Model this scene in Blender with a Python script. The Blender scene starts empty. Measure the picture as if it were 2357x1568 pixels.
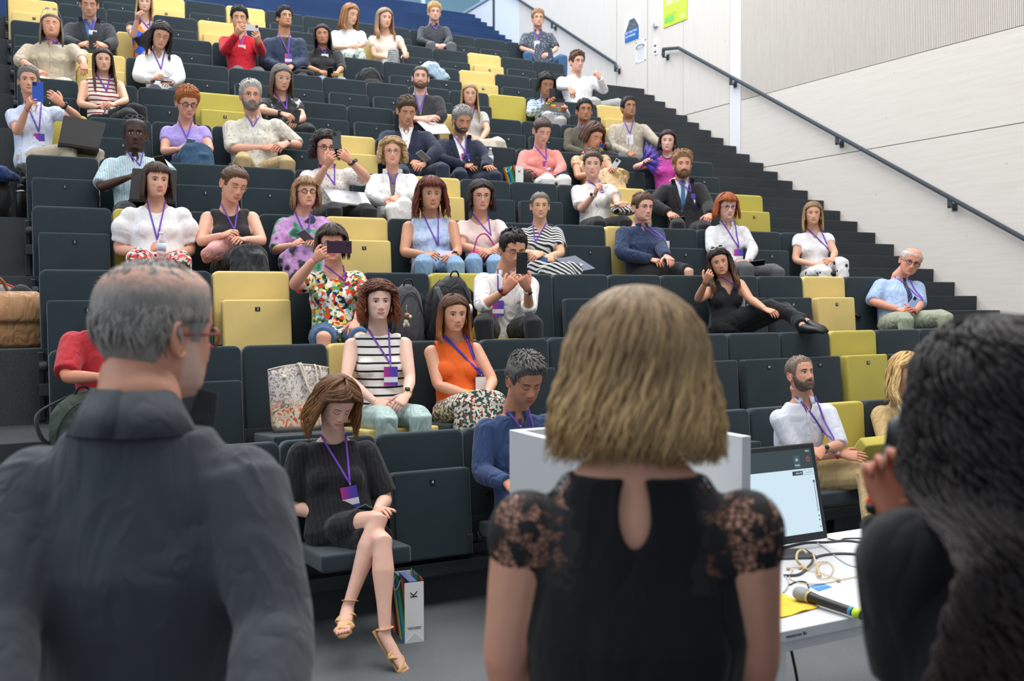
import bpy, bmesh, math, random
import numpy as np
from mathutils import Vector, Matrix
from mathutils.bvhtree import BVHTree
rnd = random.Random(7)
S = bpy.context.scene
COL = S.collection

# ------------------------------------------------------------------ camera
FPX = 2313.0
YAW, PIT, ROL = math.radians(27.588), math.radians(2.351), math.radians(-0.234)
CAM = np.array([-0.305, -5.413, 1.776])
_f = np.array([math.sin(YAW)*math.cos(PIT), math.cos(YAW)*math.cos(PIT), -math.sin(PIT)])
_r0 = np.array([math.cos(YAW), -math.sin(YAW), 0.0])
_u0 = np.cross(_r0, _f)
_c, _s = math.cos(ROL), math.sin(ROL)
# image x = c*X - s*Ydown, image y = s*X + c*Ydown  (Ydown = -up)
_R = _c*_r0 + _s*_u0
_U = -_s*_r0 + _c*_u0
cam = bpy.data.cameras.new('camera'); camo = bpy.data.objects.new('camera', cam); COL.objects.link(camo)
cam.sensor_fit = 'HORIZONTAL'; cam.sensor_width = 36.0; cam.lens = FPX/2357*36.0
cam.clip_start = 0.05; cam.clip_end = 200
m = Matrix(((_R[0], _U[0], -_f[0], CAM[0]), (_R[1], _U[1], -_f[1], CAM[1]), (_R[2], _U[2], -_f[2], CAM[2]), (0, 0, 0, 1)))
camo.matrix_world = m
cam.dof.use_dof = True; cam.dof.focus_distance = 6.0; cam.dof.aperture_fstop = 3.6
S.camera = camo

def ray(u, v):
    d = _R*((u-1178.5)/FPX) - _U*((v-784.0)/FPX) + _f
    return d
def at(u, v, X=None, Y=None, Z=None, d=None):
    r = ray(u, v)
    if X is not None: k = (X-CAM[0])/r[0]
    elif Y is not None: k = (Y-CAM[1])/r[1]
    elif Z is not None: k = (Z-CAM[2])/r[2]
    else: k = d
    return CAM+k*r
def on_plane(u, v, P, n):
    r = ray(u, v); k = np.dot(np.asarray(P)-CAM, n)/np.dot(r, n); return CAM+k*r
def depth(P): return float(np.dot(np.asarray(P)-CAM, _f))

# ------------------------------------------------------------------ world, light, exposure
W = bpy.data.worlds.new('world'); S.world = W; W.use_nodes = True
bg = W.node_tree.nodes['Background']; bg.inputs[0].default_value = (0.80, 0.90, 1.0, 1); bg.inputs[1].default_value = 0.50
def area(name, loc, rot, sx, sy, power, col=(1, 1, 1)):
    l = bpy.data.lights.new(name, 'AREA'); l.shape = 'RECTANGLE'; l.size = sx; l.size_y = sy; l.energy = power; l.color = col
    o = bpy.data.objects.new(name, l); o.location = loc; o.rotation_euler = rot; COL.objects.link(o); return o
area('ceiling_light', (3.5, -2.5, 8.5), (math.radians(8), 0, 0), 9, 4, 640, (1.0, 0.955, 0.90))
area('ceiling_light', (4.0, 5.5, 11.5), (math.radians(12), 0, 0), 10, 7, 1250, (1.0, 0.98, 0.96))
area('skylight', (3.0, 13.5, 13.5), (math.radians(-18), 0, 0), 14, 4, 1500, (0.80, 0.90, 1.0))
area('side_window_light', (-7.0, 0.0, 6.0), (0, math.radians(-68), 0), 8, 9, 330, (0.93, 0.97, 1.0))
S.view_settings.view_transform = 'Standard'; S.view_settings.look = 'None'
S.view_settings.gamma = 1.0; S.view_settings.use_curve_mapping = False; S.view_settings.exposure = 0.0
S.cycles.use_denoising = True
S.cycles.max_bounces = 6; S.cycles.transparent_max_bounces = 8

# ------------------------------------------------------------------ materials
MATS = {}
def lin(c):
    if isinstance(c, str):
        c = tuple(int(c[i:i+2], 16)/255 for i in (0, 2, 4))
    return tuple(((x+0.055)/1.055)**2.4 if x > 0.04045 else x/12.92 for x in c)
def newmat(name):
    m = bpy.data.materials.new(name); m.use_nodes = True; nt = m.node_tree
    return m, nt, nt.nodes['Principled BSDF']
def N(nt, t, **kw):
    n = nt.nodes.new(t)
    for k, v in kw.items():
        if k.startswith('i_'): n.inputs[k[2:].replace('_', ' ')].default_value = v
        else: setattr(n, k, v)
    return n
def tex(nt, scale=(1, 1, 1), rot=(0, 0, 0), kind='Object'):
    tc = N(nt, 'ShaderNodeTexCoord'); mp = N(nt, 'ShaderNodeMapping')
    mp.inputs['Scale'].default_value = scale; mp.inputs['Rotation'].default_value = rot
    nt.links.new(tc.outputs[kind], mp.inputs['Vector']); return mp.outputs[0]
def ramp(nt, src, stops, interp='CONSTANT'):
    r = N(nt, 'ShaderNodeValToRGB'); r.color_ramp.interpolation = interp
    e = r.color_ramp.elements
    while len(e) < len(stops): e.new(0.5)
    for x, (p, c) in zip(e, stops): x.position = p; x.color = (*c, 1)
    nt.links.new(src, r.inputs[0]); return r.outputs[0]
def bump(nt, b, src, strength, dist):
    n = N(nt, 'ShaderNodeBump'); n.inputs['Strength'].default_value = strength; n.inputs['Distance'].default_value = dist
    nt.links.new(src, n.inputs['Height'])
    nt.links.new(n.outputs[0], b.inputs['Normal']); return n
def mat(name, c, rough=0.6, metal=0.0, spec=0.4, alpha=None):
    if name in MATS: return MATS[name]
    m, nt, b = newmat(name); b.inputs['Base Color'].default_value = (*lin(c), 1)
    b.inputs['Roughness'].default_value = rough; b.inputs['Metallic'].default_value = metal
    b.inputs['Specular IOR Level'].default_value = spec
    n = N(nt, 'ShaderNodeTexNoise'); n.inputs['Scale'].default_value = 60
    nt.links.new(tex(nt), n.inputs['Vector']); bump(nt, b, n.outputs[0], 0.05, 0.002)
    MATS[name] = m; return m
def cloth(name, c1, pat=None, c2=None, sc=1.0, rough=0.85, wr=0.55, cols=None):
    """procedural cloth: plain or with a woven / printed pattern, plus wrinkles as relief"""
    if name in MATS: return MATS[name]
    m, nt, b = newmat(name); a = lin(c1); L = nt.links
    b.inputs['Roughness'].default_value = rough; b.inputs['Specular IOR Level'].default_value = 0.2
    b.inputs['Sheen Weight'].default_value = 0.15
    out = None
    if pat in ('h', 'v', 'd', 'fine'):
        bb = lin(c2); wv = N(nt, 'ShaderNodeTexWave', bands_direction={'h': 'Z', 'v': 'X', 'd': 'DIAGONAL', 'fine': 'X'}[pat])
        wv.inputs['Scale'].default_value = sc; wv.inputs['Distortion'].default_value = 0.12; wv.inputs['Detail Scale'].default_value = 0.4
        L.new(tex(nt), wv.inputs['Vector']); th = {'h': 0.72, 'v': 0.6, 'd': 0.5, 'fine': 0.7}[pat]
        if name.startswith('thin'): th = 0.93
        if name == 'white_black_stripes': th = 0.86
        out = ramp(nt, wv.outputs['Fac'], [(0, a), (th, bb)])
    elif pat == 'floral':
        v = N(nt, 'ShaderNodeTexVoronoi'); v.inputs['Scale'].default_value = sc; v.inputs['Randomness'].default_value = 1
        nz = N(nt, 'ShaderNodeTexNoise'); nz.inputs['Scale'].default_value = sc*0.9; nz.inputs['Detail'].default_value = 3
        mx = N(nt, 'ShaderNodeVectorMath', operation='MULTIPLY_ADD'); mx.inputs[1].default_value = (0.9/sc,)*3
        tcv = tex(nt); L.new(tcv, nz.inputs['Vector']); L.new(nz.outputs['Color'], mx.inputs[0]); L.new(tcv, mx.inputs[2])
        L.new(mx.outputs[0], v.inputs['Vector'])
        sep = N(nt, 'ShaderNodeSeparateColor'); L.new(v.outputs['Color'], sep.inputs[0])
        k = len(cols); out = ramp(nt, sep.outputs[0], [(i/k, lin(cc)) for i, cc in enumerate(cols)])
    elif pat == 'dots':
        v = N(nt, 'ShaderNodeTexVoronoi'); v.inputs['Scale'].default_value = sc; v.inputs['Randomness'].default_value = 0.6
        L.new(tex(nt), v.inputs['Vector']); out = ramp(nt, v.outputs['Distance'], [(0, lin(c2)), (0.26, a)])
    elif pat == 'blotch':
        v = N(nt, 'ShaderNodeTexNoise'); v.inputs['Scale'].default_value = sc; v.inputs['Detail'].default_value = 2.5
        L.new(tex(nt), v.inputs['Vector']); k = len(cols)
        out = ramp(nt, v.outputs['Fac'], [(0.30+0.40*i/k, lin(cc)) for i, cc in enumerate(cols)], 'EASE')
    elif pat == 'plaid':
        w1 = N(nt, 'ShaderNodeTexWave', bands_direction='X'); w2 = N(nt, 'ShaderNodeTexWave', bands_direction='Z')
        for w in (w1, w2): w.inputs['Scale'].default_value = sc; L.new(tex(nt), w.inputs['Vector'])
        ad = N(nt, 'ShaderNodeMath', operation='ADD'); L.new(w1.outputs['Fac'], ad.inputs[0]); L.new(w2.outputs['Fac'], ad.inputs[1])
        hf = N(nt, 'ShaderNodeMath', operation='MULTIPLY'); hf.inputs[1].default_value = 0.5; L.new(ad.outputs[0], hf.inputs[0])
        out = ramp(nt, hf.outputs[0], [(0, a), (0.35, lin(c2)), (0.7, lin('c9d2da'))], 'LINEAR')
    nz = N(nt, 'ShaderNodeTexNoise'); nz.inputs['Scale'].default_value = 4.6; nz.inputs['Detail'].default_value = 1.5; nz.inputs['Distortion'].default_value = 0.6
    L.new(tex(nt, (2.4, 2.4, 1.0), (0.3, 0.5, 0)), nz.inputs['Vector'])
    rg = N(nt, 'ShaderNodeMath', operation='PINGPONG'); rg.inputs[1].default_value = 0.14; L.new(nz.outputs['Fac'], rg.inputs[0])
    bump(nt, b, rg.outputs[0], wr*.75, 0.10)
    if out is None:
        mx = N(nt, 'ShaderNodeMix', data_type='RGBA'); n2 = N(nt, 'ShaderNodeTexNoise'); n2.inputs['Scale'].default_value = 300
        L.new(tex(nt), n2.inputs['Vector']); L.new(n2.outputs['Fac'], mx.inputs[0])
        mx.inputs[6].default_value = (*[x*0.88 for x in a], 1); mx.inputs[7].default_value = (*[min(1, x*1.1) for x in a], 1)
        out = mx.outputs[2]
    L.new(out, b.inputs['Base Color']); MATS[name] = m; return m
def attr_mat(name, rough, spec, fib=False, sss=0.0):
    m, nt, b = newmat(name); L = nt.links
    at_ = N(nt, 'ShaderNodeAttribute'); at_.attribute_name = 'Col'
    b.inputs['Roughness'].default_value = rough; b.inputs['Specular IOR Level'].default_value = spec
    nz = N(nt, 'ShaderNodeTexNoise'); nz.inputs['Scale'].default_value = 130 if fib else 45; nz.inputs['Detail'].default_value = 3
    L.new(tex(nt, (1, 1, 0.22) if fib else (1, 1, 1)), nz.inputs['Vector'])
    mr = N(nt, 'ShaderNodeMapRange'); mr.inputs[3].default_value = 0.55 if fib else 0.93; mr.inputs[4].default_value = 1.4 if fib else 1.06
    L.new(nz.outputs['Fac'], mr.inputs[0])
    vm = N(nt, 'ShaderNodeVectorMath', operation='SCALE'); L.new(at_.outputs['Color'], vm.inputs[0]); L.new(mr.outputs[0], vm.inputs['Scale'])
    L.new(vm.outputs[0], b.inputs['Base Color'])
    bump(nt, b, nz.outputs['Fac'], 0.6 if fib else 0.12, 0.004 if fib else 0.0015)
    if sss: b.inputs['Subsurface Weight'].default_value = sss; b.inputs['Subsurface Scale'].default_value = 0.02; b.inputs['Subsurface Radius'].default_value = (1, .35, .2)
    MATS[name] = m; return m
SKIN = attr_mat('skin', 0.5, 0.35); HAIR = attr_mat('hair', 0.55, 0.35, fib=True)

def fabric_seat(name, c, dark=0.8):
    m, nt, b = newmat(name); a = lin(c); L = nt.links
    n = N(nt, 'ShaderNodeTexNoise'); n.inputs['Scale'].default_value = 420; n.inputs['Detail'].default_value = 2
    n2 = N(nt, 'ShaderNodeTexNoise'); n2.inputs['Scale'].default_value = 5
    L.new(tex(nt), n.inputs['Vector']); L.new(tex(nt), n2.inputs['Vector'])
    ad = N(nt, 'ShaderNodeMath', operation='MULTIPLY_ADD'); ad.inputs[1].default_value = 0.5; L.new(n2.outputs[0], ad.inputs[0]); L.new(n.outputs[0], ad.inputs[2])
    L.new(ramp(nt, ad.outputs[0], [(0.45, tuple(x*dark for x in a)), (1.0, tuple(min(1, x*1.15) for x in a))], 'LINEAR'), b.inputs['Base Color'])
    b.inputs['Roughness'].default_value = 0.9; b.inputs['Specular IOR Level'].default_value = 0.15
    b.inputs['Sheen Weight'].default_value = 0.35; b.inputs['Sheen Roughness'].default_value = 0.4
    bump(nt, b, ad.outputs[0], 0.25, 0.004); MATS[name] = m; return m
M_DARK = fabric_seat('seat_fabric_charcoal', '2f3a40')
M_YEL = fabric_seat('seat_fabric_yellow', 'dcc47e', 0.93); M_YEL.node_tree.nodes['Principled BSDF'].inputs['Sheen Weight'].default_value = 0.1
M_LIME = fabric_seat('seat_fabric_lime', 'bdb058', 0.93); M_LIME.node_tree.nodes['Principled BSDF'].inputs['Sheen Weight'].default_value = 0.1
M_METAL = mat('dark_grey_metal', '3a3f43', 0.45, 0.6)
M_STEEL = mat('brushed_steel', 'a9adb0', 0.35, 0.9)
M_BLACK = mat('black_plastic', '141416', 0.45)
M_RAIL = mat('rail_grey_metal', '4d555c', 0.4, 0.3)
M_WHITE = mat('white_laminate', 'cdcfd1', 0.45)
M_PAPER = mat('white_paper', 'eeeeee', 0.7)
M_PURPLE = mat('lanyard_purple', '6d3fb0', 0.6)
M_BLUE = mat('lanyard_blue', '2340c0', 0.6)

def carpet(name, c1, c2):
    m, nt, b = newmat(name); L = nt.links
    n = N(nt, 'ShaderNodeTexNoise'); n.inputs['Scale'].default_value = 260; n.inputs['Detail'].default_value = 3
    n2 = N(nt, 'ShaderNodeTexNoise'); n2.inputs['Scale'].default_value = 1.6
    L.new(tex(nt), n.inputs['Vector']); L.new(tex(nt), n2.inputs['Vector'])
    ad = N(nt, 'ShaderNodeMath', operation='MULTIPLY_ADD'); ad.inputs[1].default_value = 0.25; L.new(n2.outputs[0], ad.inputs[0]); L.new(n.outputs[0], ad.inputs[2])
    L.new(ramp(nt, ad.outputs[0], [(0.4, lin(c1)), (0.85, lin(c2))], 'LINEAR'), b.inputs['Base Color'])
    b.inputs['Roughness'].default_value = 0.95; b.inputs['Specular IOR Level'].default_value = 0.1
    bump(nt, b, n.outputs[0], 0.5, 0.004); MATS[name] = m; return m
M_STEP = carpet('step_carpet', '33373a', '4d5155')
M_FLOOR = carpet('floor_carpet', '4b4e50', '74777a')
M_STEP_SKYLIT = carpet('step_carpet_skylight_tint', '22324e', '3b5480')  # same step carpet, with the skylight's blue cast put into its colour

def wood(name, vert):
    m, nt, b = newmat(name); L = nt.links
    v = tex(nt, (6, 6, 0.35) if vert else (0.35, 0.35, 6))
    n = N(nt, 'ShaderNodeTexNoise'); n.inputs['Scale'].default_value = 5; n.inputs['Detail'].default_value = 5; L.new(v, n.inputs['Vector'])
    base = ramp(nt, n.outputs[0], [(0.2, lin('d2cbc4')), (0.8, lin('dcd7d1'))], 'LINEAR')
    vo = N(nt, 'ShaderNodeTexVoronoi'); vo.inputs['Scale'].default_value = 4.2; L.new(tex(nt, (1, 1, 0.75) if vert else (1, 0.8, 1.1)), vo.inputs['Vector'])
    kn = ramp(nt, vo.outputs['Distance'], [(0.0, (1, 1, 1)), (0.035, (0.9, 0.9, 0.9)), (0.06, (0, 0, 0))], 'LINEAR')
    mx = N(nt, 'ShaderNodeMix', data_type='RGBA'); mu = N(nt, 'ShaderNodeMath', operation='MULTIPLY'); mu.inputs[1].default_value = 0.55
    L.new(kn, mu.inputs[0]); L.new(mu.outputs[0], mx.inputs[0]); L.new(base, mx.inputs[6]); mx.inputs[7].default_value = (*lin('a79f98'), 1)
    L.new(mx.outputs[2], b.inputs['Base Color']); b.inputs['Roughness'].default_value = 0.7; b.inputs['Specular IOR Level'].default_value = 0.25
    MATS[name] = m; return m
M_WOODH = wood('whitewashed_wood_horizontal', False); M_WOODV = wood('whitewashed_wood_vertical', True)

# ------------------------------------------------------------------ mesh helpers
class MB:
    def __init__(s): s.v = []; s.f = []; s.c = []; s.m = []
    def add(s, V, F, col=None, mi=0):
        o = len(s.v); V = [tuple(float(a) for a in p) for p in V]; s.v += V
        s.f += [tuple(i+o for i in q) for q in F]; s.m += [mi]*len(F)
        if col is None: s.c += [(1, 1, 1)]*len(V)
        elif len(col) == len(V) and not isinstance(col[0], (int, float)): s.c += [tuple(c) for c in col]
        else: s.c += [tuple(col)]*len(V)
    def join(s, o): s.add(o.v, o.f, o.c) if o.v else None
def grid_faces(nu, nv, closeu=True, flip=False):
    F = []
    for j in range(nv-1):
        for i in range(nu if closeu else nu-1):
            a, b = j*nu+i, j*nu+(i+1) % nu; q = (a, b, b+nu, a+nu); F.append(q[::-1] if flip else q)
    return F
def nrm(v):
    v = np.asarray(v, float); l = np.linalg.norm(v); return v/l if l > 1e-9 else v
def loft(mb, path, rad, lat=None, n=12, col=None, cap=True, mi=0, sq=1.0):
    P = [np.asarray(p, float) for p in path]; k = len(P); V = []
    prev = None
    for i in range(k):
        t = nrm(P[min(i+1, k-1)]-P[max(i-1, 0)])
        if lat is not None: u = np.asarray(lat, float)
        elif prev is not None: u = prev
        else: u = np.array([1, 0, 0]) if abs(t[0]) < 0.8 else np.array([0, 1, 0])
        u = nrm(u-np.dot(u, t)*t); prev = u; w = np.cross(t, u)
        r = rad[i]; rx, ry = (r, r) if np.isscalar(r) else r[:2]
        off = 0 if np.isscalar(r) or len(r) < 3 else r[2]
        for a in range(n):
            th = 2*math.pi*a/n; c_, s_ = math.cos(th), math.sin(th)
            if sq != 1.0: c_ = math.copysign(abs(c_)**sq, c_); s_ = math.copysign(abs(s_)**sq, s_)
            V.append(P[i]+u*(rx*c_)+w*(ry*s_+off))
    F = grid_faces(n, k)
    if cap: F.append(tuple(range(n))[::-1]); F.append(tuple(range((k-1)*n, k*n)))
    mb.add(V, F, col, mi)
def ball(mb, c, r, col=None, nu=14, nv=9, ax=None):
    r = (r, r, r) if np.isscalar(r) else r; V = []
    A = np.eye(3) if ax is None else np.asarray(ax)
    for j in range(nv):
        ph = math.pi*(j+0.02)/(nv-1+0.04)
        for i in range(nu):
            th = 2*math.pi*i/nu
            d = np.array([r[0]*math.sin(ph)*math.cos(th), r[1]*math.sin(ph)*math.sin(th), r[2]*math.cos(ph)])
            V.append(np.asarray(c)+A@d)
    F = grid_faces(nu, nv, flip=True); F.append(tuple(range(nu))); F.append(tuple(range((nv-1)*nu, nv*nu))[::-1])
    mb.add(V, F, col)
def box(mb, lo, hi, col=None, mi=0, M=None):
    V = [(x, y, z) for z in (lo[2], hi[2]) for y in (lo[1], hi[1]) for x in (lo[0], hi[0])]
    if M is not None: V = [tuple(M @ Vector(p)) for p in V]
    mb.add(V, [(0, 2, 3, 1), (4, 5, 7, 6), (0, 1, 5, 4), (2, 6, 7, 3), (0, 4, 6, 2), (1, 3, 7, 5)], col, mi)
def mesh_from(name, mb, mats, smooth=True, origin=(0, 0, 0)):
    me = bpy.data.meshes.new(name); o = np.asarray(origin, float)
    me.from_pydata([tuple(np.asarray(p)-o) for p in mb.v] if any(o) else mb.v, [], mb.f); me.validate()
    for m in (mats if isinstance(mats, (list, tuple)) else [mats]): me.materials.append(m)
    if len(me.polygons) == len(mb.f):
        me.polygons.foreach_set('material_index', mb.m)
    me.polygons.foreach_set('use_smooth', [smooth]*len(me.polygons))
    if len(mb.c) == len(me.vertices):
        a = me.color_attributes.new('Col', 'FLOAT_COLOR', 'POINT')
        a.data.foreach_set('color', [x for c in mb.c for x in (*c, 1.0)])
    return me
def link(name, me, parent=None, loc=None):
    o = bpy.data.objects.new(name, me); COL.objects.link(o)
    if parent is not None: o.parent = parent
    if loc is not None: o.location = loc
    return o
def bevel(me, w, seg=2):
    bm = bmesh.new(); bm.from_mesh(me)
    bmesh.ops.bevel(bm, geom=bm.edges[:], offset=w, segments=seg, profile=0.7, affect='EDGES', clamp_overlap=True)
    bm.to_mesh(me); bm.free(); me.polygons.foreach_set('use_smooth', [False]*len(me.polygons)); return me
def bbox_mesh(name, lo, hi, m, bv=0.0, seg=2, smooth=None, M=None):
    mb = MB(); box(mb, lo, hi, M=M); me = mesh_from(name, mb, m, smooth=False)
    if bv: bevel(me, bv, seg)
    return me
def thing(name, label, cat, loc=(0, 0, 0), group=None, rz=0):
    o = bpy.data.objects.new(name, None); COL.objects.link(o); o.location = loc; o.rotation_euler = (0, 0, rz)
    o.empty_display_size = 0.1
    o['label'] = label; o['category'] = cat
    if group: o['group'] = group
    return o
def tag(o, label, cat, group=None):
    o['label'] = label; o['category'] = cat
    if group: o['group'] = group
    return o
def tube(mb, pts, r, n=8, col=None, sub=6):
    """smooth tube through points (Catmull-Rom)"""
    P = [np.asarray(p, float) for p in pts]; Q = []
    for i in range(len(P)-1):
        p0, p1, p2, p3 = P[max(i-1, 0)], P[i], P[i+1], P[min(i+2, len(P)-1)]
        for j in range(sub):
            t = j/sub; Q.append(0.5*((2*p1)+(-p0+p2)*t+(2*p0-5*p1+4*p2-p3)*t*t+(-p0+3*p1-3*p2+p3)*t**3))
    Q.append(P[-1]); loft(mb, Q, [r]*len(Q), n=n, col=col)
def text_mesh(body, size, m, extrude=0.0005, align='CENTER'):
    cu = bpy.data.curves.new('lettering', 'FONT'); cu.body = body; cu.size = size; cu.align_x = align; cu.align_y = 'CENTER'; cu.extrude = extrude; cu.resolution_u = 2
    o = bpy.data.objects.new('lettering_tmp', cu); COL.objects.link(o)
    bpy.context.view_layer.update()
    me = bpy.data.meshes.new_from_object(o.evaluated_get(bpy.context.evaluated_depsgraph_get()))
    bpy.data.objects.remove(o); bpy.data.curves.remove(cu)
    me.materials.clear(); me.materials.append(m); return me
def frame_matrix(origin, x, y):
    x = Vector(x).normalized(); z = x.cross(Vector(y)).normalized(); y = z.cross(x)
    return Matrix(((x.x, y.x, z.x, origin[0]), (x.y, y.y, z.y, origin[1]), (x.z, y.z, z.z, origin[2]), (0, 0, 0, 1)))

# ------------------------------------------------------------------ hall geometry
D, R, P = 0.901, 0.4892, 0.55
NR, NS = 11, 14
XW = 9.80
def nose_y(L): return (L-1)*D-0.035          # front edge of platform level L
def struct(name, me): o = link(name, me); o['kind'] = 'structure'; return o
# ---- floor, platforms, stairs
struct('floor', bbox_mesh('floor', (-9, -9, -0.2), (XW, -0.035, 0), M_FLOOR))
for L in range(1, 12):
    y1 = nose_y(L+1) if L < 11 else 10.30
    struct('seating_step', bbox_mesh('seating_step', (-6.0, nose_y(L), -0.2 if L < 3 else L*R-0.9), (7.76, y1+0.02, L*R), M_STEP, 0.008, 2))
for j in range(1, 34):                         # side stair, three risers per row
    z = j*R/3; y = 1.767+0.3003*(j-9) ; y2 = y+0.3003
    if j == 33: y2 = 10.32
    struct('stair_step', bbox_mesh('stair_step', (7.76, y, z-0.45), (XW, y2+0.02, z), M_STEP, 0.008, 2))
ztop = 11*R
for j in range(1, 19):
    z = ztop+j*R/3; y = 10.27+0.3003*j
    struct('stair_step', bbox_mesh('stair_step', (7.9, y, z-0.45), (XW, y+0.33, z), M_STEP_SKYLIT, 0.008, 2))
for n, (L, y) in enumerate(((12, 10.57), (13, 11.47), (14, 12.2), (15, 12.95))):
    struct('seating_step', bbox_mesh('seating_step', (-2.0, y, L*R-0.9), (7.9, y+1.0, L*R), M_STEP_SKYLIT, 0.008, 2))
struct('seating_step', bbox_mesh('seating_step', (-2.0, 13.85, 14*R), (7.9, 17.3, 16*R), M_STEP_SKYLIT, 0.008, 2))
struct('landing', bbox_mesh('landing', (7.9, 15.9, 16*R), (XW, 17.3, ztop+18*R/3), M_STEP_SKYLIT))

# ---- right wall: smooth lower boards, grooved upper panels
wz1, wz2 = 3.685, 4.745
def wallbox(name, y0, y1, z0, z1, m, x0=XW, t=0.2, par=None):
    me = bbox_mesh(name, (x0, y0, z0), (x0+t, y1, z1), m, 0.004, 1)
    return link(name, me, par)
wall = thing('wall_right', 'x', 'x'); del wall['label']; del wall['category']; wall['kind'] = 'structure'
wallbox('wall_board', -9, 17.2, -0.2, wz1-0.004, M_WOODH, par=wall)
for a, b_ in ((-9, -2.0), (-2.0, 6.475), (6.495, 17.2)):
    if a > 6: continue
    wallbox('wall_board', a+0.006, b_, wz1+0.004, wz2-0.006, M_WOODH, par=wall)
wallbox('wall_board', 6.745, 7.9, wz1+0.004, wz2-0.006, M_WOODH, par=wall)
wallbox('wall_pilaster', 6.487, 6.737, wz1+0.004, 10.5, mat('pilaster_white', 'e2e4ea', 0.6), XW-0.0, 0.2, wall)
wallbox('wall_panel', 7.9, 8.88, wz1+0.004, 10.5, M_WOODV, par=wall)
wallbox('wall_panel', 8.90, 9.83, wz1+0.004, 10.5, M_WOODV, par=wall)
wallbox('wall_panel', 9.85, 13.55, wz1+0.004, 10.5, M_WOODV, par=wall)
wallbox('wall_panel', 6.745, 7.89, wz2+0.004, 10.5, M_WOODV, par=wall)
# grooved acoustic panels (vertical battens), coarse at the near end
mb = MB(); box(mb, (XW+0.025, -4, wz2+0.004), (XW+0.2, 6.475, 10.5))
link('wall_panel', mesh_from('wall_panel', mb, M_WOODV, False), wall)
mb = MB(); y = 6.465
while y > -1.2:
    box(mb, (XW-0.0, y-0.013, wz2+0.006), (XW+0.03, y, 10.5)); y -= 0.024
o = link('acoustic_battens', mesh_from('acoustic_battens', mb, M_WOODV, False), wall); o['kind'] = 'stuff'
# raised end of the wall and low parapet at the top
wallbox('wall_post', 13.55, 14.68, -0.2, 10.5, mat('wall_white', 'dfe4ea', 0.6), par=wall)
wallbox('door_edge', 14.68, 14.76, 7.0, 10.5, M_RAIL, XW-0.02, 0.2, wall)
wallbox('wall_parapet', 14.76, 17.2, -0.2, 8.47, mat('wall_white', 'dfe4ea', 0.6), par=wall)
wallbox('parapet_cap', 14.76, 17.2, 8.47, 8.53, mat('cap_grey', '9fb4c4', 0.5), XW-0.03, 0.25, wall)

# ---- back glazing: frames with sky behind
def glassmat():
    m, nt, b = newmat('window_glass'); b.inputs['Base Color'].default_value = (0.75, 0.88, 0.92, 1); b.inputs['Roughness'].default_value = 0.03
    b.inputs['Transmission Weight'].default_value = 1.0; b.inputs['IOR'].default_value = 1.05; return m
M_GLASS = glassmat(); M_FR = mat('window_frame_white', 'd8e2ea', 0.5)
win = thing('window_1', 'x', 'x'); del win['label']; del win['category']; win['kind'] = 'structure'
mb = MB(); box(mb, (-2, 17.35, 7.6), (14, 17.37, 12)); link('window_pane', mesh_from('window_pane', mb, M_GLASS, False), win)
for x in np.arange(-2, 14.1, 1.6):
    link('window_frame', bbox_mesh('window_frame', (x-0.04, 17.3, 7.5), (x+0.04, 17.42, 12), M_FR), win)
for z in (7.55, 8.75, 11.9):
    link('window_frame', bbox_mesh('window_frame', (-2, 17.3, z-0.05), (14, 17.42, z+0.05), M_FR), win)
# far white wall seen through the glazing and the corridor side
struct('wall_back', bbox_mesh('wall_back', (9.2, 21.0, 5.0), (16, 21.2, 12.5), mat('far_wall', 'bcd6e4', 0.7)))

# ---- handrails
def rail(pts, brk, label, group=None):
    t = thing('handrail', label, 'handrail', pts[0]); o = np.asarray(pts[0])
    mb = MB(); k = len(pts)
    loft(mb, [np.asarray(p)-o for p in pts], [(0.02, 0.028)]*k, lat=(1, 0, 0), n=8, sq=0.6)
    link('rail', mesh_from('rail', mb, M_RAIL, False), t)
    for q in brk:
        q = np.asarray(q)-o; mb = MB()
        box(mb, (q[0]-0.008, q[1]-0.03, q[2]-0.12), (q[0]+0.008, q[1]+0.03, q[2]))
        box(mb, (q[0]-0.008, q[1]-0.008, q[2]-0.12), (XW-o[0], q[1]+0.012, q[2]-0.10))
        box(mb, (XW-o[0]-0.01, q[1]-0.035, q[2]-0.15), (XW-o[0], q[1]+0.035, q[2]-0.06))
        link('bracket', mesh_from('bracket', mb, M_RAIL, False), t)
xr = 9.71
def railz(y): return 2.409+(y-1.715)*(5.831-2.409)/(7.903-1.715)
rail([(xr, 8.32, 5.80), (xr, 8.32, 5.90), (xr, 7.90, railz(7.9)), (xr, 0.2, railz(0.2))],
     [(xr, 8.30, 5.88), (xr, 6.60, railz(6.6)), (xr, 4.45, railz(4.45)), (xr, 2.68, railz(2.68)), (xr, 0.9, railz(0.9))],
     'dark grey handrail on the pale wood wall, running down to the right edge')
rail([(xr, 9.70, 5.86), (xr, 9.74, 5.96), (xr, 13.35, 8.02), (xr, 15.2, 9.08)], [(xr, 9.74, 5.94), (xr, 12.0, 7.24)],
     'dark grey handrail on the upper wall, above the man in the patterned shirt')

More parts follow.
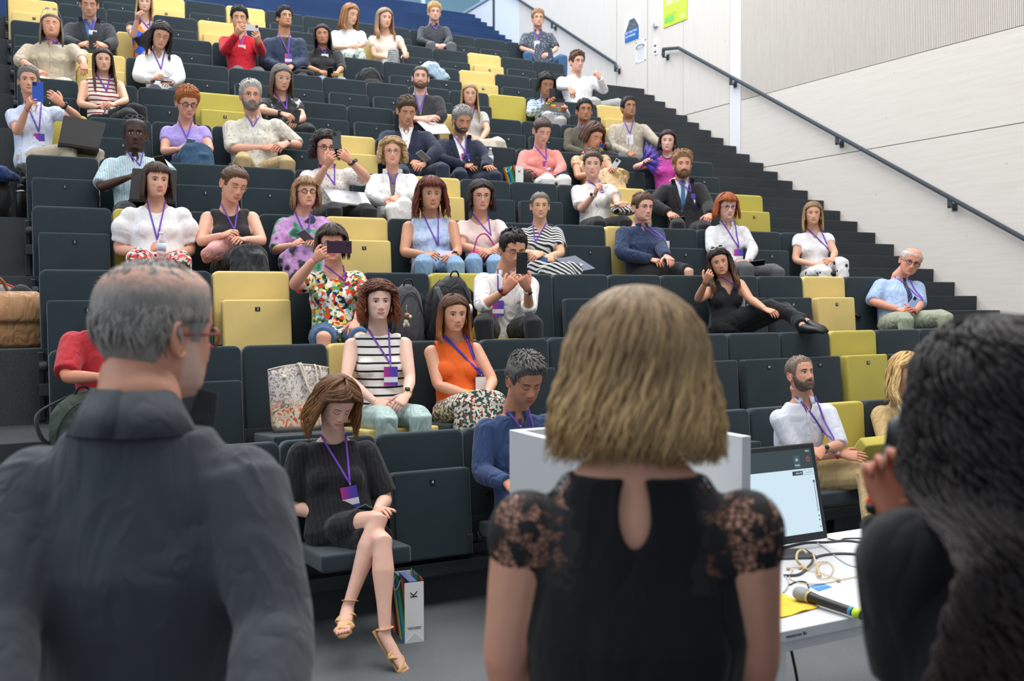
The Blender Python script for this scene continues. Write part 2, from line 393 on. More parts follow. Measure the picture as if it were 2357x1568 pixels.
# ---- posters and wall fittings
def wall_quad(name, y0, y1, z0, z1, m, par=None, x=XW-0.006, t=0.005):
    return link(name, bbox_mesh(name, (x-t, y0, z0), (x, y1, z1), m), par)
def wall_text(body, size, yc, zc, m, par, sx=1.0, rot=0.0, x=XW-0.013):
    me = text_mesh(body, size, m)
    o = link('lettering', me, par)
    o.matrix_local = Matrix.Translation((x, yc, zc)) @ Matrix(((0, 0, -1, 0), (-1, 0, 0, 0), (0, 1, 0, 0), (0, 0, 0, 1))) @ Matrix.Rotation(rot, 4, 'Z') @ Matrix.Diagonal((sx, 1, 1, 1))
    return o
pg = thing('poster', 'lime green poster with white lettering on the wood wall', 'poster', (0, 0, 0))
M_LP = mat('poster_lime', 'c5e04a', 0.5); M_WP = mat('poster_white', 'ffffff', 0.5); M_GP = mat('poster_green', '7ccf5a', 0.5)
wall_quad('poster_sheet', 7.785, 8.42, 6.275, 7.20, M_LP, pg)
wall_text('TRITTST.', 0.155, 8.11, 6.66, M_WP, pg, 0.80, math.radians(0))
wall_text('AUF', 0.155, 8.28, 6.82, M_WP, pg, 0.80)
wall_quad('green_band', 8.12, 8.38, 6.34, 6.43, M_GP, pg, XW-0.012, 0.002)
wall_text('in Verbindung bleiben', 0.035, 8.2, 6.455, M_GP, pg, 1.0)
wall_text('dsaY', 0.07, 7.89, 6.36, M_WP, pg, 0.9)
pb = thing('poster', 'small blue and white poster showing a group photo, left of the lime poster', 'poster', (0, 0, 0))
mbp = MB(); x = XW-0.008
pts = [(9.55, 6.30), (9.135, 6.33), (9.135, 6.55), (9.25, 6.71), (9.40, 6.72), (9.55, 6.45)]
pts = [(9.55, 6.285), (9.135, 6.285), (9.135, 6.50), (9.27, 6.66), (9.42, 6.66), (9.55, 6.46)]
mbp.add([(x, a, b_) for a, b_ in pts]+[(x+0.006, a, b_) for a, b_ in pts], [tuple(range(6)), tuple(range(11, 5, -1))]+[(i, (i+1) % 6+0, (i+1) % 6+6, i+6) for i in range(6)])
m_, nt_, b_s = newmat('poster_photo'); vo = N(nt_, 'ShaderNodeTexVoronoi'); vo.inputs['Scale'].default_value = 22
nt_.links.new(tex(nt_), vo.inputs['Vector'])
nt_.links.new(ramp(nt_, vo.outputs['Distance'], [(0, lin('c9b48f')), (0.25, lin('777c80')), (0.5, lin('4c5866'))], 'LINEAR'), b_s.inputs['Base Color'])
link('photo_print', mesh_from('photo_print', mbp, m_, False), pb)
M_PB = mat('poster_blue', '2a6fb8', 0.5)
wall_quad('blue_band', 9.135, 9.55, 6.285, 6.47, M_PB, pb, XW-0.012, 0.003)
wall_text('BUT ONLY FOR', 0.052, 9.35, 6.435, M_WP, pb, 0.95, x=XW-0.019)
wall_text('DIE WUNDER.', 0.052, 9.37, 6.37, M_WP, pb, 0.95, x=XW-0.019)
wall_quad('poster_sheet', 9.12, 9.565, 6.27, 6.78, M_WP, pb, XW-0.001, 0.003)
t = thing('thermostat', 'white wall device between the two posters', 'sensor', (XW, 8.64, 6.43))
link('case', bbox_mesh('case', (-0.05, -0.06, -0.08), (0, 0.06, 0.08), M_WP, 0.015, 2), t)
link('lens', bbox_mesh('lens', (-0.054, -0.04, -0.07), (-0.048, 0.03, -0.02), mat('device_grey', '9fb0be', 0.4), 0.004), t)
t = thing('light_switch', 'tall white switch plate on the wall near the top of the handrail', 'switch', (XW, 8.64, 6.02))
link('plate', bbox_mesh('plate', (-0.012, -0.045, -0.13), (0, 0.045, 0.13), M_WP, 0.004, 2), t)
for dz in (-0.08, 0.02):
    link('rocker', bbox_mesh('rocker', (-0.02, -0.03, dz-0.014), (-0.011, 0.03, dz+0.014), M_RAIL, 0.003), t)
t = thing('recessed_door_pull', 'white recessed door pull box in the wood wall, left of the switch plate', 'door handle', (XW, 9.08, 6.07))
for a in (((-0.006, -0.14, -0.21), (0.0, -0.12, 0.15)), ((-0.006, 0.12, -0.21), (0.0, 0.14, 0.15)), ((-0.006, -0.14, 0.12), (0.0, 0.14, 0.15)), ((-0.006, -0.14, -0.21), (0.0, 0.14, -0.19))):
    link('rim', bbox_mesh('rim', *a, M_WP), t)
link('back_plate', bbox_mesh('back_plate', (-0.004, -0.12, -0.19), (-0.001, 0.12, 0.12), mat('pull_grey', 'd4d8dc', 0.5)), t)
mb = MB(); tube(mb, [(-0.01, 0.12, 0.03), (-0.04, 0.06, 0.06), (-0.04, -0.06, 0.07), (-0.01, -0.12, 0.05)], 0.008); link('grip', mesh_from('grip', mb, M_RAIL), t)

# ------------------------------------------------------------------ seats
def rounded(name, w, h, t, r, m, bv=0.018):
    """cushion standing in the XZ plane, origin at its bottom centre, rounded upper corners"""
    pts = [(-w/2, 0)]
    for i in range(5): a = math.pi-math.pi/2*i/4; pts.append((-w/2+r+r*math.cos(a), h-r+r*math.sin(a)))
    for i in range(5): a = math.pi/2-math.pi/2*i/4; pts.append((w/2-r+r*math.cos(a), h-r+r*math.sin(a)))
    pts.append((w/2, 0)); k = len(pts); mb = MB()
    mb.add([(x, -t/2, z) for x, z in pts]+[(x, t/2, z) for x, z in pts],
           [tuple(range(k)), tuple(range(2*k-1, k-1, -1))]+[(i, i+k, (i+1) % k+k, (i+1) % k) for i in range(k)])
    me = mesh_from(name, mb, m, False)
    bm = bmesh.new(); bm.from_mesh(me)
    bmesh.ops.recalc_face_normals(bm, faces=bm.faces[:])
    big = [f for f in bm.faces if len(f.verts) > 4]; ed = {e for f in big for e in f.edges}
    bmesh.ops.bevel(bm, geom=list(ed), offset=bv, segments=3, profile=0.6, affect='EDGES', clamp_overlap=True)
    bm.to_mesh(me); bm.free(); me.polygons.foreach_set('use_smooth', [True]*len(me.polygons))
    me.set_sharp_from_angle(angle=math.radians(50))
    return me
SEATM = {}
for key, m_ in (('d', M_DARK), ('y', M_YEL), ('l', M_LIME)):
    SEATM[key] = (rounded('backrest', 0.542, 0.66, 0.085, 0.045, m_, 0.02), rounded('seat_pan', 0.475, 0.50, 0.085, 0.022, m_, 0.014))
mbp = MB(); box(mbp, (-0.017, -0.004, -0.014), (0.017, 0.0, 0.014)); PLATE = mesh_from('number_plate', mbp, M_BLACK, False)
M_DIG = mat('number_white', 'e8eef0', 0.5)
DIG = {n: text_mesh(str(n), 0.026, M_DIG) for n in range(1, 15)}
mbp = MB(); box(mbp, (-0.014, -0.006, -0.075), (0.014, 0.004, 0.035)); BRK = bevel(mesh_from('hinge_plate', mbp, M_METAL, False), 0.005, 1)
mbp = MB(); loft(mbp, [(-0.035, 0, 0), (0.035, 0, 0)], [0.035, 0.035], n=14); HUB = mesh_from('hinge_hub', mbp, M_METAL, True)
mbp = MB(); box(mbp, (-0.02, -0.03, -0.42), (0.02, 0.03, 0.03)); POST = bevel(mesh_from('side_post', mbp, M_METAL, False), 0.006, 1)
YEL = {(0, 9): 'l', (1, 3): 'y', (1, 11): 'l', (2, 2): 'y', (2, 5): 'l', (2, 12): 'y', (3, 1): 'l', (3, 4): 'y', (3, 9): 'y', (4, 6): 'y', (4, 10): 'y', (4, 13): 'l',
       (5, 0): 'l', (5, 5): 'y', (6, 3): 'l', (6, 8): 'y', (6, 12): 'y', (7, 1): 'y', (7, 10): 'l', (7, 13): 'y', (8, 2): 'y', (8, 6): 'l', (8, 10): 'y', (9, 0): 'y',
       (9, 4): 'y', (9, 8): 'y', (9, 11): 'y', (10, 3): 'y', (10, 5): 'y'}
OCC = {(0, 2), (0, 4), (0, 8), (0, 10), (1, 0), (1, 3), (1, 4), (2, 3), (2, 6), (2, 9), (2, 13), (3, 1), (3, 2), (3, 3), (3, 5), (3, 6), (3, 7), (3, 9), (3, 11), (3, 13),
       (4, 1), (4, 4), (4, 5), (4, 9), (4, 11), (5, 0), (5, 2), (5, 3), (5, 6), (5, 7), (5, 9), (5, 10), (5, 12), (6, 1), (6, 4), (6, 7), (6, 8), (6, 11), (6, 12), (7, 0), (7, 2),
       (7, 11), (8, 1), (8, 2), (8, 4), (8, 5), (8, 6), (8, 12), (9, 7), (9, 8), (10, 10), (10, 13)}
LOW = {(1, 2), (2, 4), (2, 5), (5, 8), (7, 10), (8, 7)}
ORD = ['first', 'second', 'third', 'fourth', 'fifth', 'sixth', 'seventh', 'eighth', 'ninth', 'tenth', 'eleventh', 'twelfth', 'thirteenth', 'fourteenth']
for r in range(NR):
    # the continuous beam and its feet under one row
    t = thing('seat_beam', 'dark metal beam carrying the seats of the %s row from the front' % ORD[r], 'beam', (0, r*D, r*R), 'beams under the seat rows')
    link('beam', bbox_mesh('beam', (-0.02, -0.16, 0.19), (NS*P+0.02, -0.06, 0.27), M_METAL, 0.008, 2), t)
    for i in range(0, NS+1, 3):
        link('foot', bbox_mesh('foot', (i*P+0.1, -0.15, 0.0), (i*P+0.17, -0.07, 0.2), M_METAL, 0.006, 1), t)
    for k in range(NS):
        c = YEL.get((r, k), 'd'); occ = (r, k) in OCC; low = occ or (r, k) in LOW
        cn = {'d': 'charcoal', 'y': 'pale yellow', 'l': 'lime yellow'}[c]
        st = 'in use' if occ else ('folded down' if low else 'tipped up')
        lb = '%s seat %s, %s from the left aisle, %s row from the front' % (cn, st, ORD[k], ORD[r])
        s_ = thing('folding_seat', lb, 'seat', ((k+0.5)*P, r*D, r*R), 'upholstered folding seats in rows')
        bk = link('backrest', SEATM[c][0], s_, (0, 0.0, 0.345)); bk.rotation_euler = (math.radians(-4), 0, 0)
        tilt = math.radians(35) if (r, k) == (0, 9) else 0
        if low:
            pn = link('seat_pan', SEATM[c][1], s_, (0, -0.12, 0.43)); pn.rotation_euler = (math.radians(86), 0, 0)
        elif tilt:
            pn = link('seat_pan', SEATM[c][1], s_, (0, -0.16, 0.40)); pn.rotation_euler = (math.radians(38), 0, 0)
        else:
            pn = link('seat_pan', SEATM[c][1], s_, (0, -0.155, 0.302)); pn.rotation_euler = (math.radians(-5), 0, 0)
        if not low:
            pl = link('number_plate', PLATE, pn, (0, -0.0425, 0.432)); link('digits', DIG[k+1], pl, (0, -0.0045, 0)).rotation_euler = (math.radians(90), 0, 0)
            for sx in (-1, 1):
                link('hinge_plate', BRK, pn, (sx*0.215, -0.043, 0.08))
        for sx in (-1, 1):
            link('hinge_hub', HUB, s_, (sx*0.255, -0.12, 0.38))
        if k in (0,): link('side_post', POST, s_, (-0.275, -0.02, 0.44))
        if k == 13: link('side_post', POST, s_, (0.275, -0.02, 0.44))
# ------------------------------------------------------------------ people
def sm(x): x = np.clip(x, 0, 1); return x*x*(3-2*x)
def herm(x, xs, ys):
    xs = np.asarray(xs, float); ys = np.asarray(ys, float); m_ = np.gradient(ys, xs)
    i = np.clip(np.searchsorted(xs, x)-1, 0, len(xs)-2); h = xs[i+1]-xs[i]; t = np.clip((x-xs[i])/h, 0, 1)
    return (2*t**3-3*t**2+1)*ys[i]+(t**3-2*t**2+t)*h*m_[i]+(-2*t**3+3*t**2)*ys[i+1]+(t**3-t**2)*h*m_[i+1]
H0 = 0.115
ZK = [-1, -.94, -.82, -.62, -.4, -.15, .1, .35, .6, .8, .93, 1]
XK = [0, .028, .047, .060, .067, .0715, .075, .077, .0725, .058, .037, 0]
FK = [0, .066, .083, .089, .0905, .091, .093, .095, .090, .074, .048, 0]
BK = [0, .012, .028, .050, .074, .092, .101, .102, .095, .077, .049, 0]
def wob(Pn, f, seed, n=5):
    r = np.random.RandomState(seed); o = np.zeros(len(Pn))
    for i in range(n):
        k = r.normal(size=3)*f; o += np.sin(Pn@k+r.uniform(0, 6.28))
    return o/n
class Head:
    """analytic head in local metres: -y is the face, z up, x to the viewer's right"""
    def __init__(s, q, fem, seed, wid=1.0, jaw=1.0):
        r = np.random.RandomState(seed); s.q = q; s.fem = fem; s.seed = seed
        s.jaw = jaw*(0.965 if fem else 1.05)*r.uniform(.96, 1.04); s.wid = wid*r.uniform(1.01, 1.06); s.nose = r.uniform(.85, 1.15)*(0.92 if fem else 1.08)
        s.nw = r.uniform(.9, 1.12)
    def prof(s, sz):
        X = herm(sz, ZK, XK)*s.wid; X = X*(1+(s.jaw-1)*sm(-sz)); return np.maximum(X, 0), np.maximum(herm(sz, ZK, FK), 0), np.maximum(herm(sz, ZK, BK), 0)
    def feat(s, x, z):
        ax = np.abs(x); f = 0
        nh = np.interp(z, [-.064, -.054, -.047, -.040, -.015, .008, .03], [0, .002, .013, .0215, .0125, .005, .0])*s.nose
        sg = np.interp(z, [-.06, -.04, .0, .03], [.013, .0125, .009, .012])*s.nw
        f = f+nh*np.exp(-(x/sg)**2)
        f = f+.0065*np.exp(-((ax-.0135)/.0062)**2-((z+.043)/.007)**2)
        f = f-.0085*np.exp(-((ax-.031)/.016)**2-((z-.002)/.012)**2)
        f = f+.0035*np.exp(-((ax-.031)/.010)**2-((z+.002)/.008)**2)
        f = f+(.0035 if s.fem else .0055)*np.exp(-((z-.023)/.008)**2-((ax-.026)/.022)**2)
        f = f+.0045*np.exp(-((ax-.046)/.017)**2-((z+.026)/.016)**2)
        f = f+.0045*np.exp(-(x/.022)**2-((z+.070)/.012)**2)
        f = f-.0025*np.exp(-(x/.02)**2-((z+.0835)/.005)**2)
        f = f+.0055*np.exp(-(x/.017)**2-((z+.099)/.010)**2)
        f = f-.0020*np.exp(-((ax-.034)/.006)**2-((z+.058)/.018)**2)
        return f
    def front(s, x, z):
        sz = np.clip(np.asarray(z)/H0, -.995, .995); X, F, B = s.prof(sz)
        c = np.sqrt(np.clip(1-(x/np.maximum(X, 1e-4))**2, 0, 1)); return -(F*c**.92+s.feat(x, z)*sm(c*1.4))
    def surf(s, th, sz):
        X, F, B = s.prof(sz); c = np.cos(th); sn = np.sin(th); x = X*np.sign(sn)*np.abs(sn)**.94; z = sz*H0
        y = np.where(c > 0, -F*np.abs(c)**.92-s.feat(x, z)*sm(c*1.4), B*np.abs(c))
        return np.stack([x, y+0.0, z], -1)
    def grid(s):
        nu, nv = s.q
        t = np.arange(nu)/nu*2*math.pi; t = t-0.42*np.sin(t)              # denser at the face
        v = np.linspace(0, 1, nv); sz = -np.cos(math.pi*v); sz = sz*.9985
        return np.meshgrid(t, sz)
def hairline(th, ex):
    a = np.abs((th+math.pi) % (2*math.pi)-math.pi)
    return np.interp(a, [0, .45, .8, 1.02, 1.18, 1.34, 1.5, 1.8, 2.1, 3.15], [.066+ex, .064+ex, .054+ex*1.3, .03+ex*.6, -.005, -.012, .030, .0, -.045, -.062])
def add_grid(mb, Pn, nu, nv, col, mask=None):
    o = len(mb.v); V = Pn.reshape(-1, 3); F = grid_faces(nu, nv, flip=False)
    if mask is not None: mk = mask.reshape(-1); F = [f for f in F if mk[list(f)].any()]
    else: F.append(tuple(range(nu))[::-1]); F.append(tuple(range((nv-1)*nu, nv*nu)))
    mb.add(V, F, [tuple(c) for c in col.reshape(-1, 3)])
def patch(mb, H, fx, off, colf, na=13, nb=7):
    a, b = np.meshgrid(np.linspace(-1, 1, na), np.linspace(-1, 1, nb)); x, z = fx(a, b)
    y = H.front(x, z)-off(a, b); V = np.stack([x, y, z], -1).reshape(-1, 3)
    mb.add(V, grid_faces(na, nb, False), [tuple(c) for c in colf(a, b, x, z).reshape(-1, 3)])
def make_head(sp, rs):
    ppm = sp['ppm']; fem = sp.get('fem', 0); q = (88, 60) if ppm > 330 else ((64, 46) if ppm > 230 else (52, 36))
    H = Head(q, fem, rs, sp.get('wid', 1.0), sp.get('jaw', 1.0)); TH, SZ = H.grid(); Pn = H.surf(TH, SZ)
    sk = np.array(lin(sp.get('skin', 'e0b096'))); nv, nu = TH.shape
    C = np.ones(Pn.shape)*sk; x, y, z = Pn[..., 0], Pn[..., 1], Pn[..., 2]; ax = np.abs(x); fr = (y < -.02)
    red = .5*np.exp(-((ax-.042)/.02)**2-((z+.025)/.018)**2)*fr+.6*np.exp(-(x/.013)**2-((z+.038)/.012)**2)*fr
    C = C*(1-red[..., None]*np.array([.04, .26, .26]))
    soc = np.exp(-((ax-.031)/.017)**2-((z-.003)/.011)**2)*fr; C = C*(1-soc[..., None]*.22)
    hc = np.array(lin(sp['hair'][1]))
    bd = sp.get('beard')
    if bd is not None:
        bc = np.array(lin(bd[0])); a = np.abs((TH+math.pi) % (2*math.pi)-math.pi)
        zt = np.interp(a, [0, .35, .6, 1.0, 1.25, 1.45], [-.05, -.048, -.062, -.045, -.008, -.008])
        mk = sm((zt-z)/.012+.3)*(a < 1.5)*(1-np.exp(-(x/.024)**4-((z+.069)/.009)**4))
        C = C*(1-mk[..., None]*bd[1])+bc*mk[..., None]*bd[1]
    if sp['hair'][0] in ('buzz', 'bald'):
        hl = hairline(TH, sp.get('hl', 0)); mk = sm((z-hl)/.012)*(.55 if sp['hair'][0] == 'buzz' else .0); C = C*(1-mk[..., None])+hc*mk[..., None]
    mb = MB(); add_grid(mb, Pn, nu, nv, C)
    # ears
    for sx in (-1, 1):
        e = MB(); c0 = np.array([sx*.0765*H.wid, .012, -.008]); ax3 = Matrix.Rotation(sx*-.35, 3, 'Z') @ Matrix.Rotation(-.18, 3, 'X')
        for k, (rx, ry, rz, dx) in enumerate(((.006, .017, .030, 0), (.004, .012, .012, -sx*.002))):
            ball(e, c0+np.array([dx, 0, -.014*k]), (rx, ry, rz), tuple(sk*np.array([1.0, .88, .85])), 12, 9, np.array(ax3))
        t_ = np.linspace(-2.3, 1.9, 9); R3 = np.array(ax3)
        loft(e, [c0+R3@np.array([sx*.006, .0155*math.cos(a)*1.0, .029*math.sin(a)]) for a in t_], [.0035]*9, n=6, col=tuple(sk))
        mb.join(e)
    # eyes
    down = sp.get('pt', 0) > 12 or sp.get('closed', 0); eyec = np.array(lin(sp.get('eye', '4a3222'))); wht = np.array([.62, .58, .56]); dk = np.array([.02, .015, .012])
    na, nb = (17, 9) if ppm > 230 else (11, 6)
    gx = sp.get('gaze', 0.0)
    for sx in (-1, 1):
        cx = sx*.0305; hw = .0155; ze = .000
        if down:
            patch(mb, H, lambda a, b: (cx+a*hw, ze-.003+b*.0045*np.sqrt(np.clip(1-a*a, 0, 1))-.001), lambda a, b: .0016+.0022*(1-a*a)*(1-b*b), lambda a, b, x, z: np.ones(x.shape+(3,))*sk*np.array([.86, .78, .76]), na, nb)
            patch(mb, H, lambda a, b: (cx+a*hw*1.04, ze-.0085*(1-a*a)-.001+b*.0011), lambda a, b: .003+0*a, lambda a, b, x, z: np.ones(x.shape+(3,))*dk, na, 3)
        else:
            def ec(a, b, x, z):
                d = np.sqrt((x-cx-gx*.004)**2+(z-ze-.0005)**2); c = np.ones(x.shape+(3,))*wht
                c = np.where((d < .0066)[..., None], eyec, c); c = np.where((d < .0028)[..., None], dk, c); return c
            patch(mb, H, lambda a, b: (cx+a*hw, ze+np.where(b > 0, b*.0058, b*.0042)*np.clip(1-a*a, 0, 1)**.6-.0008*a*sx), lambda a, b: .0024+.0028*(1-a*a)*(1-b*b), ec, na, nb)
            patch(mb, H, lambda a, b: (cx+a*hw*1.05, ze+.0055*np.clip(1-a*a, 0, 1)**.6+b*.0011-.0008*a*sx), lambda a, b: .0045*(1-.5*a*a)+0*b, lambda a, b, x, z: np.ones(x.shape+(3,))*dk*(1.2 if fem else 2.5), na, 3)
            patch(mb, H, lambda a, b: (cx+a*hw*1.0, ze+.0090*np.clip(1-a*a*.8, 0, 1)**.6+b*.0016), lambda a, b: .0036*(1-.6*a*a)*(1-b*b*.5), lambda a, b, x, z: np.ones(x.shape+(3,))*sk*np.array([.74, .62, .6]), na, 3)
        bth = .0024 if fem else .0034; bc = (hc*.55 if sp['hair'][0] != 'bald' else hc*.8) if sp.get('brow') is None else np.array(lin(sp['brow']))
        patch(mb, H, lambda a, b: (cx+sx*.001+a*.0175, .0165+.0052*(1-(a*sx-.15)**2)-.0015*(a*sx)+b*bth*(1-.55*np.clip(a*sx, 0, 1))), lambda a, b: .0016+0*a, lambda a, b, x, z: np.ones(x.shape+(3,))*(bc*.8+sk*.12), 9, 3)
    # mouth
    smile = sp.get('smile', .3); lip = sk*np.array([.82, .42, .42]) if not fem else sk*np.array([.85, .36, .38]); mw = .0235+.003*smile
    zc = lambda a: -.0685+smile*.0045*a*a
    patch(mb, H, lambda a, b: (a*mw, zc(a)+(b+1)*.5*(.0052 if fem else .0040)*np.sqrt(np.clip(1-a*a, 0, 1))*(1-.25*np.exp(-(a/.16)**2))), lambda a, b: .0012+.0018*(1-a*a)*(1-b)*.5+.0006, lambda a, b, x, z: np.ones(x.shape+(3,))*lip, 13, 4)
    patch(mb, H, lambda a, b: (a*mw*.94, zc(a)-(b+1)*.5*(.0072 if fem else .0062)*np.sqrt(np.clip(1-a*a, 0, 1))), lambda a, b: .0014+.0030*(1-a*a)*(1-b*b), lambda a, b, x, z: np.ones(x.shape+(3,))*lip*1.1, 13, 5)
    patch(mb, H, lambda a, b: (a*mw*1.04, zc(a)+b*.0008), lambda a, b: .0036*(1-.5*a*a), lambda a, b, x, z: np.ones(x.shape+(3,))*sk*.12, 13, 3)
    if bd is not None and bd[2] > 0:
        a = np.abs((TH+math.pi) % (2*math.pi)-math.pi); w_ = mk*bd[2]*(1+.5*wob(Pn.reshape(-1, 3), 260, rs).reshape(TH.shape))
        nn = Pn/np.linalg.norm(Pn+1e-6, axis=-1, keepdims=True); add_grid(mb, Pn+nn*w_[..., None]-nn*.001, nu, nv, np.ones(Pn.shape)*bc*(1+.3*wob(Pn.reshape(-1, 3), 300, rs+1).reshape(TH.shape))[..., None], mk > .4)
    return H, mb
def lock(mb, pts, w, t, col, nrmf=None):
    k = len(pts); P = np.array(pts); n = 5; cen = np.array([0, .01, 0.0]); V = []
    T = np.gradient(P, axis=0); T /= np.linalg.norm(T, axis=1, keepdims=True)+1e-9
    O = P-cen; O[:, 2] *= .3; O -= (O*T).sum(1, keepdims=True)*T; O /= np.linalg.norm(O, axis=1, keepdims=True)+1e-9
    U = np.cross(T, O); s = np.linspace(0, 1, k); ww = w*np.clip(np.minimum((s*5+.35), (1-s)*2.6+.10), 0, 1)
    for a in range(n):
        th = 2*math.pi*a/n; V.append(P+U*(math.cos(th)*ww)[:, None]+O*(math.sin(th)*t*ww/w)[:, None])
    V = np.stack(V, 1).reshape(-1, 3); F = grid_faces(n, k); F.append(tuple(range(n))[::-1]); F.append(tuple(range((k-1)*n, k*n)))
    mb.add(V, F, col)
def make_hair(sp, H, rs):
    """cap shell grown from the head surface plus individual locks"""
    style, hexc = sp['hair'][:2]; o = dict(vol=.012, len=.0, locks=None, curl=0, bangs=0, part=.0, front=1, w=None, ex=0.0)
    if len(sp['hair']) > 2: o.update(sp['hair'][2])
    if style == 'bald': return None
    near = 2 if sp['ppm'] > 330 else (1 if sp['ppm'] > 215 else 0)
    if o['w'] is None: o['w'] = ((.0085, .0065, .0048) if style == 'short' else (.0105, .0075, .0052))[near]
    if o['locks'] is None: o['locks'] = ((90, 170, 300) if style == 'short' else (140, 260, 480))[near]
    if style == 'long': o['len'] += .075
    if style in ('bob', 'curly'): o['len'] += .055
    r = random.Random(rs*13+5); mb = MB(); hc = np.array(lin(hexc)); tip = np.array(lin(o['tip'])) if 'tip' in o else hc*1.12
    if style == 'buzz': o['vol'] = .002
    TH, SZ = H.grid(); Pn = H.surf(TH, SZ); nv, nu = TH.shape; z = Pn[..., 2]; a = np.abs((TH+math.pi) % (2*math.pi)-math.pi)
    hl = hairline(TH, o['ex'])
    if style in ('long', 'bob', 'curly'):
        hl = np.interp(a, [0, .5, .8, 1.0, 1.15, 1.35, 1.7, 3.15], [.068, .064, .057, .046, .028, -.02, -.08, -.10])
    bald = o.get('crown', 0)
    mk = sm((z-hl)/.010+.25)
    if bald: mk = mk*(1-sm((z-(.070 if bald == 1 else .062))/.03+.2))
    nn = Pn/np.linalg.norm(Pn+1e-6, axis=-1, keepdims=True)
    top = (.55+.75*sm((z+.02)/.11))*(1.0 if style in ('short', 'buzz') else .6)
    thk = (o['vol']*top*sm((z-hl)/.028+.1)*(1+.20*wob(Pn.reshape(-1, 3)*np.array([1, 1, .3]), 150, rs).reshape(TH.shape)))*mk+.0012
    cc = np.ones(Pn.shape)*hc*(1+.22*wob(Pn.reshape(-1, 3)*np.array([1, 1, .2]), 220, rs+3).reshape(TH.shape))[..., None]
    if o.get('grey'): g = np.array(lin(o['grey'])); t_ = sm(-(z-.02)/.06)[..., None]*(a > .8)[..., None]; cc = cc*(1-t_)+g*t_
    if o.get('thin'):
        t_ = (sm((z-.058)/.035)*o['thin'])[..., None]; cc = cc*(1-t_)+np.array(lin(sp.get('skin', 'e0b096')))*t_
    if style != 'locksonly': add_grid(mb, Pn+nn*thk[..., None], nu, nv, np.clip(cc, 0, 1), mk > .35)
    n = o['locks']; L = o['len']; vol = o['vol']
    if style in ('short', 'buzz'):
        if style == 'buzz': return mb
        for i in range(n):
            az = r.uniform(-math.pi, math.pi); p0 = r.uniform(.05, 1.6) if sp.get('stand') else r.uniform(.05, 1.25); L_ = r.uniform(.30, .6); part = o['part']
            dirz = 1.0; pts = []; q0 = abs((az+math.pi) % (2*math.pi)-math.pi)
            lim = 1.02 if q0 < .6 else (1.15 if q0 < 1.1 else (1.5 if q0 < 1.6 else 2.15))
            if o.get('thin') and p0 < .75 and r.random() < .7: continue
            p0 = min(p0, max(.05, lim-.35)+r.uniform(-.1, 0))
            if bald and p0 < 1.0: p0 = r.uniform(.55, 1.2) if bald == 1 else r.uniform(1.0, 1.2)
            for j in range(6):
                s_ = j/5; pol = p0+L_*s_
                pol = min(pol, lim-.02*(1-s_)) if pol < lim else lim+.02*s_; az2 = az+(part*.5+.25*math.sin(i))*s_; lift = vol*(1.0+.9*math.sin(s_*3.14)*r.uniform(.3, 1)) * (1.3 if pol < .9 else .6)+.003
                pts.append(hsurf(H, az2, pol, lift))
            c = hc*r.uniform(.65, 1.45); lock(mb, pts, o['w'], o['w']*.45, tuple(np.clip(c, 0, 1)))
        return mb
    if style == 'tied':
        o['tied'] = 1
        for i in range(40):
            b0 = hsurf(H, math.pi, 1.0, .012)+np.array([r.uniform(-.02, .02), r.uniform(-.005, .015), r.uniform(-.015, .02)]); k_ = r.uniform(-.022, .022)
            lock(mb, [b0+np.array([k_*j/6*1.5, .012*math.sin(j*.6), .03-(.028*j if o.get('pony', 1) else .010*j)]) for j in range(7)], .007, .004, tuple(np.clip(hc*r.uniform(.7, 1.3), 0, 1)))
    curl = o['curl']; fo = o.get('face', 1.16)
    for i in range(n):
        az0 = r.uniform(-math.pi, math.pi); ba = o['bangs'] and abs(az0) < .8
        sgn = 1 if az0 > o['part'] else -1; q0 = abs(az0); w = o['w']*r.uniform(.7, 1.3); pts = []; m_ = 16 if curl else 11
        if o.get('tied'):                              # drawn back to a knot behind the head
            for j in range(8):
                s_ = j/7; azz = az0*(1-s_)+(math.pi if az0 > 0 else -math.pi)*s_ if abs(az0) > .3 else az0+(math.copysign(math.pi, az0 or 1)-az0)*s_**1.5
                p0 = 1.0 if abs(az0) < 1 else 1.35; pol = p0*(1-s_)+.95*s_-(.75*math.sin(s_*math.pi) if abs(az0) < 1 else .1*math.sin(s_*math.pi)); pts.append(hsurf(H, azz, pol, vol*.9+.005))
            lock(mb, pts, w*.75, .003, tuple(np.clip(hc*r.uniform(.7, 1.35), 0, 1))); continue
        endp = 1.30 if ba else 1.62; azf = fo+r.uniform(0, .28) if q0 < fo else q0
        if ba: azf = q0
        tgt = math.copysign(azf, az0 if abs(az0) > .05 else sgn)
        if not ba and q0 < fo: tgt = sgn*azf
        down = 0 if ba else max(0.0, L*r.uniform(.82, 1.05)-.0)
        ph = r.uniform(0, 6.28); rad = vol*r.uniform(.75, 1.35); nz = 6 if ba else 7
        st = o['part']*.9+r.uniform(-.1, .1) if q0 < fo and not ba else az0
        ps = r.uniform(.04, .86) if (q0 < fo and not ba) else .06
        for j in range(nz):
            s_ = j/(nz-1); pol = ps+(endp-ps)*s_; t_ = sm(min(1, s_*1.35+.02)) if q0 < fo else 1
            azz = (st*(1-t_)+tgt*t_) if not ba else az0*(.6+.4*s_)
            if q0 >= fo: azz = az0
            pts.append(hsurf(H, azz, pol, rad*(1.0+.25*s_)+.003*(1-s_)+.001))
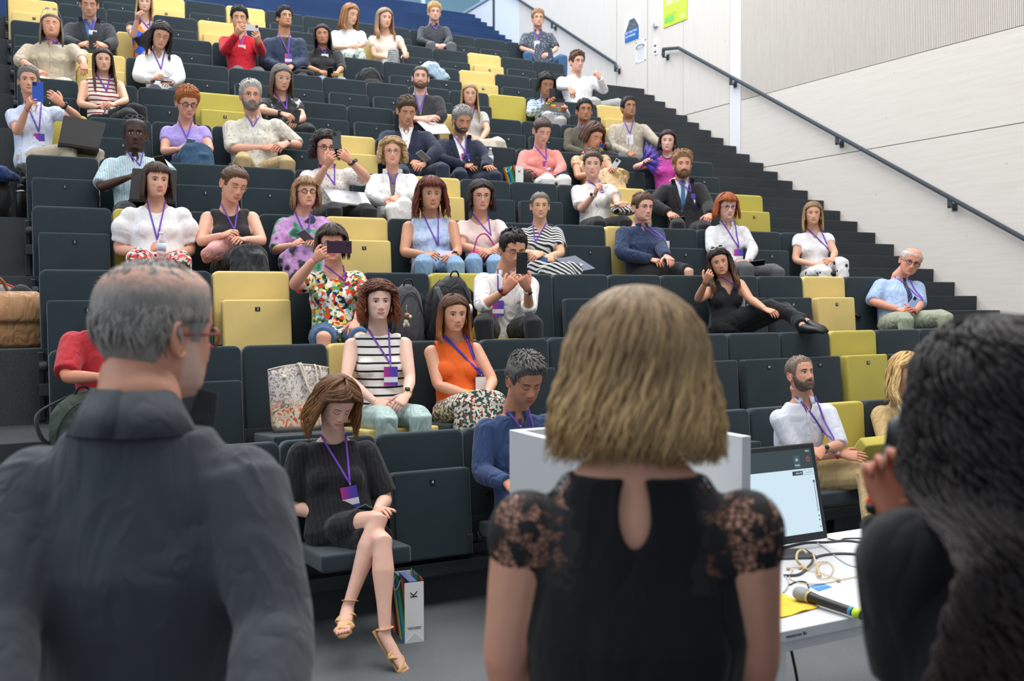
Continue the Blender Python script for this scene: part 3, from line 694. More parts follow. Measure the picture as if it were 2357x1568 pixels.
        if down > .01:
            e = np.array(pts[-1]); back = abs(tgt) > 2.0; dirn = nrm(np.array([e[0], e[1]*.6, 0])); kk = max(4, int(down/.03))
            for j in range(1, kk+1):
                s_ = j/kk; zd = down*s_; p = e+np.array([0, 0, -zd]); low = sm((-p[2]-.12)/.08)
                flare = o.get('flare', .0)*s_
                p = p+dirn*(flare+.010*math.sin(s_*2.2))
                if low > 0:
                    if o.get('backd'): p[1] = p[1]*(1-low)+(o['backd']+.03*rad/vol)*low; p[0] *= 1+.75*low*s_
                    elif back: p[1] = p[1]*(1-low)+(.085+.015*r.random())*low
                    elif o['front'] and abs(tgt) < 1.95: p = p+np.array([-.25*p[0]*0, (-.055-.02*math.cos(ph))*low, 0])
                    else: p = p+np.array([0, .045*low, 0])
                pts.append(p)
        if curl:
            Q = []; pp = np.array(pts); seg = np.linspace(0, len(pp)-1, m_+kk*2 if down > .01 else m_); 
            for s_ in seg:
                b_ = int(min(s_, len(pp)-2)); f_ = s_-b_; p = pp[b_]*(1-f_)+pp[b_+1]*f_; am = curl*min(1, s_/3.0); fr_ = o.get('freq', 2.4)
                Q.append(p+am*np.array([math.cos(ph+s_*fr_), math.sin(ph+s_*fr_), .4*math.sin(ph*2+s_*fr_)]))
            pts = Q
        elif o.get('wave'):
            for s_ in range(3, len(pts)): pts[s_] = np.array(pts[s_])+o['wave']*min(1, s_/8)*np.array([math.sin(ph+s_*1.1), math.cos(ph+s_*1.0), 0])
        u = r.uniform(.65, 1.35); cl = (np.clip(hc*u, 0, 1), np.clip(tip*u, 0, 1)); k5 = len(pts)
        cols = []
        for j in range(k5):
            t_ = sm((j/(k5-1)-.35)/.5); cols += [tuple(cl[0]*(1-t_)+cl[1]*t_)]*5
        lock(mb, pts, w, .0045 if not curl else w*.55, cols)
    return mb
def hsurf(H, az, pol, off):
    """point above the scalp at azimuth az (0 = face) and polar angle pol from the crown"""
    c = np.array([0, .004, .018]); rr = np.array([.0765*H.wid, .098, .097])+off
    return c+rr*np.array([math.sin(pol)*math.sin(az), -math.sin(pol)*math.cos(az), math.cos(pol)])
def glasses(H, kind, col):
    mb = MB(); r = .021 if kind != 'round' else .020; th = {'thin': .0010, 'round': .0012, 'thick': .0024, 'sun': .0022}[kind]
    hv = .80 if kind != 'round' else 1.0
    for sx in (-1, 1):
        cx = sx*.0325; yy = H.front(np.array([.0325]), np.array([0.0]))[0]-.016
        pts = [np.array([cx+r*math.cos(a), yy+.004*abs(math.cos(a))*(1 if math.cos(a)*sx > 0 else 0), -.002+r*hv*math.sin(a)]) for a in np.linspace(0, 2*math.pi, 19)]
        loft(mb, pts, [th]*19, n=5, col=lin(col), cap=False)
        if kind == 'sun': mb.add(pts[:-1], [tuple(range(18))], (.01, .01, .012))
        loft(mb, [(sx*.053, yy+.004, .004), (sx*.070, yy+.03, .004), (sx*.0795*H.wid, 0.0, .002), (sx*.0785*H.wid, .025, -.006)], [th]*4, n=5, col=lin(col))
    loft(mb, [(-.0125, yy, .002), (0, yy-.002, .005), (.0125, yy, .002)], [th]*3, n=5, col=lin(col))
    return mb
FRAME = attr_mat('glasses_frame', 0.3, 0.5)
def xf(mb, A, o, sc=1.0):
    V = (np.array(mb.v)*sc)@np.asarray(A).T+np.asarray(o); mb.v = [tuple(p) for p in V]; return mb
def fuse(mb, voxel, smooth=3, jobs=[]):
    me = bpy.data.meshes.new('fuse'); me.from_pydata(mb.v, [], mb.f)
    bm = bmesh.new(); bm.from_mesh(me); bmesh.ops.recalc_face_normals(bm, faces=bm.faces[:]); bm.to_mesh(me); bm.free()
    o = bpy.data.objects.new('fuse', me); COL.objects.link(o)
    mo = o.modifiers.new('r', 'REMESH'); mo.mode = 'VOXEL'; mo.voxel_size = voxel; mo.adaptivity = 0
    mo = o.modifiers.new('s', 'SMOOTH'); mo.factor = 0.6; mo.iterations = smooth
    return o
def harvest(o):
    dg = bpy.context.evaluated_depsgraph_get(); me = o.evaluated_get(dg).to_mesh()
    n = len(me.vertices); V = np.empty(n*3); me.vertices.foreach_get('co', V); V = V.reshape(-1, 3)
    Nn = np.empty(n*3); me.vertices.foreach_get('normal', Nn); Nn = Nn.reshape(-1, 3)
    F = [tuple(p.vertices) for p in me.polygons]; o.evaluated_get(dg).to_mesh_clear()
    d = o.data; bpy.data.objects.remove(o); bpy.data.meshes.remove(d); return V, Nn, F
def hand(mb, W_, dr, pn, sc, curl, col, side=1):
    """palm, four jointed fingers and a thumb; dr = fingers, pn = out of the palm, side = thumb side"""
    d = nrm(dr); p = nrm(np.asarray(pn)-np.dot(pn, d)*d); l = np.cross(p, d)*side      # l points to the thumb side
    W_ = np.asarray(W_, float); s = sc
    loft(mb, [W_-d*.02*s, W_+d*.015*s, W_+d*.05*s, W_+d*.088*s, W_+d*.10*s], [(.024*s, .019*s), (.030*s, .017*s), (.039*s, .0145*s), (.041*s, .012*s), (.036*s, .008*s)], lat=l, n=10, col=col, sq=.8)
    for i, (off, ln, rr) in enumerate(((.030, .070, .0086), (.0105, .080, .0090), (-.010, .073, .0086), (-.029, .057, .0076))):
        b = W_+d*(.086-.004*abs(i-1))*s+l*off*s; c = curl*(1+.12*i); ang = .25*c; pts = [b-d*.012*s, b]; q = b; fan = l*(off*1.1)
        for j, f in enumerate((.46, .30, .24)):
            ang += c*(.55, .75, .5)[j]; q = q+(nrm(d+fan*.6)*math.cos(ang)+p*math.sin(ang))*ln*f*s; pts.append(q)
        loft(mb, pts, [rr*s, rr*s, rr*.95*s, rr*.88*s, rr*.62*s], lat=l, n=7, col=col)
    b = W_+d*.022*s+l*.026*s+p*.004*s; q = b; pts = [b-l*.014*s, b]; ang = 0
    for j, f in enumerate((.036, .030, .024)):
        dd = nrm(d*(.55+.25*j)+l*(.85-.35*j)+p*(.35+.25*curl)); q = q+dd*f*s; pts.append(q)
    loft(mb, pts, [.014*s, .0135*s, .0115*s, .0100*s, .0065*s], n=7, col=col)
def ik(Sh, uv, L, near=True, lim=1.12):
    r = ray(*uv); rn = nrm(r); oc = CAM-Sh; b = np.dot(oc, rn); c = np.dot(oc, oc)-L*L; disc = b*b-c
    if disc <= 0:
        p = CAM+rn*(-b); d = np.linalg.norm(p-Sh); return p if d < L*lim else Sh+(p-Sh)*(L*lim/d)
    t = -b-math.sqrt(disc) if near else -b+math.sqrt(disc); return CAM+rn*t
PEOPLE = []
def start_person(sp, idx):
    """first pass: solve the pose in space and set up the surfaces to be fused"""
    rs = 100+idx; sp['rs'] = rs; row = sp.get('row'); fem = sp.get('fem', 0)
    cx, tp, ch = sp['hd']
    if 'dist' in sp: hc = at(cx, (tp+ch)/2, d=sp['dist'])
    else: hc = at(cx, (tp+ch)/2, Y=row*D-.25-sp.get('lean', 0))
    ppm = FPX/depth(hc); sp['ppm'] = ppm
    hs = (ch-tp)/ppm/(.23*sp.get('hf', 1.07)); hs = min(1.14, max(.86, hs)); s = min(1.06, max(.92, .5+.5*hs)); sp['s'] = s; sp['hs'] = hs
    up = np.array([0, 0, 1.0]); f0 = CAM-hc; f0[2] = 0; f0 = nrm(f0); r0 = np.cross(-f0, up)
    yw, pt, rl = [math.radians(sp.get(k, 0)) for k in ('yw', 'pt', 'rl')]
    f = math.cos(yw)*f0+math.sin(yw)*r0; x = np.cross(-f, up); f_ = math.cos(pt)*f-math.sin(pt)*up; z = np.cross(x, -f_)
    x, z = math.cos(rl)*x-math.sin(rl)*z, math.sin(rl)*x+math.cos(rl)*z
    sp['HR'] = np.stack([x, -f_, z], 1); sp['hc'] = hc
    by = math.radians(sp.get('by', 0)); bf = math.cos(by)*f0+math.sin(by)*r0; Lx = np.cross(-bf, up); sp['bf'] = bf; sp['Lx'] = Lx
    nb = hc+sp['HR']@np.array([0, .03, -.125])*hs; nb = nb-bf*.025*s
    pl = nb-bf*.02
    sA, sB = on_plane(*sp['sa'], pl, bf), on_plane(*sp['sb'], pl, bf)
    hw = np.linalg.norm(sA-sB)/2; lo, hi = (.145*s, .185*s) if fem else (.165*s, .21*s); hw2 = min(max(hw, lo), hi+.02*sp.get('fat', 0)); mid = (sA+sB)/2; d_ = nrm(sB-sA)
    d_[2] = np.clip(d_[2], -.3, .3); d_ = nrm(d_)
    mid = mid*.5+np.array([*(nb[:2]), mid[2]])*.5; mid[2] = min(max(mid[2]+.02, hc[2]-.243*hs-sp.get('drop', 0)), hc[2]-.19*hs)
    sA, sB = mid-d_*hw2, mid+d_*hw2
    floor = sp.get('floor', row*R if row is not None else 0); stand = sp.get('stand')
    if stand: pel = np.array([mid[0], mid[1], floor+.95*s])+bf*.01
    else: pel = np.array([mid[0]*.6+hc[0]*.4*1, row*D-.27, floor+.53])
    if 'pel' in sp:
        q = on_plane(sp['pel'], 784, pel, bf); pel[0] = q[0]
    fat = 1+.16*sp.get('fat', 0); w = hw2
    neck = mid+up*(.066*s+sp.get('nkh', 0)); T0 = mid-up*.012*s
    def cv(t): return pel*(1-t)+T0*t-bf*(.018*math.sin(t*math.pi) if not stand else .0)
    P_ = [cv(-.14), cv(0), cv(.2), cv(.42), cv(.65), cv(.84), cv(.985), mid+up*(.034*s+sp.get('nkh', 0)*.55), neck+up*.004]
    if fem: Rr = [(w*.85, .12), (w*1.05, .135), (w*.88*fat, .112*fat), (w*.86*fat, .105*fat), (w*.95*fat, .118*fat), (w*.95, .100), (w*.88, .084), (w*.60/s, .068), (.062, .055)]
    else: Rr = [(w*.82, .12), (w*.92, .13), (w*.84*fat, .118*fat), (w*.86*fat, .118*fat), (w*.96*fat, .125*fat), (w*.96, .108), (w*.89, .090), (w*.62/s, .074), (.068, .060)]
    Rr = [(a*(s if i < 0 else 1), b*s) for i, (a, b) in enumerate(Rr)]
    hbase = hc+sp['HR']@np.array([0, .028, -.06])*hs
    # arms
    Lu, Lf = .285*s, .25*s; arms = []
    for key, Sh in (('a', sA), ('b', sB)):
        nr_ = not sp.get('far'); E_ = ik(Sh, sp['e'+key], Lu, nr_); Wr = ik(E_, sp['w'+key], Lf, nr_)
        if 'd'+key in sp: dd_ = sp['d'+key]; E_ = at(*sp['e'+key], d=dd_[0]); Wr = at(*sp['w'+key], d=dd_[1])
        hd_ = sp.get('h'+key); tgt = at(*hd_, d=1.0) if False else None
        if hd_ is not None:
            r_ = ray(*hd_); rn = nrm(r_); tgt = ik(Wr, hd_, .14*s, nr_)
            if 'd'+key in sp: tgt = at(*hd_, d=sp['d'+key][2])
            dr = nrm(tgt-Wr)
        else: dr = nrm(nrm(Wr-E_)*.8+bf*.1-up*.15)
        arms.append((Sh, E_, Wr, dr))
    sp['arms'] = arms
    # legs
    legs = []
    for i, key in enumerate(('a', 'b')):
        sg = -1 if i == 0 else 1; Hp = pel+Lx*sg*.085*s+up*-.0; fl = floor
        kn = sp.get('k'+key)
        if stand: K = Hp+np.array([0, 0, -.44*s]); A_ = K+np.array([0, 0, -.42*s]); toe = A_+bf*.15-up*.04
        else:
            if kn is not None: K = ik(Hp, kn, .44*s)
            else: K = Hp+nrm(np.array([0, -1, 0])*.8+bf*.2)*.42*s+Lx*sg*.03; K[2] = fl+.50*s
            an = sp.get('n'+key)
            A_ = ik(K, an, .40*s) if an is not None else np.array([K[0], K[1]+.02, fl+.09])
            if an is None and K[2]-fl > .62: A_ = np.array([K[0]-sg*.02, K[1]-.05, fl+.2])
            tk = sp.get('t'+key); toe = ik(A_, tk, .17*s) if tk is not None else A_+np.array([0, -.15, -.05])
        legs.append((Hp, K, A_, toe))
    sp['legs'] = legs
    vx = .0085 if ppm > 330 else (.011 if ppm > 240 else .014)
    if sp.get('vox'): vx = sp['vox']
    sp['vx'] = vx; top = sp['top']; ub = 1.0
    thin = 1.05+.12*sp.get('fat', 0)-(.0 if fem else 0)
    AR = np.array([.054, .050, .044, .039, .036, .040, .034, .0265, .0245])*s*thin
    def arm_path(a): Sh, E_, Wr, _ = a; Sh = Sh-up*.034; return [Sh*(1-t)+E_*t for t in (0, .3, .65, .93)]+[E_*.5+(E_*.93+Wr*.07)*.5]+[E_*(1-t)+Wr*t for t in (.25, .6, .92, 1.0)]
    # skin
    mb = MB()
    loft(mb, P_[1:], [(a-.010, b-.010) for a, b in Rr[1:]], lat=d_, n=16)
    loft(mb, [neck-up*.03, neck, neck*.5+hbase*.5, hbase], [(.075*s, .062*s), (.060*s*(1.08 if fem else 1.24), .062*s), (.053*s*(1.10 if fem else 1.28), .058*s), (.054*s*(1.10 if fem else 1.28), .062*s)], lat=d_, n=14)
    for a in arms: loft(mb, arm_path(a), list(AR-.003), n=10); ball(mb, a[0]-up*.040, .053*s*thin)
    bl = sp.get('bare', 0)      # bare legs
    for Hp, K, A_, toe in legs:
        if not bl: continue
        loft(mb, [Hp, Hp*.5+K*.5, K*.96+Hp*.04, K, K*.93+A_*.07, K*.68+A_*.32, K*.35+A_*.65, K*.06+A_*.94, A_], [.078*s*fat, .068*s*fat, .050*s, .052*s, .047*s, .052*s*fat, .038*s, .029*s, .030*s], n=12)
        loft(mb, [A_-nrm(toe-A_)*.03, A_*.6+toe*.4+np.array([0, 0, -.005]), toe], [(.030*s, .030*s), (.036*s, .024*s), (.035*s, .013*s)], lat=np.cross(nrm(toe-A_), up), n=10)
    if fem and not sp.get('flat'):
        for sg in (-1, 1): ball(mb, cv(.66)+Lx*sg*.075*s+bf*.062*s*fat, (.065*s,)*3)
    sp['J'] = [fuse(mb, vx)]
    # top
    sl = top.get('sl', 1.0); ease = top.get('ease', .010); mb = MB(); k_ = 1+ease
    loft(mb, P_[:8], [(a+ease, b+ease) for a, b in Rr[:7]]+[(Rr[7][0]+ease, Rr[7][1]+ease*.8)], lat=d_, n=18)
    for a in arms:
        if sl <= 0: ball(mb, a[0]*.72+mid*.28+up*-.012, (.045*s+ease,)*3); continue
        path = arm_path(a); rr = list(AR+ease*.9+.004)
        if sl < .5: q_ = 1 if sl > .3 else .3; rr = [rr[0]-.004, rr[1]+.002*q_, rr[2]+.007*q_, rr[3]+.011*q_]; cut = max(.25, sl*2)
        if sl < .5:
            pts = [(a[0]-up*.034)*(1-t)+a[1]*t for t in (0, cut*.4, cut*.75, cut)]; loft(mb, pts, rr, n=12)
        else:
            tt = [1, 2, 3, 4, 5, 6, 7, 8, 9]; ncut = 9 if sl >= 1 else (6 if sl >= .7 else 5)
            loft(mb, path[:ncut], rr[:ncut], n=12)
        ball(mb, a[0]-up*.040, .053*s*thin+ease*.9)
        if top.get('puff'):
            c_ = a[0]*.55+a[1]*.45; ball(mb, c_, (.095*s,)*3)
    if fem and not sp.get('flat'):
        for sg in (-1, 1): ball(mb, cv(.66)+Lx*sg*.075*s+bf*(.059*s*fat+ease), (.067*s+ease*.6,)*3)
    if top.get('hem'):                     # dress or long tunic running on over the thighs
        for (Hp, K, A_, toe), hm in zip(legs, (top['hem'],)*2): loft(mb, [pel, Hp*.5+K*.5, Hp*(1-hm)+K*hm], [(.13*s, .10*s), (.12*s, .085*s), (.10*s, .075*s)], n=14, lat=Lx)
        if top['hem'] > .9 and not top.get('slim'):
            K1, K2 = legs[0][1], legs[1][1]; c_ = (K1+K2)/2; loft(mb, [pel+bf*.1, c_, c_+np.array([0, -.03, -.22])], [(.17*s, .09*s), (.16*s, .07*s), (.19*s, .08*s)], n=16, lat=Lx)
    sp['J'].append(fuse(mb, vx, 4))
    # jacket shell
    if 'jac' in sp:
        mb = MB(); ez = ease+.014
        loft(mb, P_[:8], [(a+ez+.004, b+ez) for a, b in Rr[:7]]+[(Rr[7][0]+ez, Rr[7][1]+ez*.8)], lat=d_, n=18)
        for a in arms:
            pth = arm_path(a); n_ = 9 if sp['jac'].get('sl', 1) >= 1 else 6
            loft(mb, pth[:n_], list(AR+ez*.8+.006)[:n_], n=12); ball(mb, a[0]-up*.042, .054*s+ez)
        if fem and not sp.get('flat'):
            for sg in (-1, 1): ball(mb, cv(.66)+Lx*sg*.075*s+bf*(.059*s*fat+ez), (.068*s+ez*.7,)*3)
        sp['J'].append(fuse(mb, vx, 4))
    else: sp['J'].append(None)
    # lower garment
    bot = sp.get('bot')
    if bot:
        mb = MB(); ez = bot.get('ease', .012); ext = bot.get('len', 1.0)
        loft(mb, P_[:3], [(a+ez*.8-.002, b+ez*.8-.004) for a, b in Rr[:3]], lat=d_, n=16)
        for Hp, K, A_, toe in legs:
            pts = [Hp, Hp*.5+K*.5, K*.95+Hp*.05, K]; rr = [.085*s*fat+ez, .075*s*fat+ez, .058*s+ez, .058*s+ez]
            if ext < .7: pts = [Hp, Hp*(1-ext*.5)+K*ext*.5, Hp*(1-ext)+K*ext]; rr = rr[:2]+[.064*s+ez]
            elif ext >= 1: pts += [K*.65+A_*.35, K*.1+A_*.9]; rr += [.052*s+ez, .042*s+ez]
            loft(mb, pts, rr, n=12)
        if bot.get('skirt'):
            K1, K2 = legs[0][1], legs[1][1]; c_ = (K1+K2)/2; sd = np.linalg.norm(K1-K2)/2+.085
            loft(mb, [pel-up*.02, pel*.5+c_*.5+up*.0, c_, c_+np.array([0, -.02, -.12]), c_+np.array([0, 0, -.30])], [(.17*s, .11*s), (sd, .10*s), (sd, .085*s), (sd*1.05, .09), (sd*1.15, .11)], n=16, lat=Lx)
        sp['J'].append(fuse(mb, vx, 4))
    else: sp['J'].append(None)
    sp.update(P_=P_, neck=neck, mid=mid, up=up, cv=cv, pel=pel, hw2=hw2, d_=d_, floor=floor, AR=AR)
    PEOPLE.append(sp)
def lace_mat():
    if 'lace' in MATS: return MATS['lace']
    m, nt, b = newmat('black_lace'); L = nt.links; b.inputs['Base Color'].default_value = (.008, .008, .010, 1); b.inputs['Roughness'].default_value = .8
    v = N(nt, 'ShaderNodeTexVoronoi', feature='DISTANCE_TO_EDGE'); v.inputs['Scale'].default_value = 105; L.new(tex(nt), v.inputs['Vector'])
    n = N(nt, 'ShaderNodeTexNoise'); n.inputs['Scale'].default_value = 26; L.new(tex(nt), n.inputs['Vector'])
    a1 = N(nt, 'ShaderNodeMath', operation='LESS_THAN'); a1.inputs[1].default_value = .10; L.new(v.outputs['Distance'], a1.inputs[0])
    a2 = N(nt, 'ShaderNodeMath', operation='GREATER_THAN'); a2.inputs[1].default_value = .50; L.new(n.outputs['Fac'], a2.inputs[0])
    mx = N(nt, 'ShaderNodeMath', operation='MAXIMUM'); L.new(a1.outputs[0], mx.inputs[0]); L.new(a2.outputs[0], mx.inputs[1]); L.new(mx.outputs[0], b.inputs['Alpha'])
    MATS['lace'] = m; return m
def cut_mesh(V, Nn, F, dead):
    F2 = [f for f in F if not dead[list(f)].all()]; used = np.zeros(len(V), bool)
    for f in F2: used[list(f)] = True
    idx = np.cumsum(used)-1; V, Nn = V[used].copy(), Nn[used]; F2 = [tuple(idx[list(f)]) for f in F2]; ec = {}
    for f in F2:
        for i in range(len(f)):
            e = (f[i], f[(i+1) % len(f)]); e = e if e[0] < e[1] else (e[1], e[0]); ec[e] = ec.get(e, 0)+1
    nb = {}
    for (a, b), c in ec.items():
        if c == 1: nb.setdefault(a, []).append(b); nb.setdefault(b, []).append(a)
    ks = [k for k in nb if len(nb[k]) == 2]; A = np.array(ks, int)
    if len(ks):
        B = np.array([nb[k] for k in ks], int)
        for _ in range(14): V[A] = V[A]*.4+(V[B[:, 0]]+V[B[:, 1]])*.3
    return V, Nn, F2
def surf_obj(name, V, Nn, F, m, root, o, wr=0.0, seed=0, col=None, thick=0):
    if wr: V = V+Nn*(wr*wob(V*np.array([1, 1, .45]), 26, seed, 7)+wr*.5*wob(V*np.array([1, 1, .6]), 60, seed+1, 6))[:, None]
    mb = MB(); mb.add(V, F, col); me = mesh_from(name, mb, m, True, o); ob = link(name, me, root)
    if thick:
        s_ = ob.modifiers.new('thickness', 'SOLIDIFY'); s_.thickness = thick; s_.offset = -1
    return ob
def ribbon(name, tree, pts, width, off, m, root, o, n_=None, extra=None):
    """a band laid on a surface: pts are points just in front of it, shot back along n_"""
    L_ = []
    for p in pts:
        h = tree.ray_cast(Vector(p+n_*.5), Vector(-n_)); q = np.array(h[0]) if h[0] is not None else np.asarray(p)
        if h[0] is not None and np.linalg.norm(q-p) > .16: q = np.asarray(p, float)
        L_.append(q+n_*off)
    if extra is not None: L_ += extra
    mb = MB(); k = len(L_); V = []
    for i in range(k):
        t = nrm(L_[min(i+1, k-1)]-L_[max(i-1, 0)]); s_ = nrm(np.cross(t, n_)); w = width[i] if not np.isscalar(width) else width
        V += [L_[i]-s_*w/2, L_[i]+s_*w/2, L_[i]+s_*w/2+n_*.0015, L_[i]-s_*w/2+n_*.0015]
    F = grid_faces(4, k); F += [(0, 1, 2, 3), tuple(range(4*k-1, 4*k-5, -1))]; mb.add(V, F)
    return link(name, mesh_from(name, mb, m, False, o), root), L_
def badge_mats():
    m, nt, b = newmat('badge_print'); L = nt.links; tc = N(nt, 'ShaderNodeTexCoord'); sp_ = N(nt, 'ShaderNodeSeparateXYZ'); L.new(tc.outputs['Generated'], sp_.inputs[0])
    hx = ramp(nt, sp_.outputs[0], [(0, lin('c43a8c')), (.55, lin('6a3fae')), (1, lin('3f4cb0'))], 'LINEAR')
    mk = ramp(nt, sp_.outputs[2], [(0, (0, 0, 0)), (.18, (1, 1, 1)), (.46, (0, 0, 0))])
    mx = N(nt, 'ShaderNodeMix', data_type='RGBA'); L.new(mk, mx.inputs[0]); L.new(hx, mx.inputs[6]); mx.inputs[7].default_value = (.8, .8, .85, 1)
    L.new(mx.outputs[2], b.inputs['Base Color']); b.inputs['Roughness'].default_value = .25; return m
M_BADGE = badge_mats()
M_BADGEW = mat('badge_white', 'e4e6ee', .25)
def finish_person(sp):
    rs, s, hs, ppm = sp['rs'], sp['s'], sp['hs'], sp['ppm']; o = np.array([sp['pel'][0], sp['pel'][1], sp['floor']]); up = sp['up']; bf = sp['bf']; Lx = sp['Lx']
    root = thing('person', sp['label'], 'person', tuple(o)); HR, hc = sp['HR'], sp['hc']
    sk = np.array(lin(sp.get('skin', 'e0b096'))); neck, mid = sp['neck'], sp['mid']
    V, Nn, F = harvest(sp['J'][0])
    mb = MB(); col = sk*(1+.05*wob(V, 30, rs))[:, None]
    for (Sh, E_, Wr, dr) in sp['arms']:
        d = np.linalg.norm(V-E_, axis=1); col = col*(1-.12*np.exp(-(d/.05)**2)[:, None]*np.array([0, 1, 1]))
    mb.add(V, F, [tuple(c) for c in np.clip(col, 0, 1)])
    H, hb = make_head(sp, rs); mb.join(xf(hb, HR, hc, hs))
    for i, (Sh, E_, Wr, dr) in enumerate(sp['arms']):
        key = 'ab'[i]; pn = sp.get('p'+key); away = -bf
        pn = (nrm(away*.7-up*.5) if pn is None else nrm(Lx*pn[0]+bf*pn[1]+up*pn[2]))
        pd = nrm(pn-np.dot(pn, dr)*dr); l0 = np.cross(pd, dr); other = sp['arms'][1-i][2]-Wr
        sd = 1 if np.dot(l0, up*.8+nrm(other)*.3) > 0 else -1
        hand(mb, Wr, dr, pn, s*(.90 if sp.get('fem') else 1.0)*1.03, sp.get('c'+key, sp.get('curl', .55)), tuple(np.clip(sk*np.array([1, .9, .88]), 0, 1)), sd)
    body = link('body', mesh_from('body', mb, SKIN, True, o), root)
    top = sp['top']; V, Nn, F = harvest(sp['J'][1])
    # neckline
    nk = top.get('nk', 'crew'); x = (V-neck)@Lx; z = (V-neck)@up; y = (V-neck)@bf
    if nk == 'crew': dead = (x/.083)**2+((z-.02)/.068)**2 < 1
    elif nk == 'scoop': dead = ((x/.095)**2+((z-.02)/.125)**2 < 1)&((y > 0)|(z > -.02))
    elif nk == 'wide': dead = ((x/.10)**2+((z-.02)/.055)**2 < 1)
    elif nk == 'v': dead = ((np.abs(x) < .068*(1+(z-.01)/.15))&(y > 0)&(z > -.15))|((x/.08)**2+((z-.02)/.06)**2 < 1)
    elif nk == 'strap': dead = ((z > -.10)&(np.abs(np.abs(x)-.085) > .014))|((z > -.17)&(y > 0)&(np.abs(x) < .075*(1+(z+.0)/.2)))
    else: dead = (x/.072)**2+((z-.02)/.045)**2 < 1
    if top.get('sl', 1) <= 0 and nk != 'strap': dead |= (np.abs(x) > sp['hw2']*.86)&(z > -.16)
    if top.get('key'): dead |= ((x/.027)**2+((z+.085)/.066)**2 < 1)&(y < 0)
    if top.get('lace'):
        lc = (np.abs(x) > .085+.012*np.sin(z*160))&(z > -.20)&(y < .2); d2 = dead | ~lc; kl = cut_mesh(V, Nn, F, d2)
        surf_obj('lace_sleeve', *kl, lace_mat(), root, o, seed=rs); dead = dead | ((np.abs(x) > .098+.012*np.sin(z*160))&(z > -.19))
    keep = cut_mesh(V, Nn, F, dead); m_top = top['m']
    surf_obj(top.get('name', 'shirt'), *keep, m_top, root, o, wr=top.get('wr', .0022), seed=rs, thick=.003)
    tree = BVHTree.FromPolygons([Vector(v) for v in V], F); front = tree
    if sp['J'][2] is not None:
        jc = sp['jac']; Vj, Nj, Fj = harvest(sp['J'][2]); x = (Vj-neck)@Lx; z = (Vj-neck)@up; y = (Vj-neck)@bf
        ow, dp = jc.get('open', .075), jc.get('deep', .33)
        dead = ((np.abs(x) < ow*np.clip((z+dp)/dp, 0, 1)+.006)&(y > .0)&(z > -dp if not jc.get('full') else z > -9))|((x/.078)**2+((z-.03)/(.05 if not sp.get('stand') else .03))**2 < 1)
        kj = cut_mesh(Vj, Nj, Fj, dead); surf_obj('jacket', *kj, jc['m'], root, o, wr=.0025, seed=rs+9, thick=.004)
        tj = BVHTree.FromPolygons([Vector(v) for v in Vj], Fj); front = tj
        if jc.get('lapel', 1):
            for sg in (-1, 1):
                pts = []; wd = []
                for t in np.linspace(0, 1, 9):
                    zz = .0-dp*t; xx = ow*(1-t)+.022; pts.append(neck+Lx*sg*xx+up*zz+bf*.1); wd.append(.012+.055*math.sin(min(1, t*1.5+.25)*math.pi*.62)*(1-t*.75))
                ribbon('lapel', tj, pts, wd, .004, jc['m'], root, o, bf)
    for cm_, big in (((top['m'], 0),) if top.get('collar') else ())+(((sp['jac']['m'], 1),) if 'jac' in sp else ()):
        for sg in (-1, 1):
            mbc = MB(); Vc = []; na = 9
            for j in range(na):
                a_ = math.pi*(j/(na-1)); rx, ry = .062*s, .058*s; spread = top.get('spread', .5)
                ang = a_*(.92 if not big else .62); rx, ry = (.062*s, .058*s) if not big else (.078*s, .070*s); c0 = neck-up*.006*big+Lx*sg*math.sin(ang)*rx-bf*math.cos(ang)*ry*1.0
                t_ = j/(na-1); drop = .030*t_; fr = sm((t_-.6)/.4)
                Vc += [c0+up*(.012-drop*.8), c0+up*(.036-drop*1.0)+bf*.004*fr, c0+(Lx*sg*math.sin(ang)*.012-bf*math.cos(ang)*.012)+up*(.004-drop-.035*fr)+Lx*sg*(.03*fr*spread)+bf*.008*fr]
            if big:
                for j in range(na):
                    a_ = math.pi*(j/(na-1)); ang = a_*.62; out = Lx*sg*math.sin(ang)-bf*math.cos(ang); fr = sm((j/(na-1)-.5)/.5); c0 = neck+Lx*sg*math.sin(ang)*.076*s-bf*math.cos(ang)*.068*s
                    Vc[3*j:3*j+3] = [c0-up*.04, c0+up*(.016-.045*fr)+out*.004, c0+out*(.030+.014*bool(sp.get('stand')))+up*(-.040-.05*fr-.022*bool(sp.get('stand')))]
            fcs = grid_faces(3, na, False); mbc.add(Vc, fcs)
            ob = link('collar', mesh_from('collar', mbc, cm_, True, o), root); s_ = ob.modifiers.new('thickness', 'SOLIDIFY'); s_.thickness = .003
    if top.get('placket'):
        pts = [neck+up*(-.045-.04*i)+bf*.1 for i in range(9)]
        ribbon('placket', tree, pts, .022, .002, top['m'], root, o, bf)
        for i in range(1, 9, 2):
            h = tree.ray_cast(Vector(pts[i]+bf*.5), Vector(-bf))
            if h[0] is not None: mbb = MB(); ball(mbb, np.array(h[0])+bf*.005, (.005,)*3, nu=8, nv=5); link('button', mesh_from('button', mbb, M_WHITE if top['placket'] == 1 else M_BLACK, True, o), root)
    if sp.get('tie'):
        pts = [neck+up*(-.012-.032*i)+bf*.1 for i in range(12)]; wd = [.034, .026]+[.034+.003*i for i in range(9)]+[.03]
        ribbon('tie', tree, pts, wd, .012, sp['tie'], root, o, bf)
    if sp['J'][3] is not None:
        V, Nn, F = harvest(sp['J'][3]); bo = sp['bot']; surf_obj('skirt' if bo.get('skirt') else ('shorts' if bo.get('len', 1) < .9 else 'trousers'), V, Nn, F, bo['m'], root, o, wr=.003, seed=rs+4)
    hm = make_hair(sp, H, rs)
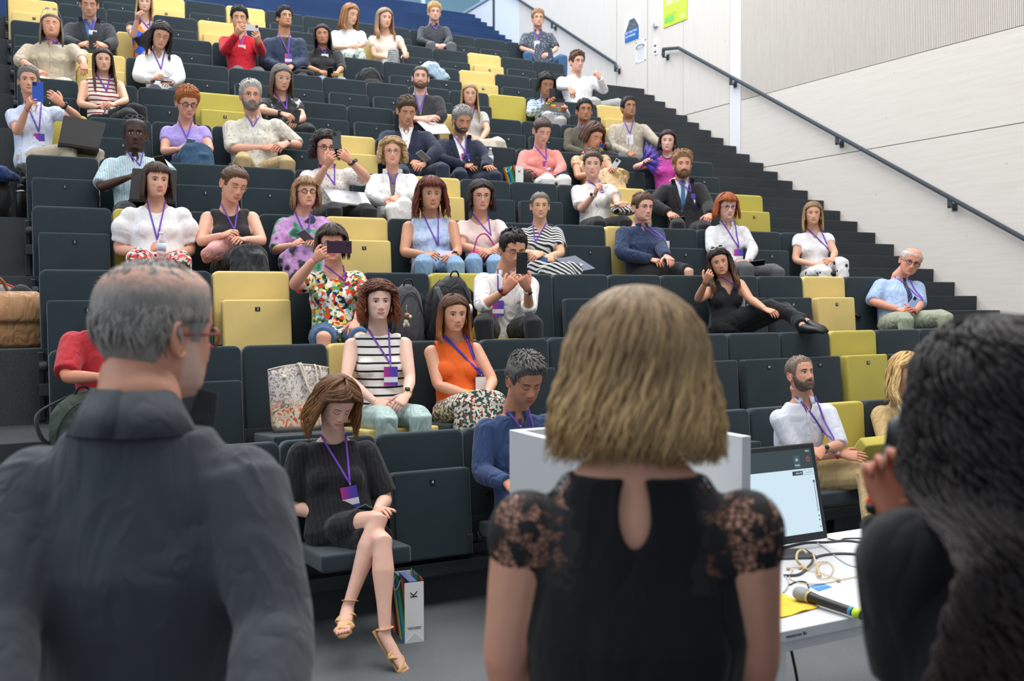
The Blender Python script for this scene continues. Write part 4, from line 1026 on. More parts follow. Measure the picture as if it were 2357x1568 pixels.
    if hm is not None:
        ob = link('hair', mesh_from('hair', xf(hm, HR, hc, hs), HAIR, True, o), root)
    if sp.get('glass'): link('glasses', mesh_from('glasses', xf(glasses(H, *sp['glass']), HR, hc, hs), FRAME, True, o), root)
    if sp.get('sung'):
        g = glasses(H, 'sun' if sp['sung'] != 'clear' else 'thin', sp['sung'] if sp['sung'] != 'clear' else '888888'); A2 = np.array(Matrix.Rotation(math.radians(-38), 3, 'X'))
        link('sunglasses', mesh_from('sunglasses', xf(xf(g, A2, (0, -.028, .078) if sp['hair'][0] != 'buzz' else (0, -.022, .062), 1.05), HR, hc, hs), FRAME, True, o), root)
    if sp.get('ear'):
        for sg in (-1, 1):
            mbe = MB(); c_ = np.array([sg*.082, .004, -.048]); pts = [c_+np.array([0, .014*math.cos(a), .014*math.sin(a)]) for a in np.linspace(0, 6.28, 13)]; loft(mbe, pts, [.004]*13, n=6, cap=False, col=lin(sp['ear']))
            link('earring', mesh_from('earring', xf(mbe, HR, hc, hs), FRAME, True, o), root)
    if sp.get('beads'):
        mbe = MB()
        for a in np.linspace(-2.2, 2.2, 26):
            p = neck+Lx*math.sin(a)*.072+bf*(math.cos(a)*.075)+up*(.01-.075*max(0, math.cos(a)))
            h = tree.ray_cast(Vector(p+bf*.4), Vector(-bf)); q = p+bf*.012; ball(mbe, q, (.0075,)*3, nu=7, nv=5, col=lin(sp['beads']))
        link('necklace', mesh_from('necklace', mbe, FRAME, True, o), root)
    if sp.get('watch'):
        for i, c in sp['watch']:
            Sh, E_, Wr, dr = sp['arms'][i]; t = nrm(Wr-E_); r_ = .031*s; mbe = MB(); loft(mbe, [Wr-t*.035, Wr-t*.015], [r_, r_], n=14, col=lin(c))
            u_ = nrm(bf+up*.6-np.dot(bf+up*.6, t)*t); loft(mbe, [Wr-t*.025+u_*r_*.8, Wr-t*.025+u_*(r_+.006)], [.017, .016], n=10, col=lin('e8e8e8' if c == 'd03030' else '202226'))
            link('watch', mesh_from('watch', mbe, FRAME, True, o), root)
    ln = sp.get('lan')
    if ln:
        pb = on_plane(ln[0], ln[1], mid, bf); zb = np.dot(pb-neck, up); xb = np.dot(pb-neck, Lx); xb = float(np.clip(xb, -.16, .16)); zb = min(zb, -.12)
        ml = M_PURPLE; last = None; bd = sp.get('badge', 1)
        zb2 = zb+(.075*1 if bd else 0); L2 = None; lany = None
        for c_, mm in (((.0, M_PURPLE),) if not sp.get('lan2') else ((.0, M_PURPLE), (.018, M_BLUE))):
            for sg in (-1, 1):
                pts = []
                for t in np.linspace(0, 1, 12):
                    pts.append(neck+Lx*(sg*(.066+c_)*(1-t)+(xb+c_*.6)*t)+up*(.006*(1-t)+zb2*t)+bf*(.03+.09*min(1, t*2)))
                ob, L_ = ribbon('lanyard', front, pts, .011 if ppm > 240 else .013, .005, mm, root, o, bf)
                lany = lany or ob; last = L_[-1]
        if bd:
            mbb = MB(); w_, h_ = .043, .060; c_ = last+up*-.075+bf*.008; rl_ = math.radians(sp.get('brl', 0)); X_ = Lx*math.cos(rl_)+up*math.sin(rl_); Z_ = np.cross(X_, -bf); Z_ = Z_ if Z_[2] > 0 else -Z_
            M4 = Matrix(((X_[0], -bf[0], Z_[0], c_[0]), (X_[1], -bf[1], Z_[1], c_[1]), (X_[2], -bf[2], Z_[2], c_[2]), (0, 0, 0, 1)))
            box(mbb, (-w_, -.0015, -h_), (w_, .0015, h_)); me = mesh_from('badge', mbb, M_BADGE if bd == 1 else M_BADGEW, False)
            ob = link('badge', me, lany); ob.matrix_world = M4; ob.matrix_local = Matrix.Translation(-Vector(o)) @ M4
            mbb = MB(); loft(mbb, [last-o, last+up*-.018-o], [.004, .003], n=6); link('clip', mesh_from('clip', mbb, M_STEEL), lany)
    shoe = sp.get('shoe')
    for i, (Hp, K, A_, toe) in enumerate(sp['legs']):
        if shoe == 'sandal':
            mbs = MB(); d = nrm(toe-A_); lt = nrm(np.cross(d, up)); un = np.cross(lt, d); un = un if un[2] > 0 else -un
            heel = A_-d*.05-un*.035; tp_ = toe+d*.045-un*.012
            loft(mbs, [heel, heel*.75+tp_*.25, heel*.45+tp_*.55, heel*.15+tp_*.85, tp_], [(.026, .008), (.034, .008), (.038, .008), (.042, .008), (.018, .008)], lat=lt, n=12)
            link('sole', mesh_from('sole', mbs, mat('sandal_sole', '9c7a50', .6), True, o), root)
            for t0, w_, hh in ((.45, .016, .030), (.62, .018, .026), (.74, .012, .022)):
                mbs = MB(); c_ = heel*(1-t0)+tp_*t0; pts = [c_+lt*.041*math.cos(a)*1.02+un*(.008+hh*math.sin(a))+d*.03*math.cos(a)*(1 if t0 != .62 else -1) for a in np.linspace(0, math.pi, 11)]
                loft(mbs, pts, [(.003, w_)]*11, lat=un, n=8); link('strap', mesh_from('strap', mbs, mat('sandal_tan', 'd9ac74', .45), True, o), root)
            mbs = MB(); c_ = A_+nrm(K-A_)*.035; u1 = nrm(np.cross(nrm(K-A_), lt)); pts = [c_+lt*.036*math.cos(a)+u1*.038*math.sin(a) for a in np.linspace(0, 6.283, 17)]
            loft(mbs, pts, [(.0025, .008)]*17, lat=nrm(K-A_), n=6, cap=False); link('ankle_strap', mesh_from('ankle_strap', mbs, mat('sandal_tan', 'd9ac74', .45), True, o), root)
            mbt = MB()
            for kk in range(5):
                b_ = toe+lt*(.026-.013*kk)*(1 if i == 0 else -1)-un*.002; loft(mbt, [b_-d*.01, b_+d*.012, b_+d*(.034-.005*kk)], [.0085, .009, .006], n=7, col=tuple(np.clip(sk*np.array([1, .85, .82]), 0, 1)))
            link('toes', mesh_from('toes', mbt, SKIN, True, o), root)
        elif not sp.get('stand'):
            mbs = MB(); d = nrm(toe-A_); lt = nrm(np.cross(d, up)); loft(mbs, [A_-d*.05-up*.03, A_-up*.015, A_*.5+toe*.5-up*.012, toe-up*.0, toe+d*.06-up*.008], [(.028, .03), (.038, .042), (.042, .034), (.042, .026), (.022, .014)], lat=lt, n=12)
            link('shoe', mesh_from('shoe', mbs, mat('shoe_'+(shoe or '1c1c20'), shoe or '1c1c20', .5), True, o), root)
    sp['root'] = root; sp['o'] = o; sp['tree'] = front
    return root
# ------------------------------------------------------------------ everyone in the hall (pose points in the 2357 x 1568 frame, turned into joints at real depths)
C_ = cloth
wht = C_('white_cotton', 'f0f0f0'); whl = C_('white_linen', 'ebeaea', wr=.8); blk = C_('black_jersey', '1b1b1e'); blkt = C_('black_trouser_cloth', '212226', wr=.4)
nav = C_('navy_suit_wool', '252c40', wr=.4); dgr = C_('dark_grey_wool', '33363c', wr=.4); khk = C_('khaki_chino', 'b39b70'); jean = C_('denim_blue', '3d5f86', wr=.5); grt = C_('grey_trouser_cloth', '5a5b60', wr=.4)
bge = C_('beige_linen', 'b9ad98', wr=.8); bgt = C_('beige_trouser_cloth', 'b5aa9a'); wtr = C_('white_trouser_cloth', 'e8e6e2')
flo = C_('floral_bright', 'eeeeee', 'floral', sc=42, cols=['d8402f', 'e9e7d8', '5f9a3f', '24303a', 'e9d35c', '9fc6d8', 'f0f0ea', '3f7a45', 'e04a3a'])
flr = C_('floral_red', 'eeeeee', 'floral', sc=52, cols=['d03a35', '2f7a48', 'e86a62', 'f3b9c2', '3a2838', 'd8352f', 'f2e9e4'])
tdy = C_('tie_dye', 'b58ac0', 'blotch', sc=7, cols=['2c4a52', '2f3136', 'b98cc4', 'c79ad0', '4f9a72', '27524a'])
ske = ['skin']
P_ = []
def p(**k): P_.append(k)
fairs, mids, tans, darks = 'e6bda6', 'd9a88c', 'b88462', '4a3228'
p(label='person in dark grey jacket and blue shirt reading a phone, top left', row=8, hd=(205, -20, 39), pt=20, sa=(165, 42), sb=(247, 44), ea=(152, 95), eb=(260, 100), wa=(182, 104), wb=(243, 106), ha=(207, 98), hb=(218, 98),
  skin=mids, hair=('short', '54432f'), top=dict(m=C_('chambray', '4a74ad'), nk='v', collar=1, placket=1), jac=dict(m=dgr), bot=dict(m=bgt), lan=(214, 90), badge=2)
p(label='person with long blonde hair and multicoloured dress, cheek resting on one hand', fem=1, row=8, hd=(333, -14, 30), sa=(304, 58), sb=(356, 60), ea=(306, 84), wa=(316, 42), ha=(319, 22), eb=(372, 98), wb=(345, 118),
  skin=fairs, hair=('long', 'b59567', dict(len=.20, vol=.012)), top=dict(m=C_('colour_block', '333333', 'floral', sc=9, cols=['22262e', 'e08a2a', '7c3038', 'e9c6b8', '2f5fd0', '7c3038', 'e98a30']), sl=.3, nk='v', hem=.8), lan=(345, 75), badge=0, rl=3)
p(label='person in beige blouse, sunglasses pushed up, arm over the yellow seat, top left', fem=1, fat=1.4, row=7, hd=(118, 33, 90), pt=-8, sa=(66, 112), sb=(164, 112), ea=(42, 140), eb=(188, 135), wa=(84, 162), wb=(193, 146), ha=(102, 172), hb=(194, 168), wid=1.1, closed=1,
  skin='dba183', hair=('long', '6e5c4c', dict(len=.13, vol=.008, tip='8a7a68', front=0)), sung='a0a0a0', top=dict(m=bge, sl=.8, nk='v', collar=1, placket=1), bot=dict(m=C_('cream_trousers', 'd6ccbc')), lan=(131, 110), badge=2)
p(label='person with dark wavy hair and white blouse writing on a tablet', fem=1, row=7, hd=(370, 49, 113), yw=8, pt=24, rl=8, sa=(332, 132), sb=(402, 133), ea=(317, 176), eb=(415, 178), wa=(350, 184), wb=(395, 190), ha=(370, 170), hb=(378, 188),
  skin='d8a68a', hair=('long', '2b211f', dict(len=.15, vol=.014, wave=.006)), glass=('round', 'b08a5a'), top=dict(m=wht, sl=1, nk='v', ease=.02, collar=1), bot=dict(m=nav), lan=(371, 168), badge=0)
p(label='person with long brown hair in a red and white striped sleeveless top', fem=1, row=6, hd=(237, 113, 168), yw=5, pt=2, rl=-3, sa=(193, 193), sb=(272, 194), ea=(184, 240), eb=(290, 232), wa=(226, 247), wb=(262, 240), ha=(243, 240), hb=(246, 238), ka=(320, 250), kb=(300, 262), by=10,
  skin='e0b094', hair=('long', '3c2c25', dict(len=.27, vol=.014, tip='6a4a38', n=1)), top=dict(m=C_('red_stripes', 'efe9e4', 'h', '8e2f35', sc=7.5), sl=0, nk='crew'), bot=dict(m=blkt, ease=.02), lan=(240, 215), badge=0)
p(label='person in light blue shirt photographing with a blue phone, far left', row=5, hd=(66, 155, 219), pt=2, sa=(44, 262), sb=(128, 258), ea=(40, 306), wa=(62, 250), ha=(74, 222), eb=(180, 270), wb=(142, 240), hb=(112, 212), pb=(-.3, -.8, .1), ka=(158, 345), kb=(222, 350), curl=.6,
  skin='dca489', hair=('short', '6e6a66'), sung='clear', top=dict(m=C_('pale_blue_cotton', 'c9d4e8', wr=.8), sl=.3, nk='v', collar=1, placket=1), bot=dict(m=bgt), lan=(90, 330), badge=1, watch=[(1, '1c2a48')])
p(label='person with shaved head, glasses on forehead, pale striped short-sleeved shirt, behind a black laptop', row=4, fat=.4, hd=(311, 272, 347), pt=2, sa=(256, 378), sb=(362, 376), ea=(230, 432), eb=(392, 405), wa=(296, 408), wb=(352, 398), ha=(322, 398), hb=(368, 380), jaw=1.05,
  skin=darks, hair=('buzz', '2a1f1b'), brow='1a1210', top=dict(m=C_('thin_pale_stripes', 'a9c2cc', 'v', 'dfe9ec', sc=18, wr=.8), sl=.45, nk='v', collar=1, placket=1, ease=.016), bot=dict(m=blkt), lan=(322, 376), badge=0, sung='clear', eye='1a100c')
p(label='person with short copper hair and glasses in a lilac T-shirt, looking down', fem=1, row=5, hd=(431, 202, 272), yw=12, pt=20, sa=(386, 297), sb=(466, 297), ea=(378, 350), eb=(484, 346), wa=(410, 344), wb=(443, 340), ha=(432, 332), hb=(430, 334), ka=(440, 342), kb=(466, 358),
  skin='dba58c', hair=('short', '9c5a2c', dict(vol=.016, part=.8, ex=-.004)), glass=('thick', '24242a'), top=dict(m=C_('lilac_jersey', 'a493d6'), sl=.25, nk='scoop'), bot=dict(m=C_('dark_denim', '34506c'), skirt=1), lan=(430, 325), badge=0)
p(label='person with grey hair, beard and glasses in a pale patterned shirt, hands folded', row=5, fat=1.0, hd=(577, 186, 259), yw=8, sa=(540, 292), sb=(640, 288), ea=(533, 342), eb=(688, 334), wa=(606, 340), wb=(660, 330), ha=(634, 338), hb=(636, 340), ka=(560, 364), kb=(662, 372),
  skin='d6a18a', hair=('short', 'a9a7a2', dict(vol=.015, part=.5)), beard=('b9b4ac', .75, .007), brow='77706a', glass=('thin', '5a4a40'), top=dict(m=C_('flecked_grey', 'c6c3b6', 'blotch', sc=30, cols=['a8a698', 'c9c6ba', 'cfccc0', 'd2cfc4'], wr=.9), sl=.5, nk='v', collar=1, placket=1, ease=.018), bot=dict(m=khk), lan=(583, 315), badge=2, watch=[(1, '9a9a9a')])
p(label='person with long grey hair, clear glasses and black printed T-shirt, phone in hand', fem=1, row=6, fat=.3, hd=(648, 148, 213), yw=18, pt=12, sa=(612, 228), sb=(682, 226), ea=(604, 255), eb=(698, 272), wa=(650, 262), wb=(682, 280), ha=(676, 270), hb=(672, 286), kb=(712, 296), by=12,
  skin='d6a58c', hair=('long', '6f6760', dict(len=.12, vol=.012, tip='5e4a3a', part=-.1)), glass=('round', 'dfe4e8'), top=dict(m=C_('black_white_print', '2e2f33', 'blotch', sc=10, cols=['c9ccd0', '3a3b40', '2c2d31', '2c2d31', '2c2d31']), sl=.3, nk='scoop'), bot=dict(m=blkt), lan=(652, 258), badge=0, watch=[(0, '2a2a2e')])
p(label='person in a bright red cardigan taking a picture with a silver phone', row=8, hd=(551, 16, 72), pt=6, sa=(520, 86), sb=(590, 88), ea=(517, 118), eb=(602, 120), wa=(545, 80), wb=(594, 98), ha=(556, 60), hb=(589, 76), curl=.7, pa=(.3, -.8, 0), pb=(-.3, -.8, 0),
  skin='d9ab8c', hair=('short', '1b1a1c', dict(vol=.014)), brow='18161a', top=dict(m=C_('red_knit', 'c01f30', wr=.6), nk='v', ease=.016), bot=dict(m=grt), lan=(557, 122), badge=2, closed=1)
p(label='person with glasses in a navy bomber jacket and brown T-shirt, chin raised', row=8, hd=(655, 19, 68), yw=22, pt=-12, sa=(618, 98), sb=(688, 98), ea=(612, 144), eb=(698, 144), wa=(640, 152), wb=(672, 152),
  skin='c39372', hair=('short', '17161a', dict(vol=.018)), brow='151315', glass=('round', '6a6a6a'), top=dict(m=C_('brown_cotton', '4c4540'), nk='crew'), jac=dict(m=C_('navy_nylon', '2b3a55', rough=.6), full=1, open=.045, lapel=0), bot=dict(m=blkt), lan=(664, 142), badge=1)
p(label='person with long black hair over one shoulder in a black top, phone in hand', fem=1, row=8, fat=.3, hd=(742, 58, 106), rl=-3, sa=(706, 122), sb=(775, 121), ea=(704, 155), eb=(788, 156), wa=(738, 165), wb=(776, 168), ha=(752, 168), hb=(768, 168),
  skin='c08e6e', hair=('long', '17151a', dict(len=.17, vol=.012)), brow='151315', top=dict(m=C_('charcoal_top', '313235'), sl=.8, nk='crew'), bot=dict(m=C_('pale_jeans', '7f8f98')), lan=(748, 140), badge=2)
p(label='person with long auburn hair in a white T-shirt, turned to her neighbour', fem=1, row=9, hd=(806, 10, 58), yw=40, pt=14, sa=(774, 72), sb=(832, 73), ea=(772, 110), eb=(838, 100), wa=(800, 109), wb=(826, 106), ha=(812, 104), hb=(818, 104), ka=(800, 125), kb=(830, 120),
  skin='e0b49c', hair=('long', '9a6c44', dict(len=.14, vol=.014)), ear='f4f4f0', top=dict(m=C_('white_grey_knit', 'd8d8da', 'blotch', sc=14, cols=['c9cacd', 'dedee0', 'e4e4e6']), sl=.5, nk='crew'), bot=dict(m=C_('palm_print', 'd5dcd6', 'blotch', sc=16, cols=['5d8a7c', 'cdd6cf', 'dfe3de', '84a497'])))
p(label='person with long light brown hair in a cream blouse, holding a small yellow fruit', fem=1, row=9, hd=(885, 20, 67), yw=22, pt=4, sa=(862, 90), sb=(920, 90), ea=(862, 128), eb=(930, 112), wa=(892, 133), wb=(933, 126), ha=(905, 132), hb=(936, 126), kb=(905, 118),
  skin='e4b69e', hair=('long', '8d7560', dict(len=.20, vol=.014, tip='b08a62')), top=dict(m=C_('cream_silk', 'e2d6c8'), sl=.25, nk='scoop'), bot=dict(m=C_('zigzag_print', 'c9ccce', 'd', '3a3d44', sc=22)))
p(label='person with fair hair and glasses in a black zip jacket, topmost row of seats', row=10, hd=(1000, 9, 50), yw=10, pt=4, sa=(972, 66), sb=(1024, 66), ea=(967, 94), eb=(1035, 92), wa=(998, 104), wb=(1024, 104), ha=(1012, 106), hb=(1014, 106), ka=(992, 102), kb=(1040, 104),
  skin='e8b8a4', hair=('short', 'c39f6c', dict(vol=.020, ex=-.008)), glass=('thin', '707070'), top=dict(m=C_('black_softshell', '343940', rough=.6), nk='crew', collar=1), bot=dict(m=grt), lan=(1004, 66), badge=0)
p(label='person in dark patterned short-sleeved shirt and jeans, right end of the top row', row=10, hd=(1238, 22, 66), yw=10, sa=(1210, 82), sb=(1266, 82), ea=(1200, 112), eb=(1281, 112), wa=(1242, 124), wb=(1266, 124), ha=(1262, 126), hb=(1250, 128), ka=(1214, 124), kb=(1296, 132),
  skin='e2b09a', hair=('short', 'a07b5c', dict(vol=.016, ex=-.006)), glass=('thin', '5a5a5a'), top=dict(m=C_('dotted_shirt', '4a5260', 'dots', 'aab2bc', sc=34), sl=.45, nk='v', collar=1), bot=dict(m=jean), lan=(1236, 108), badge=2)
p(label='person in a white sweater raising one fist beside the upper stairs', row=8, hd=(1328, 121, 166), yw=28, pt=2, sa=(1295, 180), sb=(1368, 178), ea=(1286, 198), wa=(1310, 202), ha=(1322, 222), eb=(1392, 210), wb=(1380, 180), hb=(1368, 158), ka=(1372, 232), kb=(1452, 230), cb=1.3, by=18,
  skin='e4b39e', hair=('short', '5a4132', dict(vol=.020)), glass=('thin', '3a3a3a'), top=dict(m=C_('white_knit', 'e2e3e6'), nk='v', collar=1, ease=.016), bot=dict(m=C_('light_grey_trousers', 'a9a8a8')), watch=[(1, '303030')])
p(label='person in a blue plaid shirt with a phone above a stickered tablet', row=7, hd=(1258, 166, 219), yw=14, pt=24, sa=(1228, 228), sb=(1290, 232), ea=(1220, 262), eb=(1304, 266), wa=(1258, 240), wb=(1298, 256), ha=(1268, 224), hb=(1299, 240), ka=(1262, 264), kb=(1292, 276),
  skin='b98a6c', hair=('bob', '1a181b', dict(len=.05, vol=.016, part=-.2)), brow='151315', top=dict(m=C_('blue_plaid', '4a6b94', 'plaid', '8aa2bd', sc=8), nk='v', collar=1), bot=dict(m=C_('light_grey_trousers', 'a9a8a8')), lan=(1248, 240), badge=0)
p(label='bearded person with shaved head, open black shirt over grey T-shirt, arms crossed', row=6, hd=(968, 152, 207), rl=2, sa=(930, 232), sb=(1006, 232), ea=(934, 274), eb=(1018, 272), wa=(985, 277), wb=(962, 272), ha=(1004, 268), hb=(940, 270), 
  skin='e2b39e', hair=('buzz', '4a3c34'), beard=('3a2a22', .85, .009), top=dict(m=C_('grey_tee', '9a9aa0'), nk='crew', sl=.3), jac=dict(m=C_('black_shirt_cloth', '35353a'), full=1, open=.06, lapel=0, sl=.7), bot=dict(m=blkt), lan=(966, 262), badge=0)
p(label='person with very long straight blonde hair and glasses in a thin-striped grey top', fem=1, row=6, hd=(1081, 194, 244), yw=6, sa=(1054, 258), sb=(1110, 260), ea=(1050, 302), eb=(1122, 300), wa=(1090, 316), wb=(1108, 320), ha=(1104, 322), hb=(1098, 322), kb=(1150, 326),
  skin='dfae94', hair=('long', '9c7d56', dict(len=.26, vol=.010, tip='b99a70')), glass=('round', 'c0a890'), top=dict(m=C_('thin_grey_stripes', 'c9c8c4', 'h', '7d7d7d', sc=16), sl=.3, nk='crew'), bot=dict(m=C_('cream_trousers', 'd6ccbc'), skirt=1), bare=1, lan=(1078, 300), badge=0)
p(label='person with brown hair in a navy suit, looking down at his hands', row=5, fat=.3, hd=(936, 219, 291), yw=12, pt=24, sa=(894, 304), sb=(982, 306), ea=(884, 350), eb=(1005, 348), wa=(944, 372), wb=(976, 378), ha=(966, 378), hb=(960, 384), ka=(925, 392), kb=(1020, 385),
  skin='d6a184', hair=('short', '4a3a2e', dict(vol=.012)), top=dict(m=wht, nk='v', collar=1, placket=2), jac=dict(m=nav, open=.08), bot=dict(m=nav), watch=[(1, 'b0b0b0')])
p(label='person with grey hair in a navy suit holding a phone and water bottle', row=5, hd=(1063, 246, 308), yw=20, pt=22, sa=(1020, 326), sb=(1094, 328), ea=(1008, 368), eb=(1122, 366), wa=(1070, 382), wb=(1118, 386), ha=(1092, 382), hb=(1130, 382), ka=(1060, 398), kb=(1140, 402), by=8,
  skin='d09a7c', hair=('short', '8d8b88', dict(vol=.013)), beard=('8d8882', .6, .002), brow='4a4440', top=dict(m=wht, nk='v', collar=1), jac=dict(m=nav, open=.08), bot=dict(m=nav), lan=(1066, 372), badge=1)
p(label='person with tied-back dark hair in a coral long-sleeved top, looking down', fem=1, row=5, hd=(1248, 271, 332), yw=20, pt=26, sa=(1210, 352), sb=(1278, 352), ea=(1198, 390), eb=(1294, 386), wa=(1250, 402), wb=(1280, 404), ha=(1264, 402), hb=(1290, 402), ka=(1262, 412), kb=(1300, 412),
  skin='e2b29e', hair=('tied', '4a3a33', dict(vol=.013)), top=dict(m=C_('coral_jersey', 'd98a82'), sl=1, nk='crew', ease=.014), bot=dict(m=wtr), lan=(1258, 388), badge=1)
p(label='person with short black hair and glasses in an olive shirt', row=6, hd=(1345, 228, 283), yw=12, sa=(1312, 300), sb=(1376, 300), ea=(1306, 342), eb=(1400, 338), wa=(1342, 352), wb=(1392, 338), ha=(1358, 352), hb=(1388, 322), 
  skin='b98566', hair=('short', '1a181b', dict(vol=.010)), brow='151315', glass=('thin', '4a4a4a'), top=dict(m=C_('olive_shirt', '5b5448', wr=.7), nk='v', collar=1), bot=dict(m=blkt), lan=(1352, 320), badge=0)
p(label='person with black hair and glasses in a beige collarless shirt', row=6, hd=(1447, 225, 275), yw=22, pt=-10, sa=(1414, 294), sb=(1480, 294), ea=(1408, 338), eb=(1508, 324), wa=(1446, 354), wb=(1548, 342), ha=(1462, 358), ka=(1430, 362), kb=(1480, 366),
  skin='a87a5c', hair=('short', '1a181b', dict(vol=.012)), brow='151315', glass=('thin', '3a3a3a'), top=dict(m=C_('oatmeal_linen', 'b8aea0', wr=.8), nk='crew', placket=2), bot=dict(m=grt), lan=(1450, 326), badge=2)
p(label='person with a chestnut bob in a gold satin blouse, reading a grey phone', fem=1, row=5, fat=.4, hd=(1366, 280, 346), yw=38, pt=24, sa=(1332, 368), sb=(1392, 366), ea=(1330, 408), eb=(1408, 392), wa=(1372, 398), wb=(1400, 392), ha=(1392, 390), hb=(1412, 384), ka=(1380, 412), kb=(1420, 405),
  skin='d7a184', hair=('bob', '54392b', dict(len=.03, vol=.022, part=-.3, flare=.01)), top=dict(m=C_('satin_print', 'c9a878', 'blotch', sc=10, cols=['7d6f3a', 'cfae84', 'd9bf9a', 'b88a5a', '8a7a44'], rough=.5), sl=.2, nk='scoop'), bot=dict(m=C_('satin_print', 'c9a878'), skirt=1), lan=(1356, 380), badge=0)
p(label='person in a magenta blouse and bead necklace, holding a blue feathery fan', fem=1, row=5, fat=.4, hd=(1537, 301, 352), yw=-2, rl=4, sa=(1504, 368), sb=(1572, 368), ea=(1462, 386), wa=(1484, 378), ha=(1488, 362), eb=(1580, 400), wb=(1560, 410),
  skin='e4b8a4', hair=('long', '2b2022', dict(len=.06, vol=.014)), ear='e0e0e0', beads='5a2a3a', top=dict(m=C_('magenta_silk', 'c040a0', rough=.5), sl=.25, nk='v'), bot=dict(m=blkt), smile=1)
p(label='person with a ginger beard in a black suit, white shirt and blue tie', row=4, hd=(1571, 348, 413), yw=10, sa=(1532, 436), sb=(1608, 432), ea=(1500, 470), wa=(1540, 490), ha=(1552, 502), eb=(1630, 474), wb=(1634, 494), hb=(1628, 506), ka=(1560, 514), kb=(1622, 520), by=5,
  skin='dca088', hair=('short', '8d6a48', dict(vol=.020)), beard=('7a4630', .9, .012), top=dict(m=C_('white_shirt_cloth', 'd4dbe6'), nk='v', collar=1), jac=dict(m=C_('black_suit_wool', '26262a', wr=.4), open=.085), tie=C_('blue_tie', '3a6590', wr=.1), bot=dict(m=C_('black_suit_wool', '26262a')), lan=(1588, 462), badge=1, watch=[(0, 'c9a95a')])
p(label='person in white printed T-shirt, sunglasses on head, hand raised to her chin', fem=1, row=4, fat=.3, hd=(1364, 349, 413), yw=0, rl=2, sa=(1332, 434), sb=(1402, 432), ea=(1338, 484), wa=(1370, 444), ha=(1380, 420), eb=(1420, 460), wb=(1420, 470), hb=(1436, 466), ca=1.3, ka=(1380, 512), kb=(1440, 510),
  skin='e2b09c', hair=('tied', '4a3a30', dict(vol=.013)), sung='111114', smile=.9, top=dict(m=C_('white_print_tee', 'd9d8d4', 'blotch', sc=11, cols=['8f9296', 'd3d2ce', 'dddcd8', 'e0dfdb', 'e0dfdb']), sl=.4, nk='crew', ease=.016), bot=dict(m=blkt), lan=(1386, 458), badge=1, watch=[(0, 'e0e0e0')])
p(label='person with dark curly hair and pale flecked T-shirt, photographing over a silver laptop', fem=1, row=4, fat=.5, hd=(748, 303, 376), yw=14, pt=8, sa=(716, 402), sb=(806, 398), ea=(722, 432), wa=(752, 380), ha=(768, 350), eb=(846, 410), wb=(804, 370), hb=(776, 346), ka=(770, 482), kb=(850, 484), curl=.8, pa=(.2, -.8, 0), pb=(-.3, -.8, .1),
  skin='e0aa92', hair=('curly', '2d2224', dict(len=.05, vol=.020, curl=.013, w=.006, locks=260)), glass=('thick', '3a2a34'), beads='a02a3a', ear='202020', top=dict(m=C_('flecked_white', 'e2ddd8', 'dots', '8a8078', sc=46), sl=.4, nk='crew', ease=.016), bot=dict(m=blkt), lan=(770, 430), badge=0, watch=[(1, '3a2a58')], smile=1)
p(label='person with curly blonde hair and glasses in a white shirt and white trousers', fem=1, row=4, hd=(903, 320, 383), yw=2, sa=(866, 414), sb=(942, 414), ea=(852, 456), eb=(958, 446), wa=(892, 462), wb=(916, 452), ha=(904, 472), hb=(898, 468), ka=(905, 480), kb=(930, 466),
  skin='e0aa92', hair=('curly', 'a98b62', dict(len=.05, vol=.026, curl=.013, w=.006, locks=300, tip='c9ae84')), glass=('round', '4a3a34'), smile=.8, top=dict(m=C_('taupe_tee', '8d7c74'), nk='crew', sl=.3), jac=dict(m=whl, full=1, open=.05), bot=dict(m=wtr), lan=(906, 425), badge=0, watch=[(1, 'c9b06a')])
p(label='person with dark brown bob, white puffed sleeves and red floral trousers', fem=1, row=3, fat=.8, hd=(360, 376, 457), yw=14, pt=2, sa=(302, 492), sb=(420, 492), ea=(270, 576), eb=(440, 578), wa=(338, 580), wb=(402, 584), ha=(372, 556), hb=(378, 592), ka=(316, 592), kb=(416, 598),
  skin='e0ac92', hair=('bob', '43302a', dict(len=.10, vol=.013, bangs=1)), top=dict(m=C_('white_jersey', 'e9e8ea', wr=.5), sl=.4, nk='scoop', puff=1), bot=dict(m=flr, ease=.02), lan=(362, 555), badge=0)
p(label='person in black tank top with tied-back brown hair and gold glasses, looking down', fem=1, row=3, fat=.3, hd=(538, 382, 468), yw=24, pt=18, rl=8, sa=(484, 492), sb=(584, 492), ea=(462, 558), eb=(604, 556), wa=(512, 542), wb=(560, 552), ha=(540, 532), hb=(544, 548), ka=(556, 585), kb=(590, 590), smile=.8, bare=1,
  skin='e0ab92', hair=('tied', '5a4030', dict(vol=.013)), glass=('round', 'c9a060'), top=dict(m=C_('charcoal_rib', '2d2c2f', wr=.3), sl=0, nk='scoop', ease=.006), bot=dict(m=C_('black_satin', '23262b', rough=.5, wr=.9), skirt=1), lan=(540, 532), badge=0)
p(label='person with light brown shag cut and black glasses in a tie-dyed dress', fem=1, row=3, hd=(704, 410, 482), yw=14, pt=-6, sa=(648, 514), sb=(733, 512), ea=(634, 576), eb=(748, 556), wa=(674, 564), wb=(722, 558), ha=(700, 550), hb=(714, 552), ka=(670, 595), kb=(735, 572),
  skin='dfa98f', hair=('bob', '8a6a4c', dict(len=.08, vol=.018, bangs=1, wave=.008, part=-.2, tip='9c7c5a')), glass=('thick', '1c1c20'), closed=1, top=dict(m=tdy, sl=.5, nk='crew', ease=.016, hem=.95), lan=(707, 552), badge=0)
